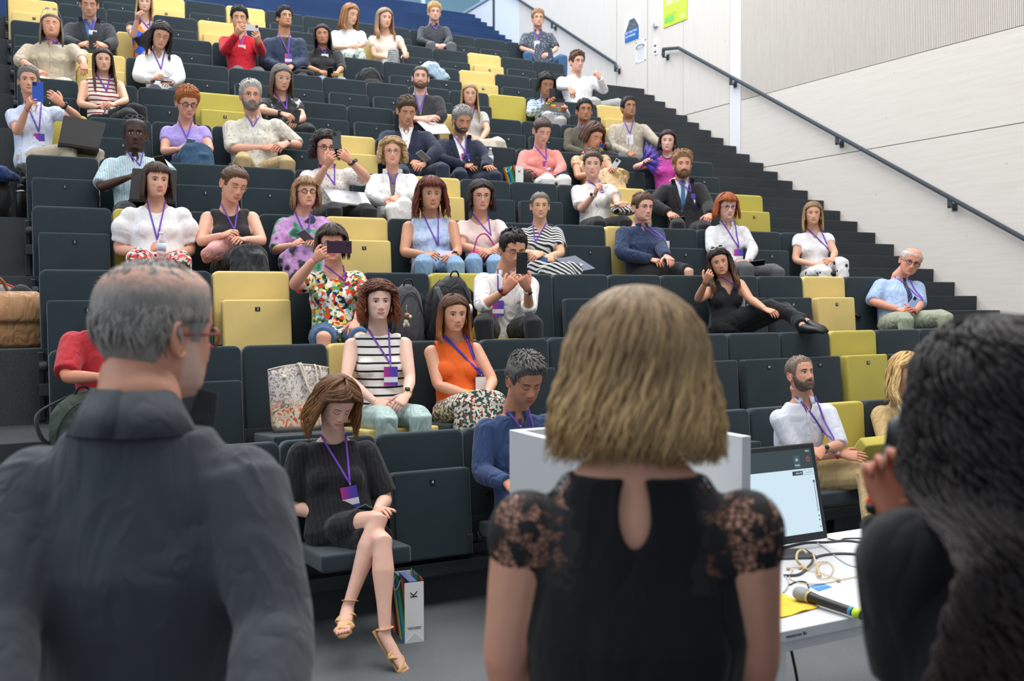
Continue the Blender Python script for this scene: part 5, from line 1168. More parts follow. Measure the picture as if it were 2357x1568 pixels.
p(label='person with long dark red hair and glasses in a light blue sleeveless blouse', fem=1, row=3, fat=.6, hd=(992, 412, 487), yw=10, sa=(942, 520), sb=(1040, 518), ea=(930, 582), eb=(1054, 578), wa=(980, 586), wb=(1046, 590), ha=(1004, 588), hb=(1026, 594), ka=(976, 602), kb=(1050, 606),
  skin='c79276', hair=('long', '5c2c24', dict(len=.11, vol=.024, bangs=1, wave=.010, tip='6e3428', flare=.015, w=.0062, locks=320)), glass=('thin', 'b0a890'), top=dict(m=C_('pale_blue_print', '9fb6dc', 'blotch', sc=18, cols=['8faad6', 'a9bfe2', 'c3d2ea']), sl=0, nk='crew'), bot=dict(m=C_('light_jeans', '7f9fc0')), lan=(1008, 568), badge=0, smile=.6, watch=[(1, '202226')])
p(label='person with dark wavy hair and round glasses in a pale pink T-shirt', fem=1, row=3, fat=.5, hd=(1107, 417, 488), yw=10, pt=3, sa=(1066, 520), sb=(1144, 518), ea=(1062, 568), eb=(1168, 560), wa=(1112, 578), wb=(1130, 578), ha=(1140, 580), hb=(1108, 582), ka=(1090, 600), kb=(1140, 602),
  skin='d7a58c', hair=('long', '33282a', dict(len=.06, vol=.018, wave=.010)), glass=('round', '6a5a4a'), smile=.05, ear='c9a060', top=dict(m=C_('blush_tee', 'e3cdc8'), sl=.35, nk='scoop'), bot=dict(m=C_('light_jeans', '7f9fc0')), lan=(1130, 545), badge=0)
p(label='older person with tied-back grey hair in a black and white striped dress', fem=1, row=3, fat=.3, hd=(1243, 443, 506), yw=6, pt=2, sa=(1206, 536), sb=(1280, 534), ea=(1200, 584), eb=(1292, 584), wa=(1246, 584), wb=(1250, 596), ha=(1222, 592), hb=(1300, 594), ka=(1240, 618), kb=(1320, 622),
  skin='ddae8e', hair=('tied', '6a625c', dict(vol=.010, pony=0)), glass=('thin', 'b0a078'), smile=.8, top=dict(m=C_('diagonal_stripes', 'dcdcda', 'd', '2c3038', sc=13), sl=.35, nk='v', hem=.98), lan=(1232, 560), badge=0)
p(label='person with glasses in a navy shirt and black shorts, looking to the right', row=3, fat=1.1, hd=(1479, 446, 511), yw=32, pt=2, sa=(1438, 528), sb=(1512, 530), ea=(1428, 584), eb=(1522, 572), wa=(1500, 598), wb=(1534, 590), ha=(1524, 602), hb=(1548, 602), ka=(1566, 622), kb=(1584, 626), by=28, bare=1,
  skin='e2ac98', hair=('short', '5a4232', dict(vol=.012)), glass=('thin', '3a3030'), top=dict(m=C_('navy_shirt_cloth', '2b3a58', wr=.9), sl=1, nk='v', collar=1, placket=2, ease=.014), bot=dict(m=C_('black_shorts', '2a2a2e'), len=.85, ease=.02), lan=(1506, 572), badge=2)
p(label='person with chin-length ginger hair and purple glasses in a white long-sleeved shirt', fem=1, row=3, hd=(1673, 448, 507), yw=20, pt=4, sa=(1644, 530), sb=(1712, 530), ea=(1636, 576), eb=(1734, 574), wa=(1694, 602), wb=(1722, 602), ha=(1716, 606), hb=(1706, 608), ka=(1720, 614), kb=(1790, 622), by=12,
  skin='e4b4a0', hair=('bob', '8d4a26', dict(len=.07, vol=.022, bangs=1, flare=.012, tip='a85a2c')), glass=('thick', '5a3a7a'), top=dict(m=C_('white_crinkle', 'dcdce0', wr=1.0), sl=1, nk='v', collar=1), bot=dict(m=grt), lan=(1692, 590), badge=1)
p(label='person with shoulder-length blonde hair in a white V-neck blouse and white spotted trousers', fem=1, row=3, hd=(1871, 466, 519), yw=6, sa=(1844, 548), sb=(1904, 546), ea=(1830, 600), eb=(1922, 582), wa=(1878, 610), wb=(1916, 596), ha=(1906, 604), hb=(1906, 602), ka=(1900, 622), kb=(1938, 602), by=12,
  skin='ddaa90', hair=('long', '8d6d4a', dict(len=.12, vol=.014, tip='b3905f')), smile=.9, ear='f0f0f0', top=dict(m=C_('white_silk', 'e9e9ec'), sl=.2, nk='v', ease=.014), bot=dict(m=C_('white_spotted', 'e6e6e8', 'dots', '2a3040', sc=13)), lan=(1902, 578), badge=0)
p(label='person in a bright floral blouse holding up a dark purple phone that hides her mouth', fem=1, row=2, fat=1.0, hd=(764, 520, 604), yw=2, pt=2, sa=(722, 642), sb=(822, 640), ea=(676, 656), wa=(724, 598), ha=(754, 574), eb=(842, 694), wb=(820, 740), ka=(745, 776), kb=(830, 778), bare=1, ca=.8, pa=(.3, -.8, 0),
  skin='e2a890', hair=('bob', '3e302a', dict(len=.06, vol=.020, bangs=1)), glass=('thick', '4a5a9a'), top=dict(m=flo, sl=.35, nk='scoop', ease=.014, hem=.3), bot=dict(m=jean, len=.75), lan=(795, 672), badge=1)
p(label='person in a white linen shirt leaning forward to photograph with a black phone', row=2, lean=.22, hd=(1180, 527, 622), yw=20, pt=16, sa=(1110, 624), sb=(1208, 632), ea=(1108, 706), wa=(1164, 668), ha=(1190, 632), eb=(1218, 712), wb=(1214, 664), hb=(1198, 628), ka=(1112, 740), kb=(1228, 742), curl=.75, pa=(.3, -.8, .1), pb=(-.3, -.8, .1), closed=1,
  skin='d8a084', hair=('short', '221d1c', dict(vol=.014, part=.6, ex=.004)), beard=('3a2c26', .35, 0), glass=('thin', '4a3a34'), top=dict(m=whl, sl=.7, nk='v', collar=1, ease=.018), bot=dict(m=blkt), lan=(1147, 710), badge=1, watch=[(1, 'e0e0e0'), (0, 'b02a30')])
p(label='person in black strap top, head propped on one hand, legs along the row', fem=1, row=2, hd=(1656, 573, 637), yw=4, pt=0, rl=-14, sa=(1642, 668), sb=(1706, 652), ea=(1606, 690), wa=(1624, 650), ha=(1640, 620), eb=(1726, 688), wb=(1762, 712), hb=(1790, 722), ka=(1795, 694), kb=(1806, 712), na=(1862, 742), nb=(1850, 752), ta=(1892, 756), tb=(1884, 760), by=22, ca=1.0,
  skin='d29c80', hair=('long', '2c2120', dict(len=.20, vol=.018, wave=.014, tip='6a4a34', w=.006, locks=320)), sung='e8e8e8', smile=.9, top=dict(m=C_('black_strap_top', '232427'), sl=0, nk='strap'), bot=dict(m=C_('black_wide_trousers', '1e1f22')), lan=(1698, 690), badge=2, bare=1)
p(label='person with thin white hair, pale blue shirt and navy tie, at the right aisle', row=2, fat=1.0, hd=(2096, 567, 637), yw=12, pt=10, rl=16, sa=(2022, 655), sb=(2096, 660), ea=(2006, 694), wa=(2068, 712), ha=(2094, 714), eb=(2118, 700), wb=(2106, 716), hb=(2098, 704), ka=(2086, 734), kb=(2176, 728), by=26, pel=2050,
  skin='dd9c84', hair=('short', 'c9c2bc', dict(vol=.006, crown=2, locks=60)), brow='a89888', glass=('thick', '3a2e2c'), smile=.1, top=dict(m=C_('sky_blue_cotton', 'a3bbe0', wr=.8), sl=.5, nk='v', collar=1, ease=.018), tie=C_('navy_dotted_tie', '25294e', 'dots', '8a8a80', sc=60, wr=.1), bot=dict(m=C_('sage_trousers', '98a08c', wr=.8)), lan=(2094, 690), badge=0)
p(label='person in a red T-shirt, mostly hidden, forearm on an olive backpack', row=1, hd=(252, 640, 742), yw=20, pt=20, sa=(178, 782), sb=(300, 782), ea=(152, 868), wa=(232, 868), ha=(262, 868), eb=(330, 860), wb=(280, 880), lean=.1,
  skin='d08f70', hair=('short', '3a2c24'), top=dict(m=C_('red_tee', 'b8333a'), sl=.45, nk='crew', ease=.016), bot=dict(m=blkt))
p(label='person with curly copper hair in a black and white striped sleeveless top', fem=1, row=1, hd=(871, 648, 741), yw=10, sa=(812, 790), sb=(930, 788), ea=(796, 872), eb=(944, 872), wa=(864, 926), wb=(936, 910), ha=(904, 934), hb=(908, 940), ka=(890, 962), kb=(968, 958), hf=1.1,
  skin='ecc2b0', hair=('curly', '5e3422', dict(len=.09, vol=.022, curl=.014, w=.0050, locks=560, tip='8a4a2a', freq=2.6)), ear='d8c8b8', top=dict(m=C_('white_black_stripes', 'e9e5de', 'h', '1c1d26', sc=6.2, wr=.25), sl=0, nk='crew'), bot=dict(m=C_('mint_satin', 'a9c0bc', rough=.5, wr=.7)), lan=(899, 862), badge=1, smile=.2, watch=[(1, 'c9a95a')], vox=.0075)
p(label='person with straight copper hair in an orange sleeveless top and patterned skirt', fem=1, row=1, hd=(1045, 680, 766), yw=16, pt=3, sa=(1000, 806), sb=(1094, 800), ea=(1008, 888), eb=(1134, 876), wa=(1078, 908), wb=(1122, 906), ha=(1112, 908), hb=(1108, 908), ka=(1075, 925), kb=(1138, 924), bare=1, by=12,
  skin='dfa78a', hair=('long', '5a3c2a', dict(len=.12, vol=.014, tip='a8693c', part=.15)), smile=.8, ear='c9a95a', top=dict(m=C_('orange_rib', 'e8682a', wr=.3), sl=0, nk='crew'), bot=dict(m=C_('geometric_print', 'b9b4a4', 'floral', sc=70, cols=['d9d4c4', '9a3a34', '2f4a44', 'd9d4c4', '3a5a50', 'cfc8b4']), skirt=1), lan=(1095, 885), badge=2, lan2=1, vox=.008)
p(label='person with chestnut hair, black pleated dress and tan sandals, legs crossed, front row', fem=1, row=0, fat=.5, hd=(775, 874, 985), yw=22, pt=30, rl=6, sa=(704, 1052), sb=(852, 1048), ea=(668, 1166), eb=(888, 1150), wa=(768, 1192), wb=(868, 1176), ha=(806, 1190), hb=(884, 1176), ka=(870, 1196), kb=(880, 1246), na=(797, 1408), nb=(887, 1488), ta=(790, 1450), tb=(930, 1540), bare=1, shoe='sandal', hf=1.1, ca=.8, cb=.5,
  skin='e8b8a4', hair=('long', '6a482e', dict(len=.10, vol=.028, wave=.012, tip='8d6238', w=.0052, locks=700, flare=.02, part=.3)), top=dict(m=C_('thin_black_pleats', '222226', 'v', '141416', sc=14, wr=.3), sl=.45, nk='crew', ease=.016, hem=.72, slim=1), lan=(805, 1130), badge=1, smile=.2, brl=10, vox=.0075)
p(label='person with grey hair in a dark blue shirt, front row, left of the lectern', row=0, hd=(1208, 811, 941), yw=24, pt=22, sa=(1118, 982), sb=(1248, 972), ea=(1108, 1090), eb=(1300, 1080), wa=(1168, 1112), wb=(1250, 1140), by=14, lean=.05,
  skin='c58a6e', hair=('short', '5d5b59', dict(vol=.020, part=.5, ex=.006, locks=220)), beard=('6a5e56', .25, 0), top=dict(m=C_('blue_oxford', '34466e', wr=.7), sl=1, nk='v', collar=1, placket=1, ease=.016), bot=dict(m=blkt), lan=(1222, 1030), badge=0, vox=.008)
p(label='person in white polo shirt and khaki trousers, front row, looking up', row=0, hd=(1842, 822, 905), yw=38, pt=-16, nkh=.028, sa=(1810, 972), sb=(1902, 960), ea=(1836, 1052), wa=(1938, 1046), ha=(1990, 1052), eb=(1934, 1024), wb=(1892, 1036), hb=(1872, 1056), ka=(2006, 1070), kb=(1996, 1100), nb=(2004, 1210), na=(2080, 1180), by=22, lean=.10, ca=.15, cb=.7, gaze=1,
  skin='d29a80', hair=('short', '7a6a5c', dict(vol=.009, ex=.010, locks=120)), beard=('7a6656', .7, .005), top=dict(m=C_('white_polo', 'dadde8', wr=.4), sl=.5, nk='v', collar=1, placket=1, ease=.014), bot=dict(m=khk), lan=(1898, 1010), badge=0, watch=[(0, 'd03030'), (1, '8a8078')], vox=.008)
p(label='person with long wavy blonde hair in a beige blazer, front row, half hidden', fem=1, row=0, hd=(2088, 815, 905), yw=40, pt=0, sa=(2044, 950), sb=(2120, 946), ea=(2042, 1020), wa=(2080, 1060), eb=(2150, 1020), wb=(2120, 1060), by=15,
  skin='e4b49c', hair=('long', 'c9a56c', dict(len=.12, vol=.020, wave=.012, tip='e0c48e', locks=240)), top=dict(m=wht, nk='v', sl=1), jac=dict(m=C_('camel_wool', 'b59a6c')), bot=dict(m=blkt), vox=.009)
# the three people standing on the stage, seen from behind
p(label='standing person with grey hair and red glasses, seen from behind in dark grey jacket', stand=1, dist=1.9, floor=0.0, wid=1.06, hd=(356, 612, 928), yw=122, by=158, pt=4, nkh=.058, sa=(576, 1098), sb=(112, 1100), ea=(632, 1440), eb=(-10, 1440), wa=(600, 1760), wb=(-30, 1760), fat=.6, hf=1.03,
  skin='cf957c', hair=('short', '8a8581', dict(vol=.006, thin=.6, locks=1300, w=.0030, ex=.006)), beard=('d8d0c8', .35, 0), glass=('thick', '8a2028'), top=dict(m=C_('grey_shirt_cloth', '70757a'), nk='crew', sl=.8), jac=dict(m=C_('slate_wool', '41464d', wr=.45), open=.07), bot=dict(m=blkt), vox=.010)
p(label='standing person with dark blonde bobbed hair and black lace dress, seen from behind', fem=1, far=1, stand=1, dist=1.6, floor=0.0, hd=(1465, 696, 1010), yw=180, by=180, nkh=.02, sa=(1715, 1185), sb=(1207, 1185), ea=(1742, 1545), eb=(1162, 1540), wa=(1620, 1700), wb=(1290, 1700), fat=.55, flat=1,
  skin='d39c84', hair=('long', '8c7252', dict(len=.088, vol=.026, wave=.018, tip='bb9a6c', w=.0045, locks=2000, flare=.018, front=0)), top=dict(m=C_('black_crepe', '141519', wr=.3), sl=.14, nk='wide', ease=.003, lace=1, key=1), bot=dict(m=C_('black_crepe', '141519')), vox=.008)
p(label='standing person with long black curly hair and black blazer, at the right edge', fem=1, far=1, stand=1, dist=1.42, floor=0.0, hd=(2284, 764, 1116), yw=-140, by=-160, sa=(2500, 1205), sb=(2196, 1190), ea=(2560, 1560), eb=(2108, 1570), wa=(2500, 1700), wb=(2060, 1190), hb=(2038, 1085), db=(1.42, 1.50, 1.53), flat=1, cb=1.1,
  skin='b87a62', hair=('curly', '1a1415', dict(len=.50, vol=.026, curl=.014, w=.0042, locks=1900, tip='2a1d1b', freq=2.2, backd=.15, flare=.03, front=0)), top=dict(m=blk, nk='crew', sl=1), jac=dict(m=C_('black_blazer_wool', '18181b', wr=.4)), bot=dict(m=blkt), vox=.009)
import time as _t
_t0 = _t.time()
for i, sp in enumerate(P_): start_person(sp, i)
bpy.context.view_layer.update()
print('pass1', _t.time()-_t0)
for sp in P_: finish_person(sp)
print('pass2', _t.time()-_t0)
# ------------------------------------------------------------------ things people hold, bags, stage furniture
def put(me, name, M, parent=None): o = link(name, me, parent); o.matrix_local = M; return o
def M4(c, x, y, z): return Matrix(((x[0], y[0], z[0], c[0]), (x[1], y[1], z[1], c[1]), (x[2], y[2], z[2], c[2]), (0, 0, 0, 1)))
UP = np.array([0, 0, 1.0])
def phone(i, px, py, label, kind='up', rot=0, w=.073, h=.148, col='18181c', back=None, land=False):
    sp = P_[i]; a = min(sp['arms'], key=lambda q: abs(sp_px(q[2]+q[3]*.09)[0]-px)); c = on_plane(px, py, a[2]+a[3]*.09-sp['bf']*-.012, sp['bf'])
    bf, Lx = sp['bf'], sp['Lx']; t = math.radians(rot)
    if kind == 'up': z = bf; y = UP
    else: z = nrm(UP*.75-bf*.66); y = nrm(UP*.66+bf*.75)*-1; y = -y
    x0 = nrm(np.cross(y, z)); y0 = np.cross(z, x0); x = x0*math.cos(t)+y0*math.sin(t); y = np.cross(z, x)
    M = M4(c, x, y, z); root = thing('smartphone', label, 'phone'); root.matrix_world = M; root.matrix_local = M
    if land: w, h = h, w
    link('case', bbox_mesh('case', (-w/2, -h/2, -.0045), (w/2, h/2, .0045), mat('phone_'+col, col, .35), .004, 2), root)
    if kind == 'up':
        cx = (w/2-.02 if land else -w/2+.02); cy = h/2-.02
        link('camera_block', bbox_mesh('camera_block', (cx-.015, cy-.016, .004), (cx+.015, cy+.015, .0065), mat('phone_cam', '2c2c30', .3), .003, 2), root)
        for dx, dy in ((-.007, .007), (.007, 0), (-.007, -.007)):
            mb = MB(); loft(mb, [(cx+dx, cy+dy, .006), (cx+dx, cy+dy, .0085)], [.0055, .0050], n=12); link('camera_lens', mesh_from('camera_lens', mb, M_BLACK), root)
    else:
        link('screen', bbox_mesh('screen', (-w/2+.004, -h/2+.004, .0044), (w/2-.004, h/2-.004, .0052), mat('phone_screen', '20242c', .15), .001, 1), root)
    return root
def sp_px(Q):
    d = np.asarray(Q)-CAM; f = np.dot(d, _f); return 1178.5+FPX*np.dot(d, _R)/f, 784-FPX*np.dot(d, _U)/f
phone(0, 213, 97, 'black phone held by the person in the dark grey jacket, top left', 'up', 0)
phone(5, 87, 211, 'bright blue phone held up by the person at the far left', 'up', 0, .085, .165, '2a55b5')
phone(6, 372, 376, 'black phone held above the black laptop by the person with the shaved head', 'read', -20)
phone(7, 437, 334, 'light phone held low by the person in the lilac T-shirt', 'read', 10, col='9aa4b4')
phone(9, 682, 268, 'white-edged phone held by the grey-haired person in the printed T-shirt', 'up', -12, col='26272b')
phone(10, 580, 64, 'silver phone held sideways by the person in the red cardigan', 'up', 0, col='c9c2c4', land=True)
phone(12, 760, 167, 'black phone in the lap of the person with long black hair', 'read', 0)
phone(16, 1267, 124, 'dark blue phone held by the person in the patterned shirt, top row', 'up', 10, col='2a3a5a')
phone(18, 1271, 217, 'small black phone held above the stickered tablet', 'up', 0)
phone(21, 974, 360, 'silver phone held by the person in the navy suit with brown hair', 'read', -40, col='8a8c90')
phone(22, 1098, 376, 'black phone held by the person in the navy suit with grey hair', 'up', -18, .073, .13)
phone(23, 1292, 403, 'blue phone held by the person in the coral top', 'read', 60, col='34486a')
phone(24, 1386, 330, 'blue phone raised by the person in the olive shirt', 'up', -8, .06, .11, '2a58b8')
phone(26, 1417, 378, 'pale grey phone held by the person with the chestnut bob', 'up', -35, .06, .12, 'c9ccd2')
phone(28, 1560, 506, 'black phone under the hand of the person in the black suit', 'read', 80)
phone(30, 775, 323, 'dark grey phone with a triple camera raised by the person with dark curls', 'up', 0, col='4a5054')
phone(34, 705, 546, 'grey phone held by the person in the tie-dyed dress', 'read', -35, col='6a7078')
phone(39, 1742, 606, 'black phone on the lap of the person with ginger hair', 'read', 80)
phone(41, 781, 569, 'dark purple phone held sideways by the person in the floral blouse', 'up', 0, .083, .165, '3a2238', land=True)
phone(42, 1201, 606, 'black phone with three lenses held by the person in the white linen shirt', 'up', -2, .078, .155)
phone(44, 2102, 698, 'phone with a bright screen held by the person in the pale blue shirt', 'up', -35, .07, .13, '9fb8e0')
phone(48, 826, 1178, 'phone in a green case held by the person in the black dress', 'read', 50, .072, .148, '3a5a50')

def slab(name, label, cat, px, row=None, dy=.6, Y=None, m=None, th=.012, group=None, z=None, back=None):
    """flat thing given by its four corners (clockwise from top left), at its real distance"""
    if Y is None: Y = row*D-dy
    Q = []
    for i, (u, v) in enumerate(px):
        Q.append(at(u, v, Y=Y+(back[i] if back else 0)))
    Q = [np.array(q) for q in Q]; c = sum(Q)/4; n = nrm(np.cross(Q[1]-Q[0], Q[3]-Q[0])); mb = MB()
    V = [q-c for q in Q]+[q-c+n*th for q in Q]; mb.add(V, [(0, 1, 2, 3), (7, 6, 5, 4)]+[(i, i+4, (i+1) % 4+4, (i+1) % 4) for i in range(4)])
    me = mesh_from(name, mb, m, False); bm = bmesh.new(); bm.from_mesh(me); bmesh.ops.recalc_face_normals(bm, faces=bm.faces[:]); bmesh.ops.bevel(bm, geom=bm.edges[:], offset=min(.003, th*.3), segments=2, affect='EDGES'); bm.to_mesh(me); bm.free()
    root = thing(name, label, cat, tuple(c)); return root, me, Q, n, c
r_, me, Q, n, c = slab('laptop', 'open black laptop on the lap of the person with the blue phone', 'laptop', [(147, 265), (245, 283), (228, 342), (134, 328)], 5, .62, m=mat('laptop_black', '1b1b1f', .5), th=.008, back=[.06, .06, 0, 0])
link('lid', me, r_); mb = MB(); q = [Q[3]-c, Q[2]-c, Q[2]-c+np.array([0, .24, -.02]), Q[3]-c+np.array([0, .24, -.02])]
mb.add(q+[a-np.array([0, 0, .018]) for a in q], [(0, 1, 2, 3), (7, 6, 5, 4)]+[(i, i+4, (i+1) % 4+4, (i+1) % 4) for i in range(4)]); link('keyboard_base', mesh_from('keyboard_base', mb, mat('laptop_black', '1b1b1f'), False), r_)
r_, me, Q, n, c = slab('laptop', 'open black laptop in front of the person with the shaved head', 'laptop', [(305, 387), (409, 392), (403, 465), (297, 458)], 4, .62, m=mat('laptop_black', '1b1b1f', .5), th=.008, back=[.05, .05, 0, 0])
link('lid', me, r_); mb = MB(); q = [Q[3]-c, Q[2]-c, Q[2]-c+np.array([0, .24, -.02]), Q[3]-c+np.array([0, .24, -.02])]
mb.add(q+[a-np.array([0, 0, .018]) for a in q], [(0, 1, 2, 3), (7, 6, 5, 4)]+[(i, i+4, (i+1) % 4+4, (i+1) % 4) for i in range(4)]); link('keyboard_base', mesh_from('keyboard_base', mb, mat('laptop_black', '1b1b1f'), False), r_)
r_, me, Q, n, c = slab('laptop', 'white laptop lid below the crossed arms of the bearded person', 'laptop', [(960, 279), (1022, 282), (1037, 306), (990, 308)], 6, .55, m=mat('laptop_white', 'e8e8ea', .4), th=.012, back=[.15, .15, -.12, -.12]); link('lid', me, r_)
r_, me, Q, n, c = slab('laptop', 'closed silver laptop on the lap of the person with dark curls', 'laptop', [(743, 433), (838, 443), (858, 475), (764, 463)], 4, .55, m=mat('laptop_silver', 'c4c7cb', .35, .3), th=.016, back=[.16, .16, -.12, -.12]); link('lid', me, r_)
mb = MB(); m1 = (Q[0]+Q[1]+Q[2]+Q[3])/4-c; ang = np.linspace(0, 6.28, 25); ux, uy = nrm(Q[1]-Q[0]), nrm(Q[3]-Q[0]); nn = n if n[1] < 0 or n[2] > 0 else -n
loft(mb, [m1+ux*.02*math.cos(a)+uy*.02*math.sin(a)+nn*.0008 for a in ang], [.0012]*25, n=5, cap=False); link('round_logo', mesh_from('round_logo', mb, mat('logo_grey', '8a8d92', .4)), r_)
r_, me, Q, n, c = slab('tablet_computer', 'tablet in a grey cover with coloured stickers held by the person in the plaid shirt', 'tablet', [(1256, 225), (1301, 228), (1297, 260), (1249, 254)], 7, .52, m=mat('tablet_cover', '77726a', .7), th=.010); link('cover', me, r_)
ux, uy = (Q[1]-Q[0]), (Q[3]-Q[0]); nn = n if n[1] < 0 else -n
for nm, cc, fx, fy, w_, h_ in (('dark_band', '18181c', .5, .15, .98, .28), ('sticker', 'e6ea3a', .18, .42, .2, .13), ('sticker', 'f0e63a', .48, .56, .24, .12), ('sticker', 'e8407a', .74, .58, .2, .11), ('sticker', 'ee6a3a', .48, .70, .24, .11), ('sticker', '3ac05a', .74, .74, .2, .11)):
    mb = MB(); cc_ = Q[0]-c+ux*fx+uy*fy+nn*.0025; q = [cc_-ux*w_/2-uy*h_/2, cc_+ux*w_/2-uy*h_/2, cc_+ux*w_/2+uy*h_/2, cc_-ux*w_/2+uy*h_/2]
    mb.add(q+[a-nn*.002 for a in q], [(0, 1, 2, 3), (7, 6, 5, 4)]+[(i, i+4, (i+1) % 4+4, (i+1) % 4) for i in range(4)]); o_ = link(nm, mesh_from(nm, mb, mat('stk_'+cc, cc, .6), False), r_)
r_, me, Q, n, c = slab('tablet_computer', 'grey tablet on the knees of the person with dark wavy hair in white', 'tablet', [(356, 174), (400, 178), (396, 188), (352, 183)], 7, .55, m=mat('tablet_grey', '55585c', .4), th=.010, back=[.12, .12, -.08, -.08]); link('cover', me, r_)
r_, me, Q, n, c = slab('folder', 'dark grey paper folder with white lettering held by the older person in stripes', 'folder', [(1277, 596), (1324, 588), (1371, 618), (1327, 626)], 3, .66, m=mat('folder_grey', '686c7c', .6), th=.004, back=[.10, .10, -.05, -.05]); link('cover', me, r_)
ux, uy = nrm(Q[1]-Q[0]), nrm(Q[3]-Q[0]); nn = n if n[1] < 0 else -n
for tx, fx, fy, sz in (('K', .62, .62, .05), ('NETZWERK', .35, .5, .018)):
    o_ = link('lettering', text_mesh(tx, sz, M_PAPER), r_); cc_ = Q[0]-c+(Q[1]-Q[0])*fx+(Q[3]-Q[0])*fy+nn*.005; X_ = -uy; o_.matrix_local = M4(cc_, X_, np.cross(nn, X_), nn)
r_, me, Q, n, c = slab('paper_leaflet', 'folded lilac leaflet in the hands of the person with dark red hair', 'leaflet', [(1006, 576), (1052, 578), (1040, 588), (1014, 590)], 3, .52, m=mat('paper_lilac', 'b4b0cc', .7), th=.003, back=[.06, .06, -.05, -.05]); link('sheet', me, r_)
r_, me, Q, n, c = slab('envelope', 'yellow envelope on the lap of the person in the orange top', 'envelope', [(1066, 894), (1108, 902), (1098, 906), (1058, 908)], 1, .42, m=mat('envelope_yellow', 'f0b92a', .6), th=.003, back=[.08, .08, -.06, -.06]); link('sheet', me, r_)
# bottles
def bottle(px, py_top, py_bot, Y, label, r=.032, water='c9dbe6', capc='e8e8ea'):
    a, b_ = at(px, py_top, Y=Y), at(px, py_bot, Y=Y); h = np.linalg.norm(a-b_); t = thing('water_bottle', label, 'bottle', tuple(b_))
    mb = MB(); ks = [0, .02, .3, .34, .38, .66, .80, .88, .93]; rs_ = [.85, 1, 1, .93, 1, 1, .62, .42, .42]
    loft(mb, [(0, 0, k*h) for k in ks], [r*x for x in rs_], n=18)
    if 'clear_plastic' not in MATS:
        m, nt, b = newmat('clear_plastic'); b.inputs['Base Color'].default_value = (.82, .90, .95, 1); b.inputs['Transmission Weight'].default_value = .75; b.inputs['Roughness'].default_value = .08; b.inputs['IOR'].default_value = 1.2; MATS['clear_plastic'] = m
    link('bottle_body', mesh_from('bottle_body', mb, MATS['clear_plastic']), t)
    mb = MB(); loft(mb, [(0, 0, .40*h), (0, 0, .64*h)], [r*1.02]*2, n=18); link('label_band', mesh_from('label_band', mb, mat('bottle_label', 'c9d6e4', .5)), t)
    mb = MB(); loft(mb, [(0, 0, .92*h), (0, 0, h)], [r*.45]*2, n=14); link('cap', mesh_from('cap', mb, mat('bottle_cap', capc, .4)), t)
    return t
bottle(1129, 341, 392, 5*D-.50, 'clear water bottle held upright by the person in the navy suit with grey hair')
bottle(372, 534, 606, 3*D-.56, 'clear water bottle between the hands of the person in puffed sleeves')
bottle(244, 236, 262, 6*D-.50, 'small amber bottle in the hands of the person in the red striped top', .018, capc='c98a2a')
# cushions and cloth heaps
def heap(name, label, cat, c, size, m, seed, sq=.7, top=None, bumpy=.10, tilt=0, parts=None, loc_r=None):
    mb = MB(); nu, nv = 36, 22; V = []
    for j in range(nv):
        ph = math.pi*(j+.02)/(nv-.96)
        for i in range(nu):
            th = 2*math.pi*i/nu; sp_ = lambda v, e: math.copysign(abs(v)**e, v)
            taper = 1.0 if top is None else (top+(1-top)*(.5-.5*math.cos(ph)))
            V.append((sp_(math.cos(th), sq)*sp_(math.sin(ph), sq)*size[0]*taper, sp_(math.sin(th), sq)*sp_(math.sin(ph), sq)*size[1]*taper, sp_(math.cos(ph), sq)*size[2]))
    V = np.array(V); V = V*(1+bumpy*wob(V/max(size), 4.5, seed)+bumpy*.4*wob(V/max(size), 11, seed+1))[:, None]
    ct, st = math.cos(tilt), math.sin(tilt); V = np.stack([V[:, 0]*ct+V[:, 2]*st, V[:, 1], -V[:, 0]*st+V[:, 2]*ct], 1)
    mb.add(V, grid_faces(nu, nv, flip=True)+[tuple(range(nu)), tuple(range((nv-1)*nu, nv*nu))[::-1]])
    t = thing(name, label, cat, tuple(c)); link('body', mesh_from('body', mb, m), t); return t
def strap(t, pts, r, m, name='strap', n=6, flat=None):
    mb = MB(); P = [np.asarray(p, float) for p in pts]
    if flat: 
        Q = []
        for i in range(len(P)-1):
            for j in range(5): Q.append(P[i]+(P[i+1]-P[i])*j/5)
        Q.append(P[-1])
        for _ in range(3): Q = [Q[0]]+[(Q[i-1]+Q[i]*2+Q[i+1])/4 for i in range(1, len(Q)-1)]+[Q[-1]]
        loft(mb, Q, [(flat, r)]*len(Q), n=8, sq=.6)
    else: tube(mb, pts, r, n=n)
    return link(name, mesh_from(name, mb, m), t)
M_BAGB = cloth('black_bag_nylon', '1e1f22', rough=.6, wr=.5); M_BAGG = cloth('grey_bag_nylon', '4a4a4e', rough=.6, wr=.5)
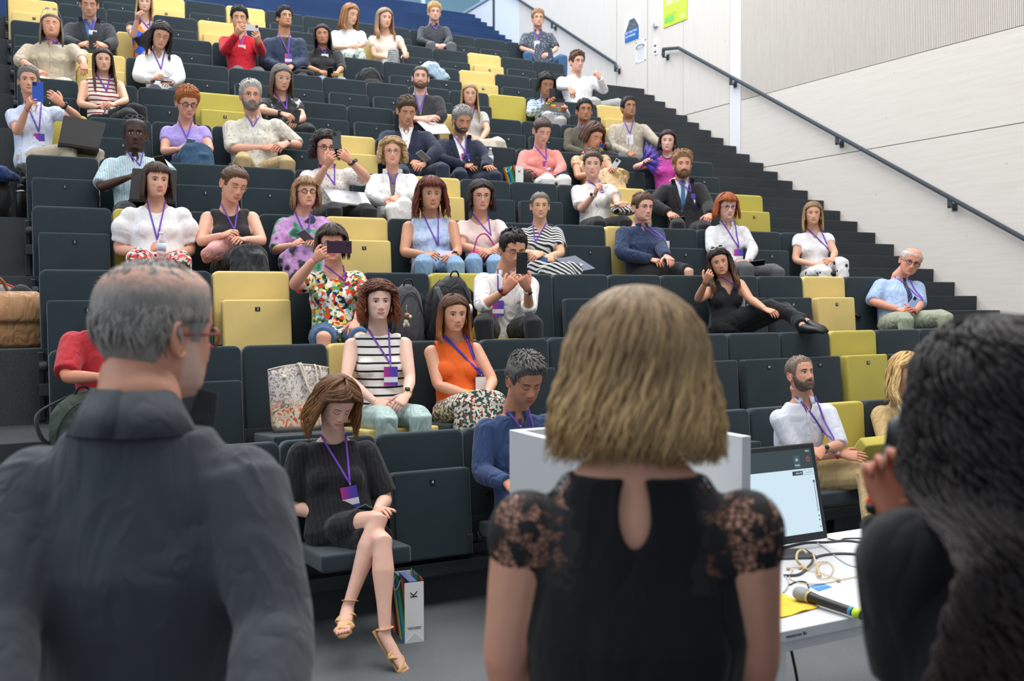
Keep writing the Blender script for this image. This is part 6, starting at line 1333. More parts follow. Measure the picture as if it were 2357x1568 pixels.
def backpack(label, c, w, d, h, m, seed, lean=0, group=None, pocket=True, mm=M_BAGB):
    t = thing('backpack', label, 'backpack', tuple(c)); mb = MB(); zs = [0, .04, .25, .55, .8, .93, 1.0]; ws = [.82, .98, 1.0, .96, .80, .58, .30]; ds = [.9, 1, 1, .9, .7, .5, .25]
    P = [np.array([lean*z*h, .02*z, z*h]) for z in zs]; loft(mb, P, [(w/2*a, d/2*b) for a, b in zip(ws, ds)], lat=(1, 0, 0), n=24, sq=.75)
    V = np.array(mb.v); V = V*(1+.035*wob(V, 22, seed))[:, None]; mb.v = [tuple(v) for v in V]; link('main_body', mesh_from('main_body', mb, m), t)
    if pocket:
        mb = MB(); loft(mb, [np.array([lean*z*h, -d*.42, z*h]) for z in (.06, .12, .38, .5, .56)], [(w*.30, d*.22), (w*.38, d*.28), (w*.38, d*.28), (w*.33, d*.2), (w*.18, d*.08)], lat=(1, 0, 0), n=20, sq=.7); link('front_pocket', mesh_from('front_pocket', mb, m), t)
    a_ = np.linspace(0, math.pi, 13)
    strap(t, [np.array([lean*h*(.25+.62*math.sin(a))+w*.47*math.cos(a)*(.98-.25*math.sin(a)), -d*.32, h*(.25+.62*math.sin(a))]) for a in a_], .004, M_METAL, 'zip')
    strap(t, [(lean*h-.04, 0, h*.97), (lean*h-.02, -.01, h*1.07), (lean*h+.02, -.01, h*1.07), (lean*h+.04, 0, h*.97)], .007, mm, 'handle')
    for sx in (-1, 1):
        strap(t, [(lean*h*.9+sx*w*.18, d*.3, h*.93), (lean*h*.8+sx*w*.56, d*.1, h*.72), (lean*h*.4+sx*w*.58, -.02, h*.35), (sx*w*.42, d*.1, h*.08)], .005, mm, 'shoulder_strap', flat=.024)
    return t
b1 = backpack('black backpack standing on the folded seat in the second-last row of the upper block', (7.5*P, 8*D-.25, 8*R+.47), .33, .2, .37, M_BAGB, 3)
b2 = backpack('large black hiking backpack with a round white badge, behind the person with copper hair', (5.02*P, 2*D-.30, 2*R+.47), .34, .26, .50, M_BAGB, 5, .12)
mb = MB(); loft(mb, [(.11, -.15, .25), (.115, -.157, .25)], [.045, .044], n=20); link('badge', mesh_from('badge', mb, M_PAPER), b2)
link('buckle', bbox_mesh('buckle', (-.02, -.17, .30), (.02, -.155, .36), M_METAL, .006, 2), b2)
strap(b2, [(-.13, -.1, .42), (-.10, -.17, .30), (-.14, -.18, .14), (-.10, -.16, .03)], .005, M_BAGG, 'hip_strap', flat=.022)
b3 = backpack('slim grey backpack leaning beside the large black one', (4.45*P, 2*D-.26, 2*R+.47), .26, .18, .44, M_BAGG, 8, .04, pocket=False)
# plush key ring: plain little animal figure
t = thing('plush_keyring', 'small brown and cream plush toy hanging between the two backpacks', 'toy', tuple(at(937, 728, Y=2*D-.46)))
mb = MB(); ball(mb, (0, 0, 0), (.026, .024, .026), lin('8a5a38')); ball(mb, (.016, -.018, -.004), (.013, .012, .014), lin('e8e0d4')); ball(mb, (.004, -.024, .006), (.004,)*3, (.01, .01, .01), 8, 5); link('head', mesh_from('head', mb, FRAME), t)
mb = MB(); ball(mb, (-.008, 0, -.045), (.018, .016, .026), lin('cfc4b8')); link('torso', mesh_from('torso', mb, FRAME), t)
for sx in (-1, 1):
    mb = MB(); ball(mb, (-.010+sx*.016, -.008, -.066), (.010, .012, .018), lin('bdb0a4')); link('leg', mesh_from('leg', mb, FRAME), t)
strap(t, [(0, 0, .02), (-.004, 0, .045), (.0, .01, .08)], .003, M_STEEL, 'chain')
b4 = heap('drawstring_bag', 'small black drawstring bag beside the person in the coral top', 'bag', (9.02*P-.09, 5*D-.36, 5*R+.58), (.11, .09, .13), cloth('black_leather', '1c1c1f', rough=.4, wr=.7), 11, .8, .6)
strap(b4, [(-.06, -.04, .12), (0, -.07, .135), (.06, -.04, .12), (0, .0, .13), (-.06, -.04, .12)], .004, M_BAGB, 'cord'); strap(b4, [(.07, -.05, .10), (.12, -.07, .02), (.09, -.06, -.12)], .005, M_BAGB, 'strap')
b5 = backpack('dark olive backpack on the lap of the person in the red T-shirt', (.42*P, 1*D-.52, 1*R+.44), .46, .24, .36, cloth('olive_nylon', '3a443a', rough=.6, wr=.6), 21, -.25, pocket=False)
link('name_patch', bbox_mesh('name_patch', (.02, -.135, .10), (.10, -.128, .125), M_BAGB, .002, 1), b5)
bc = heap('bag', 'soft black bag on the lap of the person in the navy bomber jacket', 'bag', (5.75*P, 8*D-.58, 8*R+.60), (.13, .08, .045), M_BAGB, 31); strap(bc, [(-.1, -.04, .03), (-.02, -.06, .07), (.08, -.04, .04)], .005, M_BAGG)
# tote bag
q = [at(u, v, Y=D-.28) for u, v in ((628, 848), (766, 850), (742, 992), (634, 992))]; c = (q[2]+q[3])/2
t = thing('tote_bag', 'cream tote bag with a coral reef print and rope handles on the folded-down seat', 'bag', tuple(c)); mb = MB()
w1 = np.linalg.norm(q[1]-q[0])/2; w0 = np.linalg.norm(q[2]-q[3])/2; h = q[0][2]-q[3][2]; nx, nz = 14, 12; V = []
for sgn in (-1, 1):
    for j in range(nz+1):
        for i in range(nx+1):
            u, v = i/nx*2-1, j/nz; w = w0+(w1-w0)*v**.7; V.append((u*w-.01*(1-v), sgn*(.055*(1-v)**.6+.006)*(1-u*u*.6)+sgn*.004*math.sin(u*5+v*6), v*h*(1+.0)+(.028*math.cos(u*1.5)*v**4)))
k = (nx+1)*(nz+1); F = [tuple(a) for a in grid_faces(nx+1, nz+1, False)]+[tuple(x+k for x in a[::-1]) for a in grid_faces(nx+1, nz+1, False)]
edge = list(range(0, nx+1))+[nx+(nx+1)*j for j in range(1, nz+1)]; 
for j in range(nz): F += [(j*(nx+1), (j+1)*(nx+1), (j+1)*(nx+1)+k, j*(nx+1)+k), (j*(nx+1)+nx, j*(nx+1)+nx+k, (j+1)*(nx+1)+nx+k, (j+1)*(nx+1)+nx)]
for i in range(nx): F += [(i, i+k, i+1+k, i+1), (nz*(nx+1)+i, nz*(nx+1)+i+1, nz*(nx+1)+i+1+k, nz*(nx+1)+i+k)]
mb.add(V, F)
def tote_mat():
    m, nt, b = newmat('reef_print'); L = nt.links; b.inputs['Roughness'].default_value = .8
    tc = N(nt, 'ShaderNodeTexCoord'); sep = N(nt, 'ShaderNodeSeparateXYZ'); L.new(tc.outputs['Object'], sep.inputs[0])
    nz_ = N(nt, 'ShaderNodeTexNoise'); nz_.inputs['Scale'].default_value = 17; nz_.inputs['Detail'].default_value = 4; nz_.inputs['Distortion'].default_value = 1.8; L.new(tex(nt), nz_.inputs['Vector'])
    lo = ramp(nt, nz_.outputs['Fac'], [(0, lin('8a4a3a')), (.38, lin('e0603c')), (.45, lin('e9b48a')), (.5, lin('efe6dc')), (.56, lin('d9c08a')), (.62, lin('7a6a60'))], 'LINEAR')
    n3 = N(nt, 'ShaderNodeTexNoise'); n3.inputs['Scale'].default_value = 26; n3.inputs['Detail'].default_value = 5; n3.inputs['Distortion'].default_value = 2.5; L.new(tex(nt), n3.inputs['Vector'])
    hi = ramp(nt, n3.outputs['Fac'], [(0, lin('6f6a70')), (.42, lin('9f8f8c')), (.5, lin('e6dfd6')), (.62, lin('ece7df')), (.66, lin('a9a4a6'))], 'LINEAR')
    f = N(nt, 'ShaderNodeMapRange'); f.inputs[1].default_value = .14; f.inputs[2].default_value = .22; L.new(sep.outputs[2], f.inputs[0])
    mx = N(nt, 'ShaderNodeMix', data_type='RGBA'); L.new(f.outputs[0], mx.inputs[0]); L.new(lo, mx.inputs[6]); L.new(hi, mx.inputs[7])
    g = N(nt, 'ShaderNodeMapRange'); g.inputs[1].default_value = .028; g.inputs[2].default_value = .04; L.new(sep.outputs[2], g.inputs[0])
    m2 = N(nt, 'ShaderNodeMix', data_type='RGBA'); L.new(g.outputs[0], m2.inputs[0]); m2.inputs[6].default_value = (*lin('8c8884'), 1); L.new(mx.outputs[2], m2.inputs[7]); L.new(m2.outputs[2], b.inputs['Base Color']); return m
link('bag_body', mesh_from('bag_body', mb, tote_mat()), t); M_ROPE = mat('rope_cream', 'e4dac8', .9)
strap(t, [(x, -.01, h+.028*math.cos(x/w1*1.5)) for x in np.linspace(-w1, w1, 9)], .004, M_ROPE, 'rim')
strap(t, [(-.01, .01, h+.005), (-.005, -.02, h+.035), (.015, -.035, h-.02), (.05, -.06, h-.13), (.085, -.06, h-.16), (.105, -.05, h-.10), (.10, -.025, h+.01), (.10, .0, h+.02)], .006, M_ROPE, 'handle')
strap(t, [(0.005, .01, h+.005), (.01, -.02, h+.035), (.03, -.035, h-.03), (.05, -.05, h-.16), (.09, -.05, h-.21), (.135, -.04, h-.12), (.13, -.02, h-.0), (.125, .0, h+.01)], .006, M_ROPE, 'handle')
for sx in (-.095, .105):
    mb = MB(); ball(mb, (sx, -.03, h-.045), (.014, .010, .013)); link('rope_knot', mesh_from('rope_knot', mb, M_ROPE), t)
# rainbow paper bags
def rainbow():
    m, nt, b = newmat('rainbow_print'); L = nt.links; b.inputs['Roughness'].default_value = .4
    w = N(nt, 'ShaderNodeTexCoord'); mp = N(nt, 'ShaderNodeMapping'); mp.inputs['Rotation'].default_value = (math.radians(28), 0, 0); L.new(w.outputs['Object'], mp.inputs[0])
    sx = N(nt, 'ShaderNodeSeparateXYZ'); L.new(mp.outputs[0], sx.inputs[0]); ml = N(nt, 'ShaderNodeMath', operation='MULTIPLY_ADD'); ml.inputs[1].default_value = 3.4; ml.inputs[2].default_value = .95; L.new(sx.outputs[1], ml.inputs[0]); fr_ = N(nt, 'ShaderNodeMath', operation='FRACT'); L.new(ml.outputs[0], fr_.inputs[0])
    cs = ['2a2a34', 'd83a30', 'ee8a2a', '6a2f6a', '2f8a4a', '5ac04a', '3aa8d8', '2a6ab0', 'a9d84a', 'e86a2a', '2a2a34']
    L.new(ramp(nt, fr_.outputs[0], [(i/len(cs), lin(x)) for i, x in enumerate(cs)]), b.inputs['Base Color']); return m
M_RB = rainbow()
def paperbag(label, c, w, d, h, rz=0):
    t = thing('paper_bag', label, 'bag', tuple(c), rz=rz); th = .0015
    link('end_panel', bbox_mesh('end_panel', (-w/2, -d/2, 0), (w/2, -d/2+th, h), M_PAPER), t)
    link('end_panel', bbox_mesh('end_panel', (-w/2, d/2-th, 0), (w/2, d/2, h*1.0), M_PAPER), t)
    link('side_panel', bbox_mesh('side_panel', (-w/2, -d/2, 0), (-w/2+th, d/2, h*1.03), M_RB), t); link('side_panel', bbox_mesh('side_panel', (w/2-th, -d/2, 0), (w/2, d/2, h*1.03), M_RB), t)
    link('bottom', bbox_mesh('bottom', (-w/2, -d/2, 0), (w/2, d/2, th), M_PAPER), t)
    link('inner_sheet', bbox_mesh('inner_sheet', (-w*.2, -d*.4, h*.3), (w*.2, d*.4, h*1.0), mat('sheet_blue', '5a6a9a', .6)), t)
    k = link('lettering', text_mesh('K', w*.52, M_BLACK), t); k.matrix_local = M4((0, -d/2-.001, h*.80), (0, 0, 1), (-1, 0, 0), (0, -1, 0))
    k = link('lettering', text_mesh('KARRIERE IM NETZWERK\nmit uns in Verbindung', w*.065, M_METAL), t); k.matrix_local = M4((0, -d/2-.001, h*.24), (1, 0, 0), (0, 0, 1), (0, -1, 0))
    mb = MB(); V = [(-w/2, -d/2-.0012, 0), (w/2, -d/2-.0012, 0), (0, -d/2-.003, w*.5)]; V += [(a, b_+.002, z) for a, b_, z in V]; mb.add(V, [(0, 1, 2), (5, 4, 3), (0, 3, 4, 1), (1, 4, 5, 2), (2, 5, 3, 0)]); link('fold', mesh_from('fold', mb, mat('paper_shade', 'e2e4e8', .7), False), t)
    for sx in (-1, 1):
        strap(t, [(sx*w*.5, -d*.2, h), (sx*w*.62, -d*.18, h*.88), (sx*w*.66, 0, h*.80), (sx*w*.62, d*.18, h*.88), (sx*w*.5, d*.2, h)], .0035, M_PAPER, 'handle')
    return t
paperbag('white and rainbow paper bag on the floor beside the front row', (1.635, -.50, 0), .105, .24, .315, math.radians(-6))
paperbag('white and rainbow paper bag with a letter K on a seat in the middle rows', (8.45*P+.07, 5*D-.35, 5*R+.47), .10, .25, .27, math.radians(4))
# small cloth things
heap('handbag', 'magenta leather handbag on the lap of the person in the blush T-shirt', 'bag', at(1112, 592, Y=3*D-.52), (.12, .06, .06), cloth('magenta_leather', 'c03a78', rough=.5), 41)
t = [o for o in COL.objects if o.name.startswith('handbag') and o.type == 'EMPTY'][-1]; strap(t, [(-.10, -.02, .03), (-.07, -.04, .16), (0, -.05, .19), (.07, -.04, .12), (.12, -.02, .06)], .007, MATS['magenta_leather'], 'handle')
heap('handbag', 'blue fabric bag on the lap of the older person in stripes', 'bag', at(1262, 606, Y=3*D-.48), (.16, .07, .06), cloth('blue_fabric', '2f5684', rough=.7), 43)
heap('scarf', 'pale pink scarf on the lap of the person in the black tank top', 'scarf', at(505, 574, Y=3*D-.50), (.13, .07, .07), cloth('pink_fabric', 'e3a9a4', wr=1), 47, bumpy=.25, tilt=-.5)
heap('jacket', 'black and white zebra-striped jacket on the lap of the person in the white printed T-shirt', 'jacket', at(1436, 484, Y=4*D-.50), (.14, .08, .05), cloth('zebra', 'd8d8d8', 'd', '1c1c20', sc=14), 53, bumpy=.2)
heap('jacket', 'dark satin jacket on the knees of the person with the chestnut bob', 'jacket', at(1415, 408, Y=5*D-.62), (.15, .09, .10), MATS['satin_print'], 59, bumpy=.18)
heap('sweater', 'pale blue sweater draped over a seat back behind the bearded person', 'sweater', at(1005, 168, Y=8*D-.10), (.20, .05, .10), cloth('sky_knit', 'b4cde0', wr=1), 61, bumpy=.30, tilt=.55)
t = thing('fruit', 'small yellow fruit in the hand of the person in the cream blouse', 'fruit', tuple(at(937, 124, Y=9*D-.50))); mb = MB(); ball(mb, (0, 0, 0), (.028, .026, .026), lin('e8b030')); link('flesh', mesh_from('flesh', mb, FRAME), t)
mb = MB(); loft(mb, [(0, 0, .02), (.004, 0, .036)], [.004, .003], n=6, col=lin('6a5a2a')); link('stem', mesh_from('stem', mb, FRAME), t)
# fan of blue and violet plumes
sp = P_[27]; c = on_plane(1502, 372, sp['arms'][0][2], sp['bf'])+sp['bf']*.03; t = thing('feather_fan', 'blue and violet fan in the hand of the person in magenta', 'fan', tuple(c))
bf, Lx = sp['bf'], sp['Lx']; hd = on_plane(1480, 372, c, bf)-c
for i in range(26):
    a = math.radians(-50+i*5.2); d_ = Lx*math.cos(a)+UP*math.sin(a); ln = .21+.02*math.sin(i*2.1); mb = MB(); cc = lin('2f3aa0') if i % 3 else lin('8a3aa8')
    loft(mb, [hd+d_*.03, hd+d_*ln*.5+bf*.01*math.sin(i), hd+d_*ln], [(.010, .002), (.014, .002), (.002, .001)], lat=np.cross(d_, bf), n=6, col=cc); link('plume', mesh_from('plume', mb, FRAME), t)
mb = MB(); loft(mb, [hd-Lx*.05-UP*.08, hd+Lx*.03+UP*.01], [.008, .008], n=8, col=lin('e06ab0')); link('handle', mesh_from('handle', mb, FRAME), t)

# ---- bags on the left aisle platforms
M_TAN = cloth('tan_leather', 'a97f58', rough=.45, wr=.8)
t = thing('travel_bag', 'large tan leather flap bag on the left aisle platform', 'bag', (-.30, 2.12, 3*R)); mb = MB()
loft(mb, [(0, 0, z) for z in (0, .03, .18, .30, .35)], [(.36, .13), (.38, .15), (.37, .15), (.345, .12), (.31, .07)], lat=(1, 0, 0), n=28, sq=.55); V = np.array(mb.v); mb.v = [tuple(v) for v in V*(1+.03*wob(V, 14, 4))[:, None]]; link('bag_body', mesh_from('bag_body', mb, M_TAN), t)
mb = MB(); loft(mb, [(0, -.015, z) for z in (.17, .20, .33, .375)], [(.375, .152), (.38, .158), (.355, .135), (.30, .07)], lat=(1, 0, 0), n=28, sq=.55); link('flap', mesh_from('flap', mb, M_TAN), t)
strap(t, [(-.08, -.06, .36), (-.07, -.08, .45), (.07, -.08, .46), (.12, -.05, .38)], .012, cloth('dark_tan_leather', '8a5c34', rough=.4), 'handle')
t = backpack('grey and black trekking backpack with a red trim lying behind the tan bag', (-.25, 2.50, 3*R), .62, .26, .42, cloth('silver_nylon', '77787c', rough=.6), 71); strap(t, [(-.28, -.14, .36), (0, -.15, .44), (.20, -.14, .36)], .008, mat('red_trim', 'c03a40', .5), 'trim')
strap(t, [(.05, -.15, .30), (.16, -.17, .42), (.26, -.14, .30), (.28, -.12, .10)], .008, M_BAGG, 'strap', flat=.03)
heap('duffel_bag', 'black bag on the upper left platform beside the thermos', 'bag', (-.36, 4.05, 5*R+.17), (.26, .16, .20), M_BAGB, 77)
heap('jacket', 'crumpled navy blue jacket lying on top of the black bag at the left edge', 'jacket', (-.32, 3.98, 5*R+.42), (.27, .14, .07), cloth('royal_nylon', '26406c', rough=.6, wr=.9), 79, bumpy=.25, tilt=.25)
t = thing('thermos', 'slim black thermos flask with a steel ring on the left platform', 'flask', (-.035, 3.86, 5*R)); mb = MB(); loft(mb, [(0, 0, 0), (0, 0, .21), (0, 0, .225), (0, 0, .23)], [.036, .036, .032, .032], n=18); link('flask_body', mesh_from('flask_body', mb, M_BLACK), t)
mb = MB(); loft(mb, [(0, 0, .228), (0, 0, .245)], [.036, .036], n=18); link('ring', mesh_from('ring', mb, M_STEEL), t); mb = MB(); loft(mb, [(0, 0, .245), (0, 0, .285), (0, 0, .295)], [.032, .032, .024], n=18); link('lid', mesh_from('lid', mb, M_BLACK), t)

# ---- lectern
t = thing('lectern', 'white open-topped lectern in front of the person with blonde hair', 'lectern', (1.20, -3.01, 0))
lw, ld = .585, .50
link('side_panel', bbox_mesh('side_panel', (0, 0, 0), (.035, ld, 1.35), M_WHITE, .002, 1), t); link('side_panel', bbox_mesh('side_panel', (lw-.035, 0, .0), (lw, ld, 1.35), M_WHITE, .002, 1), t)
link('front_panel', bbox_mesh('front_panel', (.035, ld-.035, 0), (lw-.035, ld, 1.35), M_WHITE, .002, 1), t)
link('reading_shelf', bbox_mesh('reading_shelf', (.036, .02, 1.08), (lw-.036, ld-.036, 1.105), M_WHITE, .002, 1), t)
# ---- table with control screen
TZ = .74; tx0, tx1, ty0, ty1 = 1.83, 3.75, -3.07, -2.17
t = thing('table', 'white table with square white legs at the right of the lectern', 'table', (tx0, ty0, 0))
link('tabletop', bbox_mesh('tabletop', (0, 0, TZ-.035), (tx1-tx0, ty1-ty0, TZ), M_WHITE, .003, 2), t)
link('frame', bbox_mesh('frame', (.02, .02, TZ-.075), (tx1-tx0-.02, .06, TZ-.036), M_WHITE), t); link('frame', bbox_mesh('frame', (.02, ty1-ty0-.06, TZ-.075), (tx1-tx0-.02, ty1-ty0-.02, TZ-.036), M_WHITE), t)
for a, b_ in ((.01, .01), (tx1-tx0-.06, .01), (.01, ty1-ty0-.06), (tx1-tx0-.06, ty1-ty0-.06)): link('leg', bbox_mesh('leg', (a, b_, 0), (a+.05, b_+.05, TZ-.036), M_WHITE, .003, 1), t)
k = link('lettering', text_mesh('westermo fix', .016, M_METAL), t); k.matrix_local = M4((.09, -.001, TZ-.018), (1, 0, 0), (0, 0, 1), (0, -1, 0))
strap(t, [(.12, .06, TZ-.07), (.14, .04, TZ-.25), (.10, .05, .3), (.12, .06, .0)], .005, M_BLACK, 'cable')
# monitor: leaning screen facing the stage
br = at(1907, 1239, Z=TZ+.035); bl = br+np.array([-.50, .0, 0]); tr = None; best = 9
for yy in np.linspace(-2.40, -2.05, 80):
    q = at(1868, 1019, Y=yy); d_ = abs(np.linalg.norm(q-br)-.335)
    if d_ < best and abs(q[0]-br[0]) < .06: best, tr = d_, q
if tr is None: tr = br+np.array([-.01, .10, .32])
X_ = np.array([1, 0, 0.]); Y_ = tr-br; Y_[0] = 0; hh = np.linalg.norm(Y_); Y_ = nrm(Y_); Z_ = np.cross(X_, Y_)
t = thing('monitor', 'black touch screen monitor showing a pale blue page, on the table', 'monitor'); t.matrix_local = M4(bl, X_, Y_, Z_); w = .50
def em(name, c, s_=1.0):
    m, nt, b = newmat(name); b.inputs['Base Color'].default_value = (0, 0, 0, 1); b.inputs['Emission Color'].default_value = (*lin(c), 1); b.inputs['Emission Strength'].default_value = s_; b.inputs['Roughness'].default_value = .2; return m
E_W, E_D, E_T, E_R = em('screen_page', 'd6ebf9', .95), em('screen_bar', '38464a', .9), em('screen_tile', '4a5c62', .9), em('screen_red', 'd06058', .9)
link('housing', bbox_mesh('housing', (0, 0, -.035), (w, hh, 0), mat('monitor_black', '24262a', .5), .010, 3), t)
scr = link('screen', bbox_mesh('screen', (.025, .032, .0), (w-.025, hh-.022, .0012), E_W), t)
link('header_bar', bbox_mesh('header_bar', (.025, hh-.105, .0013), (w-.025, hh-.022, .0018), E_D), scr)
link('audio_tile', bbox_mesh('audio_tile', (w-.13, hh-.100, .0019), (w-.095, hh-.048, .0022), E_T), scr)
def scr_text(b_, s_, x, y, m): k = link('lettering', text_mesh(b_, s_, m, .0002), scr); k.location = (x, y, .0026); return k
scr_text('Audio', .011, w-.112, hh-.088, E_W); scr_text('10:04', .010, w-.050, hh-.033, E_W)
mb = MB(); loft(mb, [(w-.112+.005*math.cos(a), hh-.066+.004*math.sin(a), .0026) for a in np.linspace(0, 6.28, 13)], [.0014]*13, n=4, cap=False); link('icon', mesh_from('icon', mb, E_W), scr)
mb = MB(); loft(mb, [(w-.050+.008*math.sin(a), hh-.066+.010*math.cos(a), .0026) for a in np.linspace(.5, 5.78, 15)], [.0012]*15, n=4); loft(mb, [(w-.050, hh-.066, .0026), (w-.050, hh-.054, .0026)], [.0012]*2, n=4); link('power_icon', mesh_from('power_icon', mb, E_R), scr)
link('dark_button', bbox_mesh('dark_button', (w-.145, hh-.130, .0013), (w-.088, hh-.112, .002), E_D), scr); scr_text('Show All', .009, w-.110, hh-.121, E_W)
mb = MB(); q = [(w-.083, hh-.130, .002), (w-.028, hh-.130, .002), (w-.028, hh-.112, .002), (w-.083, hh-.112, .002), (w-.083, hh-.130, .002)]; loft(mb, q, [.0006]*5, n=4, cap=False); link('button_outline', mesh_from('button_outline', mb, E_D), scr); scr_text('Audio Reset', .007, w-.054, hh-.121, E_D)
link('slider', bbox_mesh('slider', (w-.036, .115, .0013), (w-.0335, hh-.165, .002), E_D), scr)
mb = MB(); loft(mb, [(w-.035, hh-.160, .0013), (w-.035, hh-.160, .0022)], [(.005, .006)]*2, n=14); link('slider_knob', mesh_from('slider_knob', mb, E_D), scr)
for yy in (.095, .078, .050): link('slider_mark', bbox_mesh('slider_mark', (w-.037, yy, .0013), (w-.031, yy+.005, .002), E_D), scr)
link('stand', bbox_mesh('stand', (w*.35, .02, -.10), (w*.65, .16, -.03), mat('monitor_black', '24262a'), .008, 2), t)
# dark flat device under the screen
q = [at(u, v, Z=TZ+.012) for u, v in ((1795, 1268), (1862, 1290), (1800, 1303))]
t = thing('stand_plate', 'flat dark grey metal plate on the table below the screen', 'plate', (q[0][0], q[0][1], TZ)); link('plate', bbox_mesh('plate', (-.25, -.10, .0005), (.12, .04, .010), mat('plate_grey', '55565a', .4, .4), .003, 2), t).rotation_euler = (0, 0, math.radians(-22))
def T(u, v, dz=.0): return np.array(at(u, v, Z=TZ+dz))
def cable(label, px, r, m, dz=None, closed=False):
    p0 = T(*px[0], r); t = thing('cable', label, 'cable', tuple(p0)); mb = MB(); tube(mb, [T(u, v, (r if dz is None else dz[i]))-p0 for i, (u, v) in enumerate(px)], r, n=6); link('cord', mesh_from('cord', mb, m), t); return t
M_CG = mat('cable_grey', '4a4d52', .5); M_CL = mat('cable_light', 'b4b8bc', .5); M_SK = mat('headset_beige', 'cdb58a', .5)
cable('thick grey cable running behind the screen across the table', [(1800, 1262), (1850, 1250), (1900, 1248), (1950, 1245), (2004, 1252), (2030, 1256)], .005, M_CG)
cable('grey cable looping over the table in front of the screen', [(1805, 1325), (1840, 1322), (1865, 1300), (1878, 1283), (1920, 1275), (1970, 1276), (2010, 1284)], .005, M_CG)
cable('coiled grey cable end at the right of the table', [(2010, 1236), (1990, 1240), (1983, 1252), (1990, 1268), (2010, 1276)], .005, M_CG)
cable('second grey cable coil at the right of the table', [(2008, 1284), (1993, 1292), (1990, 1306), (2002, 1316), (2015, 1318)], .005, M_CG)
cable('thin light grey cable crossing the table diagonally', [(1876, 1247), (1905, 1266), (1935, 1290), (1965, 1304), (2008, 1305)], .0028, M_CL)
cable('thin black cable behind the screen edge', [(1905, 1240), (1932, 1245), (1945, 1240), (1990, 1239), (2015, 1236)], .0028, M_BLACK)
cable('thin black cable loop by the microphone', [(1817, 1347), (1835, 1339), (1855, 1341), (1862, 1354)], .0026, M_BLACK)
cable('pale cable bend at the left of the microphone', [(1804, 1322), (1814, 1336), (1812, 1352), (1803, 1364)], .003, M_CL)
t = thing('headset_microphone', 'thin beige headset microphone curled up on the table', 'microphone', tuple(T(1858, 1312))); p0 = T(1858, 1312)
def hs(name, px, dz, r):
    mb = MB(); tube(mb, [T(u, v, z)-p0 for (u, v), z in zip(px, dz)], r, n=6); link(name, mesh_from(name, mb, M_SK), t)
hs('ear_hook', [(1857, 1273), (1848, 1266), (1836, 1272), (1834, 1290), (1845, 1302), (1858, 1312)], [.05, .055, .05, .03, .01, .006], .005)
hs('ear_hook', [(1872, 1275), (1876, 1290), (1882, 1308), (1886, 1326)], [.04, .03, .015, .006], .004)
hs('wire', [(1858, 1312), (1880, 1296), (1905, 1294), (1918, 1308), (1908, 1328), (1890, 1332), (1878, 1318), (1888, 1298), (1905, 1296)], [.006]*9, .0018)
hs('wire', [(1812, 1310), (1835, 1306), (1858, 1312), (1890, 1320), (1930, 1334)], [.006]*5, .0018)
hs('wire', [(1825, 1312), (1818, 1332), (1850, 1343), (1890, 1344), (1930, 1336), (1970, 1328), (2010, 1320)], [.004]*7, .0018)
for u, v in ((1930, 1336), (1842, 1307), (1814, 1309), (1886, 1326)):
    mb = MB(); ball(mb, T(u, v, .007)-p0, (.009, .007, .007)); link('capsule', mesh_from('capsule', mb, M_SK), t)
# sticker (its square code left out)
q = [T(u, v, .0) for u, v in ((1862, 1350), (1893, 1343), (1915, 1352), (1884, 1362))]; c = sum(q)/4; mb = MB(); mb.add([a-c+UP*.0012 for a in q]+[a-c for a in q], [(0, 1, 2, 3), (7, 6, 5, 4)]+[(i, i+4, (i+1) % 4+4, (i+1) % 4) for i in range(4)])
t = thing('sticker', 'blue sticker on the tabletop beside the microphone head', 'sticker', tuple(c)); link('print', mesh_from('print', mb, mat('sticker_blue', '3a88c8', .4), False), t)
k = link('lettering', text_mesh('HÖRSAAL TECHNIK', .008, M_PAPER, .0003), t); k.location = (0, 0, .0016)
# yellow cloth
mb = MB(); q = [T(1790, 1368), T(1887, 1400), T(1800, 1424), T(1700, 1400)]; c = sum(q)/4; nn_ = 9; V = []
for j in range(nn_):
    for i in range(nn_):
        u, v = i/(nn_-1), j/(nn_-1); p_ = (q[0]*(1-u)+q[1]*u)*(1-v)+(q[3]*(1-u)+q[2]*u)*v; V.append(p_-c+UP*(.004+.004*math.sin(u*9+v*4)*math.cos(v*7)))
V += [np.array(v)-UP*.003 for v in V]; kk = nn_*nn_; F = grid_faces(nn_, nn_, False)+[tuple(x+kk for x in f[::-1]) for f in grid_faces(nn_, nn_, False)]
mb.add(V, F); t = thing('cleaning_cloth', 'folded yellow cloth on the table corner', 'cloth', tuple(c)); link('fabric', mesh_from('fabric', mb, cloth('yellow_cloth', 'f2c63c')), t)
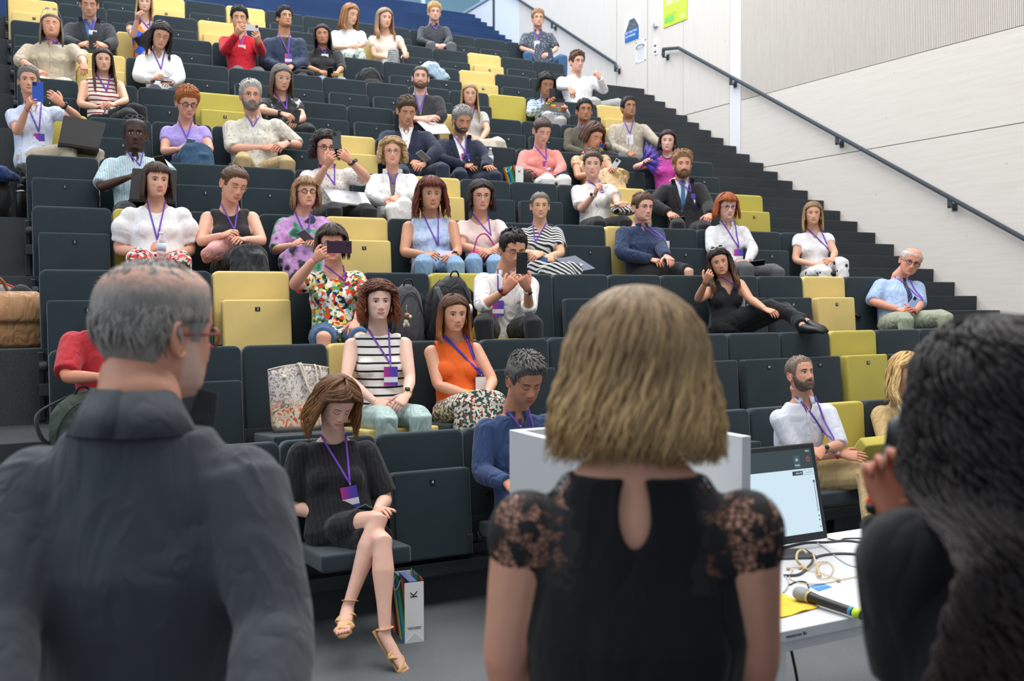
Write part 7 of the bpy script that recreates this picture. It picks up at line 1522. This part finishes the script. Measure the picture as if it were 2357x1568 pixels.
# hand microphone on the table
a, b_ = T(1838, 1366, .026), T(1990, 1418, .020); ax_ = nrm(b_-a); Lm = np.linalg.norm(b_-a); t = thing('hand_microphone', 'black wireless microphone with a neon green band lying on the table', 'microphone', tuple(a))
mb = MB(); loft(mb, [ax_*x*Lm for x in (.18, .24, .30, .80, .86)], [.019, .0185, .0165, .0145, .0150], n=18); link('handle', mesh_from('handle', mb, mat('mic_black', '1e1f22', .4)), t)
mb = MB(); loft(mb, [ax_*x*Lm for x in (-.06, -.035, .02, .09, .14, .165)], [.008, .020, .0255, .0255, .022, .019], n=18)
m, nt, b = newmat('mic_mesh'); b.inputs['Metallic'].default_value = .8; b.inputs['Roughness'].default_value = .5; b.inputs['Base Color'].default_value = (*lin('9aa0a4'), 1); vo = N(nt, 'ShaderNodeTexVoronoi'); vo.inputs['Scale'].default_value = 500; nt.links.new(tex(nt), vo.inputs['Vector']); bump(nt, b, vo.outputs['Distance'], .8, .002)
link('grille', mesh_from('grille', mb, m), t); mb = MB(); loft(mb, [ax_*x*Lm for x in (.16, .19)], [.0205, .0205], n=18); link('collar_ring', mesh_from('collar_ring', mb, mat('mic_ring', 'c9b88a', .4)), t)
mb = MB(); loft(mb, [ax_*x*Lm for x in (.86, .96)], [.0165, .0165], n=18); link('green_band', mesh_from('green_band', mb, mat('neon_green', 'c8e82a', .4)), t)
mb = MB(); loft(mb, [ax_*x*Lm for x in (.79, .84)], [.0152, .0152], n=18); link('blue_band', mesh_from('blue_band', mb, mat('band_blue', '3a90b8', .4)), t)
mb = MB(); loft(mb, [ax_*x*Lm for x in (.96, 1.01, 1.03)], [.0155, .014, .008], n=18); link('end_cap', mesh_from('end_cap', mb, M_BLACK), t)
# microphone in the hand of the speaker on the right
a, b_ = np.array(at(2062, 1035, d=1.56)), np.array(at(2012, 1182, d=1.52)); ax_ = nrm(b_-a); Lm = np.linalg.norm(b_-a); t = thing('hand_microphone', 'black microphone with an orange band held by the person in the black blazer', 'microphone', tuple(a))
mb = MB(); loft(mb, [ax_*x*Lm for x in (0, .75)], [.017, .014], n=16); link('handle', mesh_from('handle', mb, mat('mic_black', '1e1f22', .4)), t)
mb = MB(); loft(mb, [ax_*x*Lm for x in (.75, .93)], [.0165, .0165], n=16); link('orange_band', mesh_from('orange_band', mb, mat('band_orange', 'ee4a22', .4)), t)
mb = MB(); loft(mb, [ax_*x*Lm for x in (.93, 1.0)], [.0165, .013], n=16); link('end_cap', mesh_from('end_cap', mb, M_BLACK), t)
mb = MB(); loft(mb, [-ax_*.06, -ax_*.04, -ax_*.0], [.012, .025, .018], n=16); link('grille', mesh_from('grille', mb, MATS['dark_grey_metal']), t)

for o_ in list(COL.objects):                      # short labels keep within sixteen words
    if 'label' in o_.keys() and len(o_['label'].split()) > 16: print('LONG', len(o_['label'].split()), o_['label'])
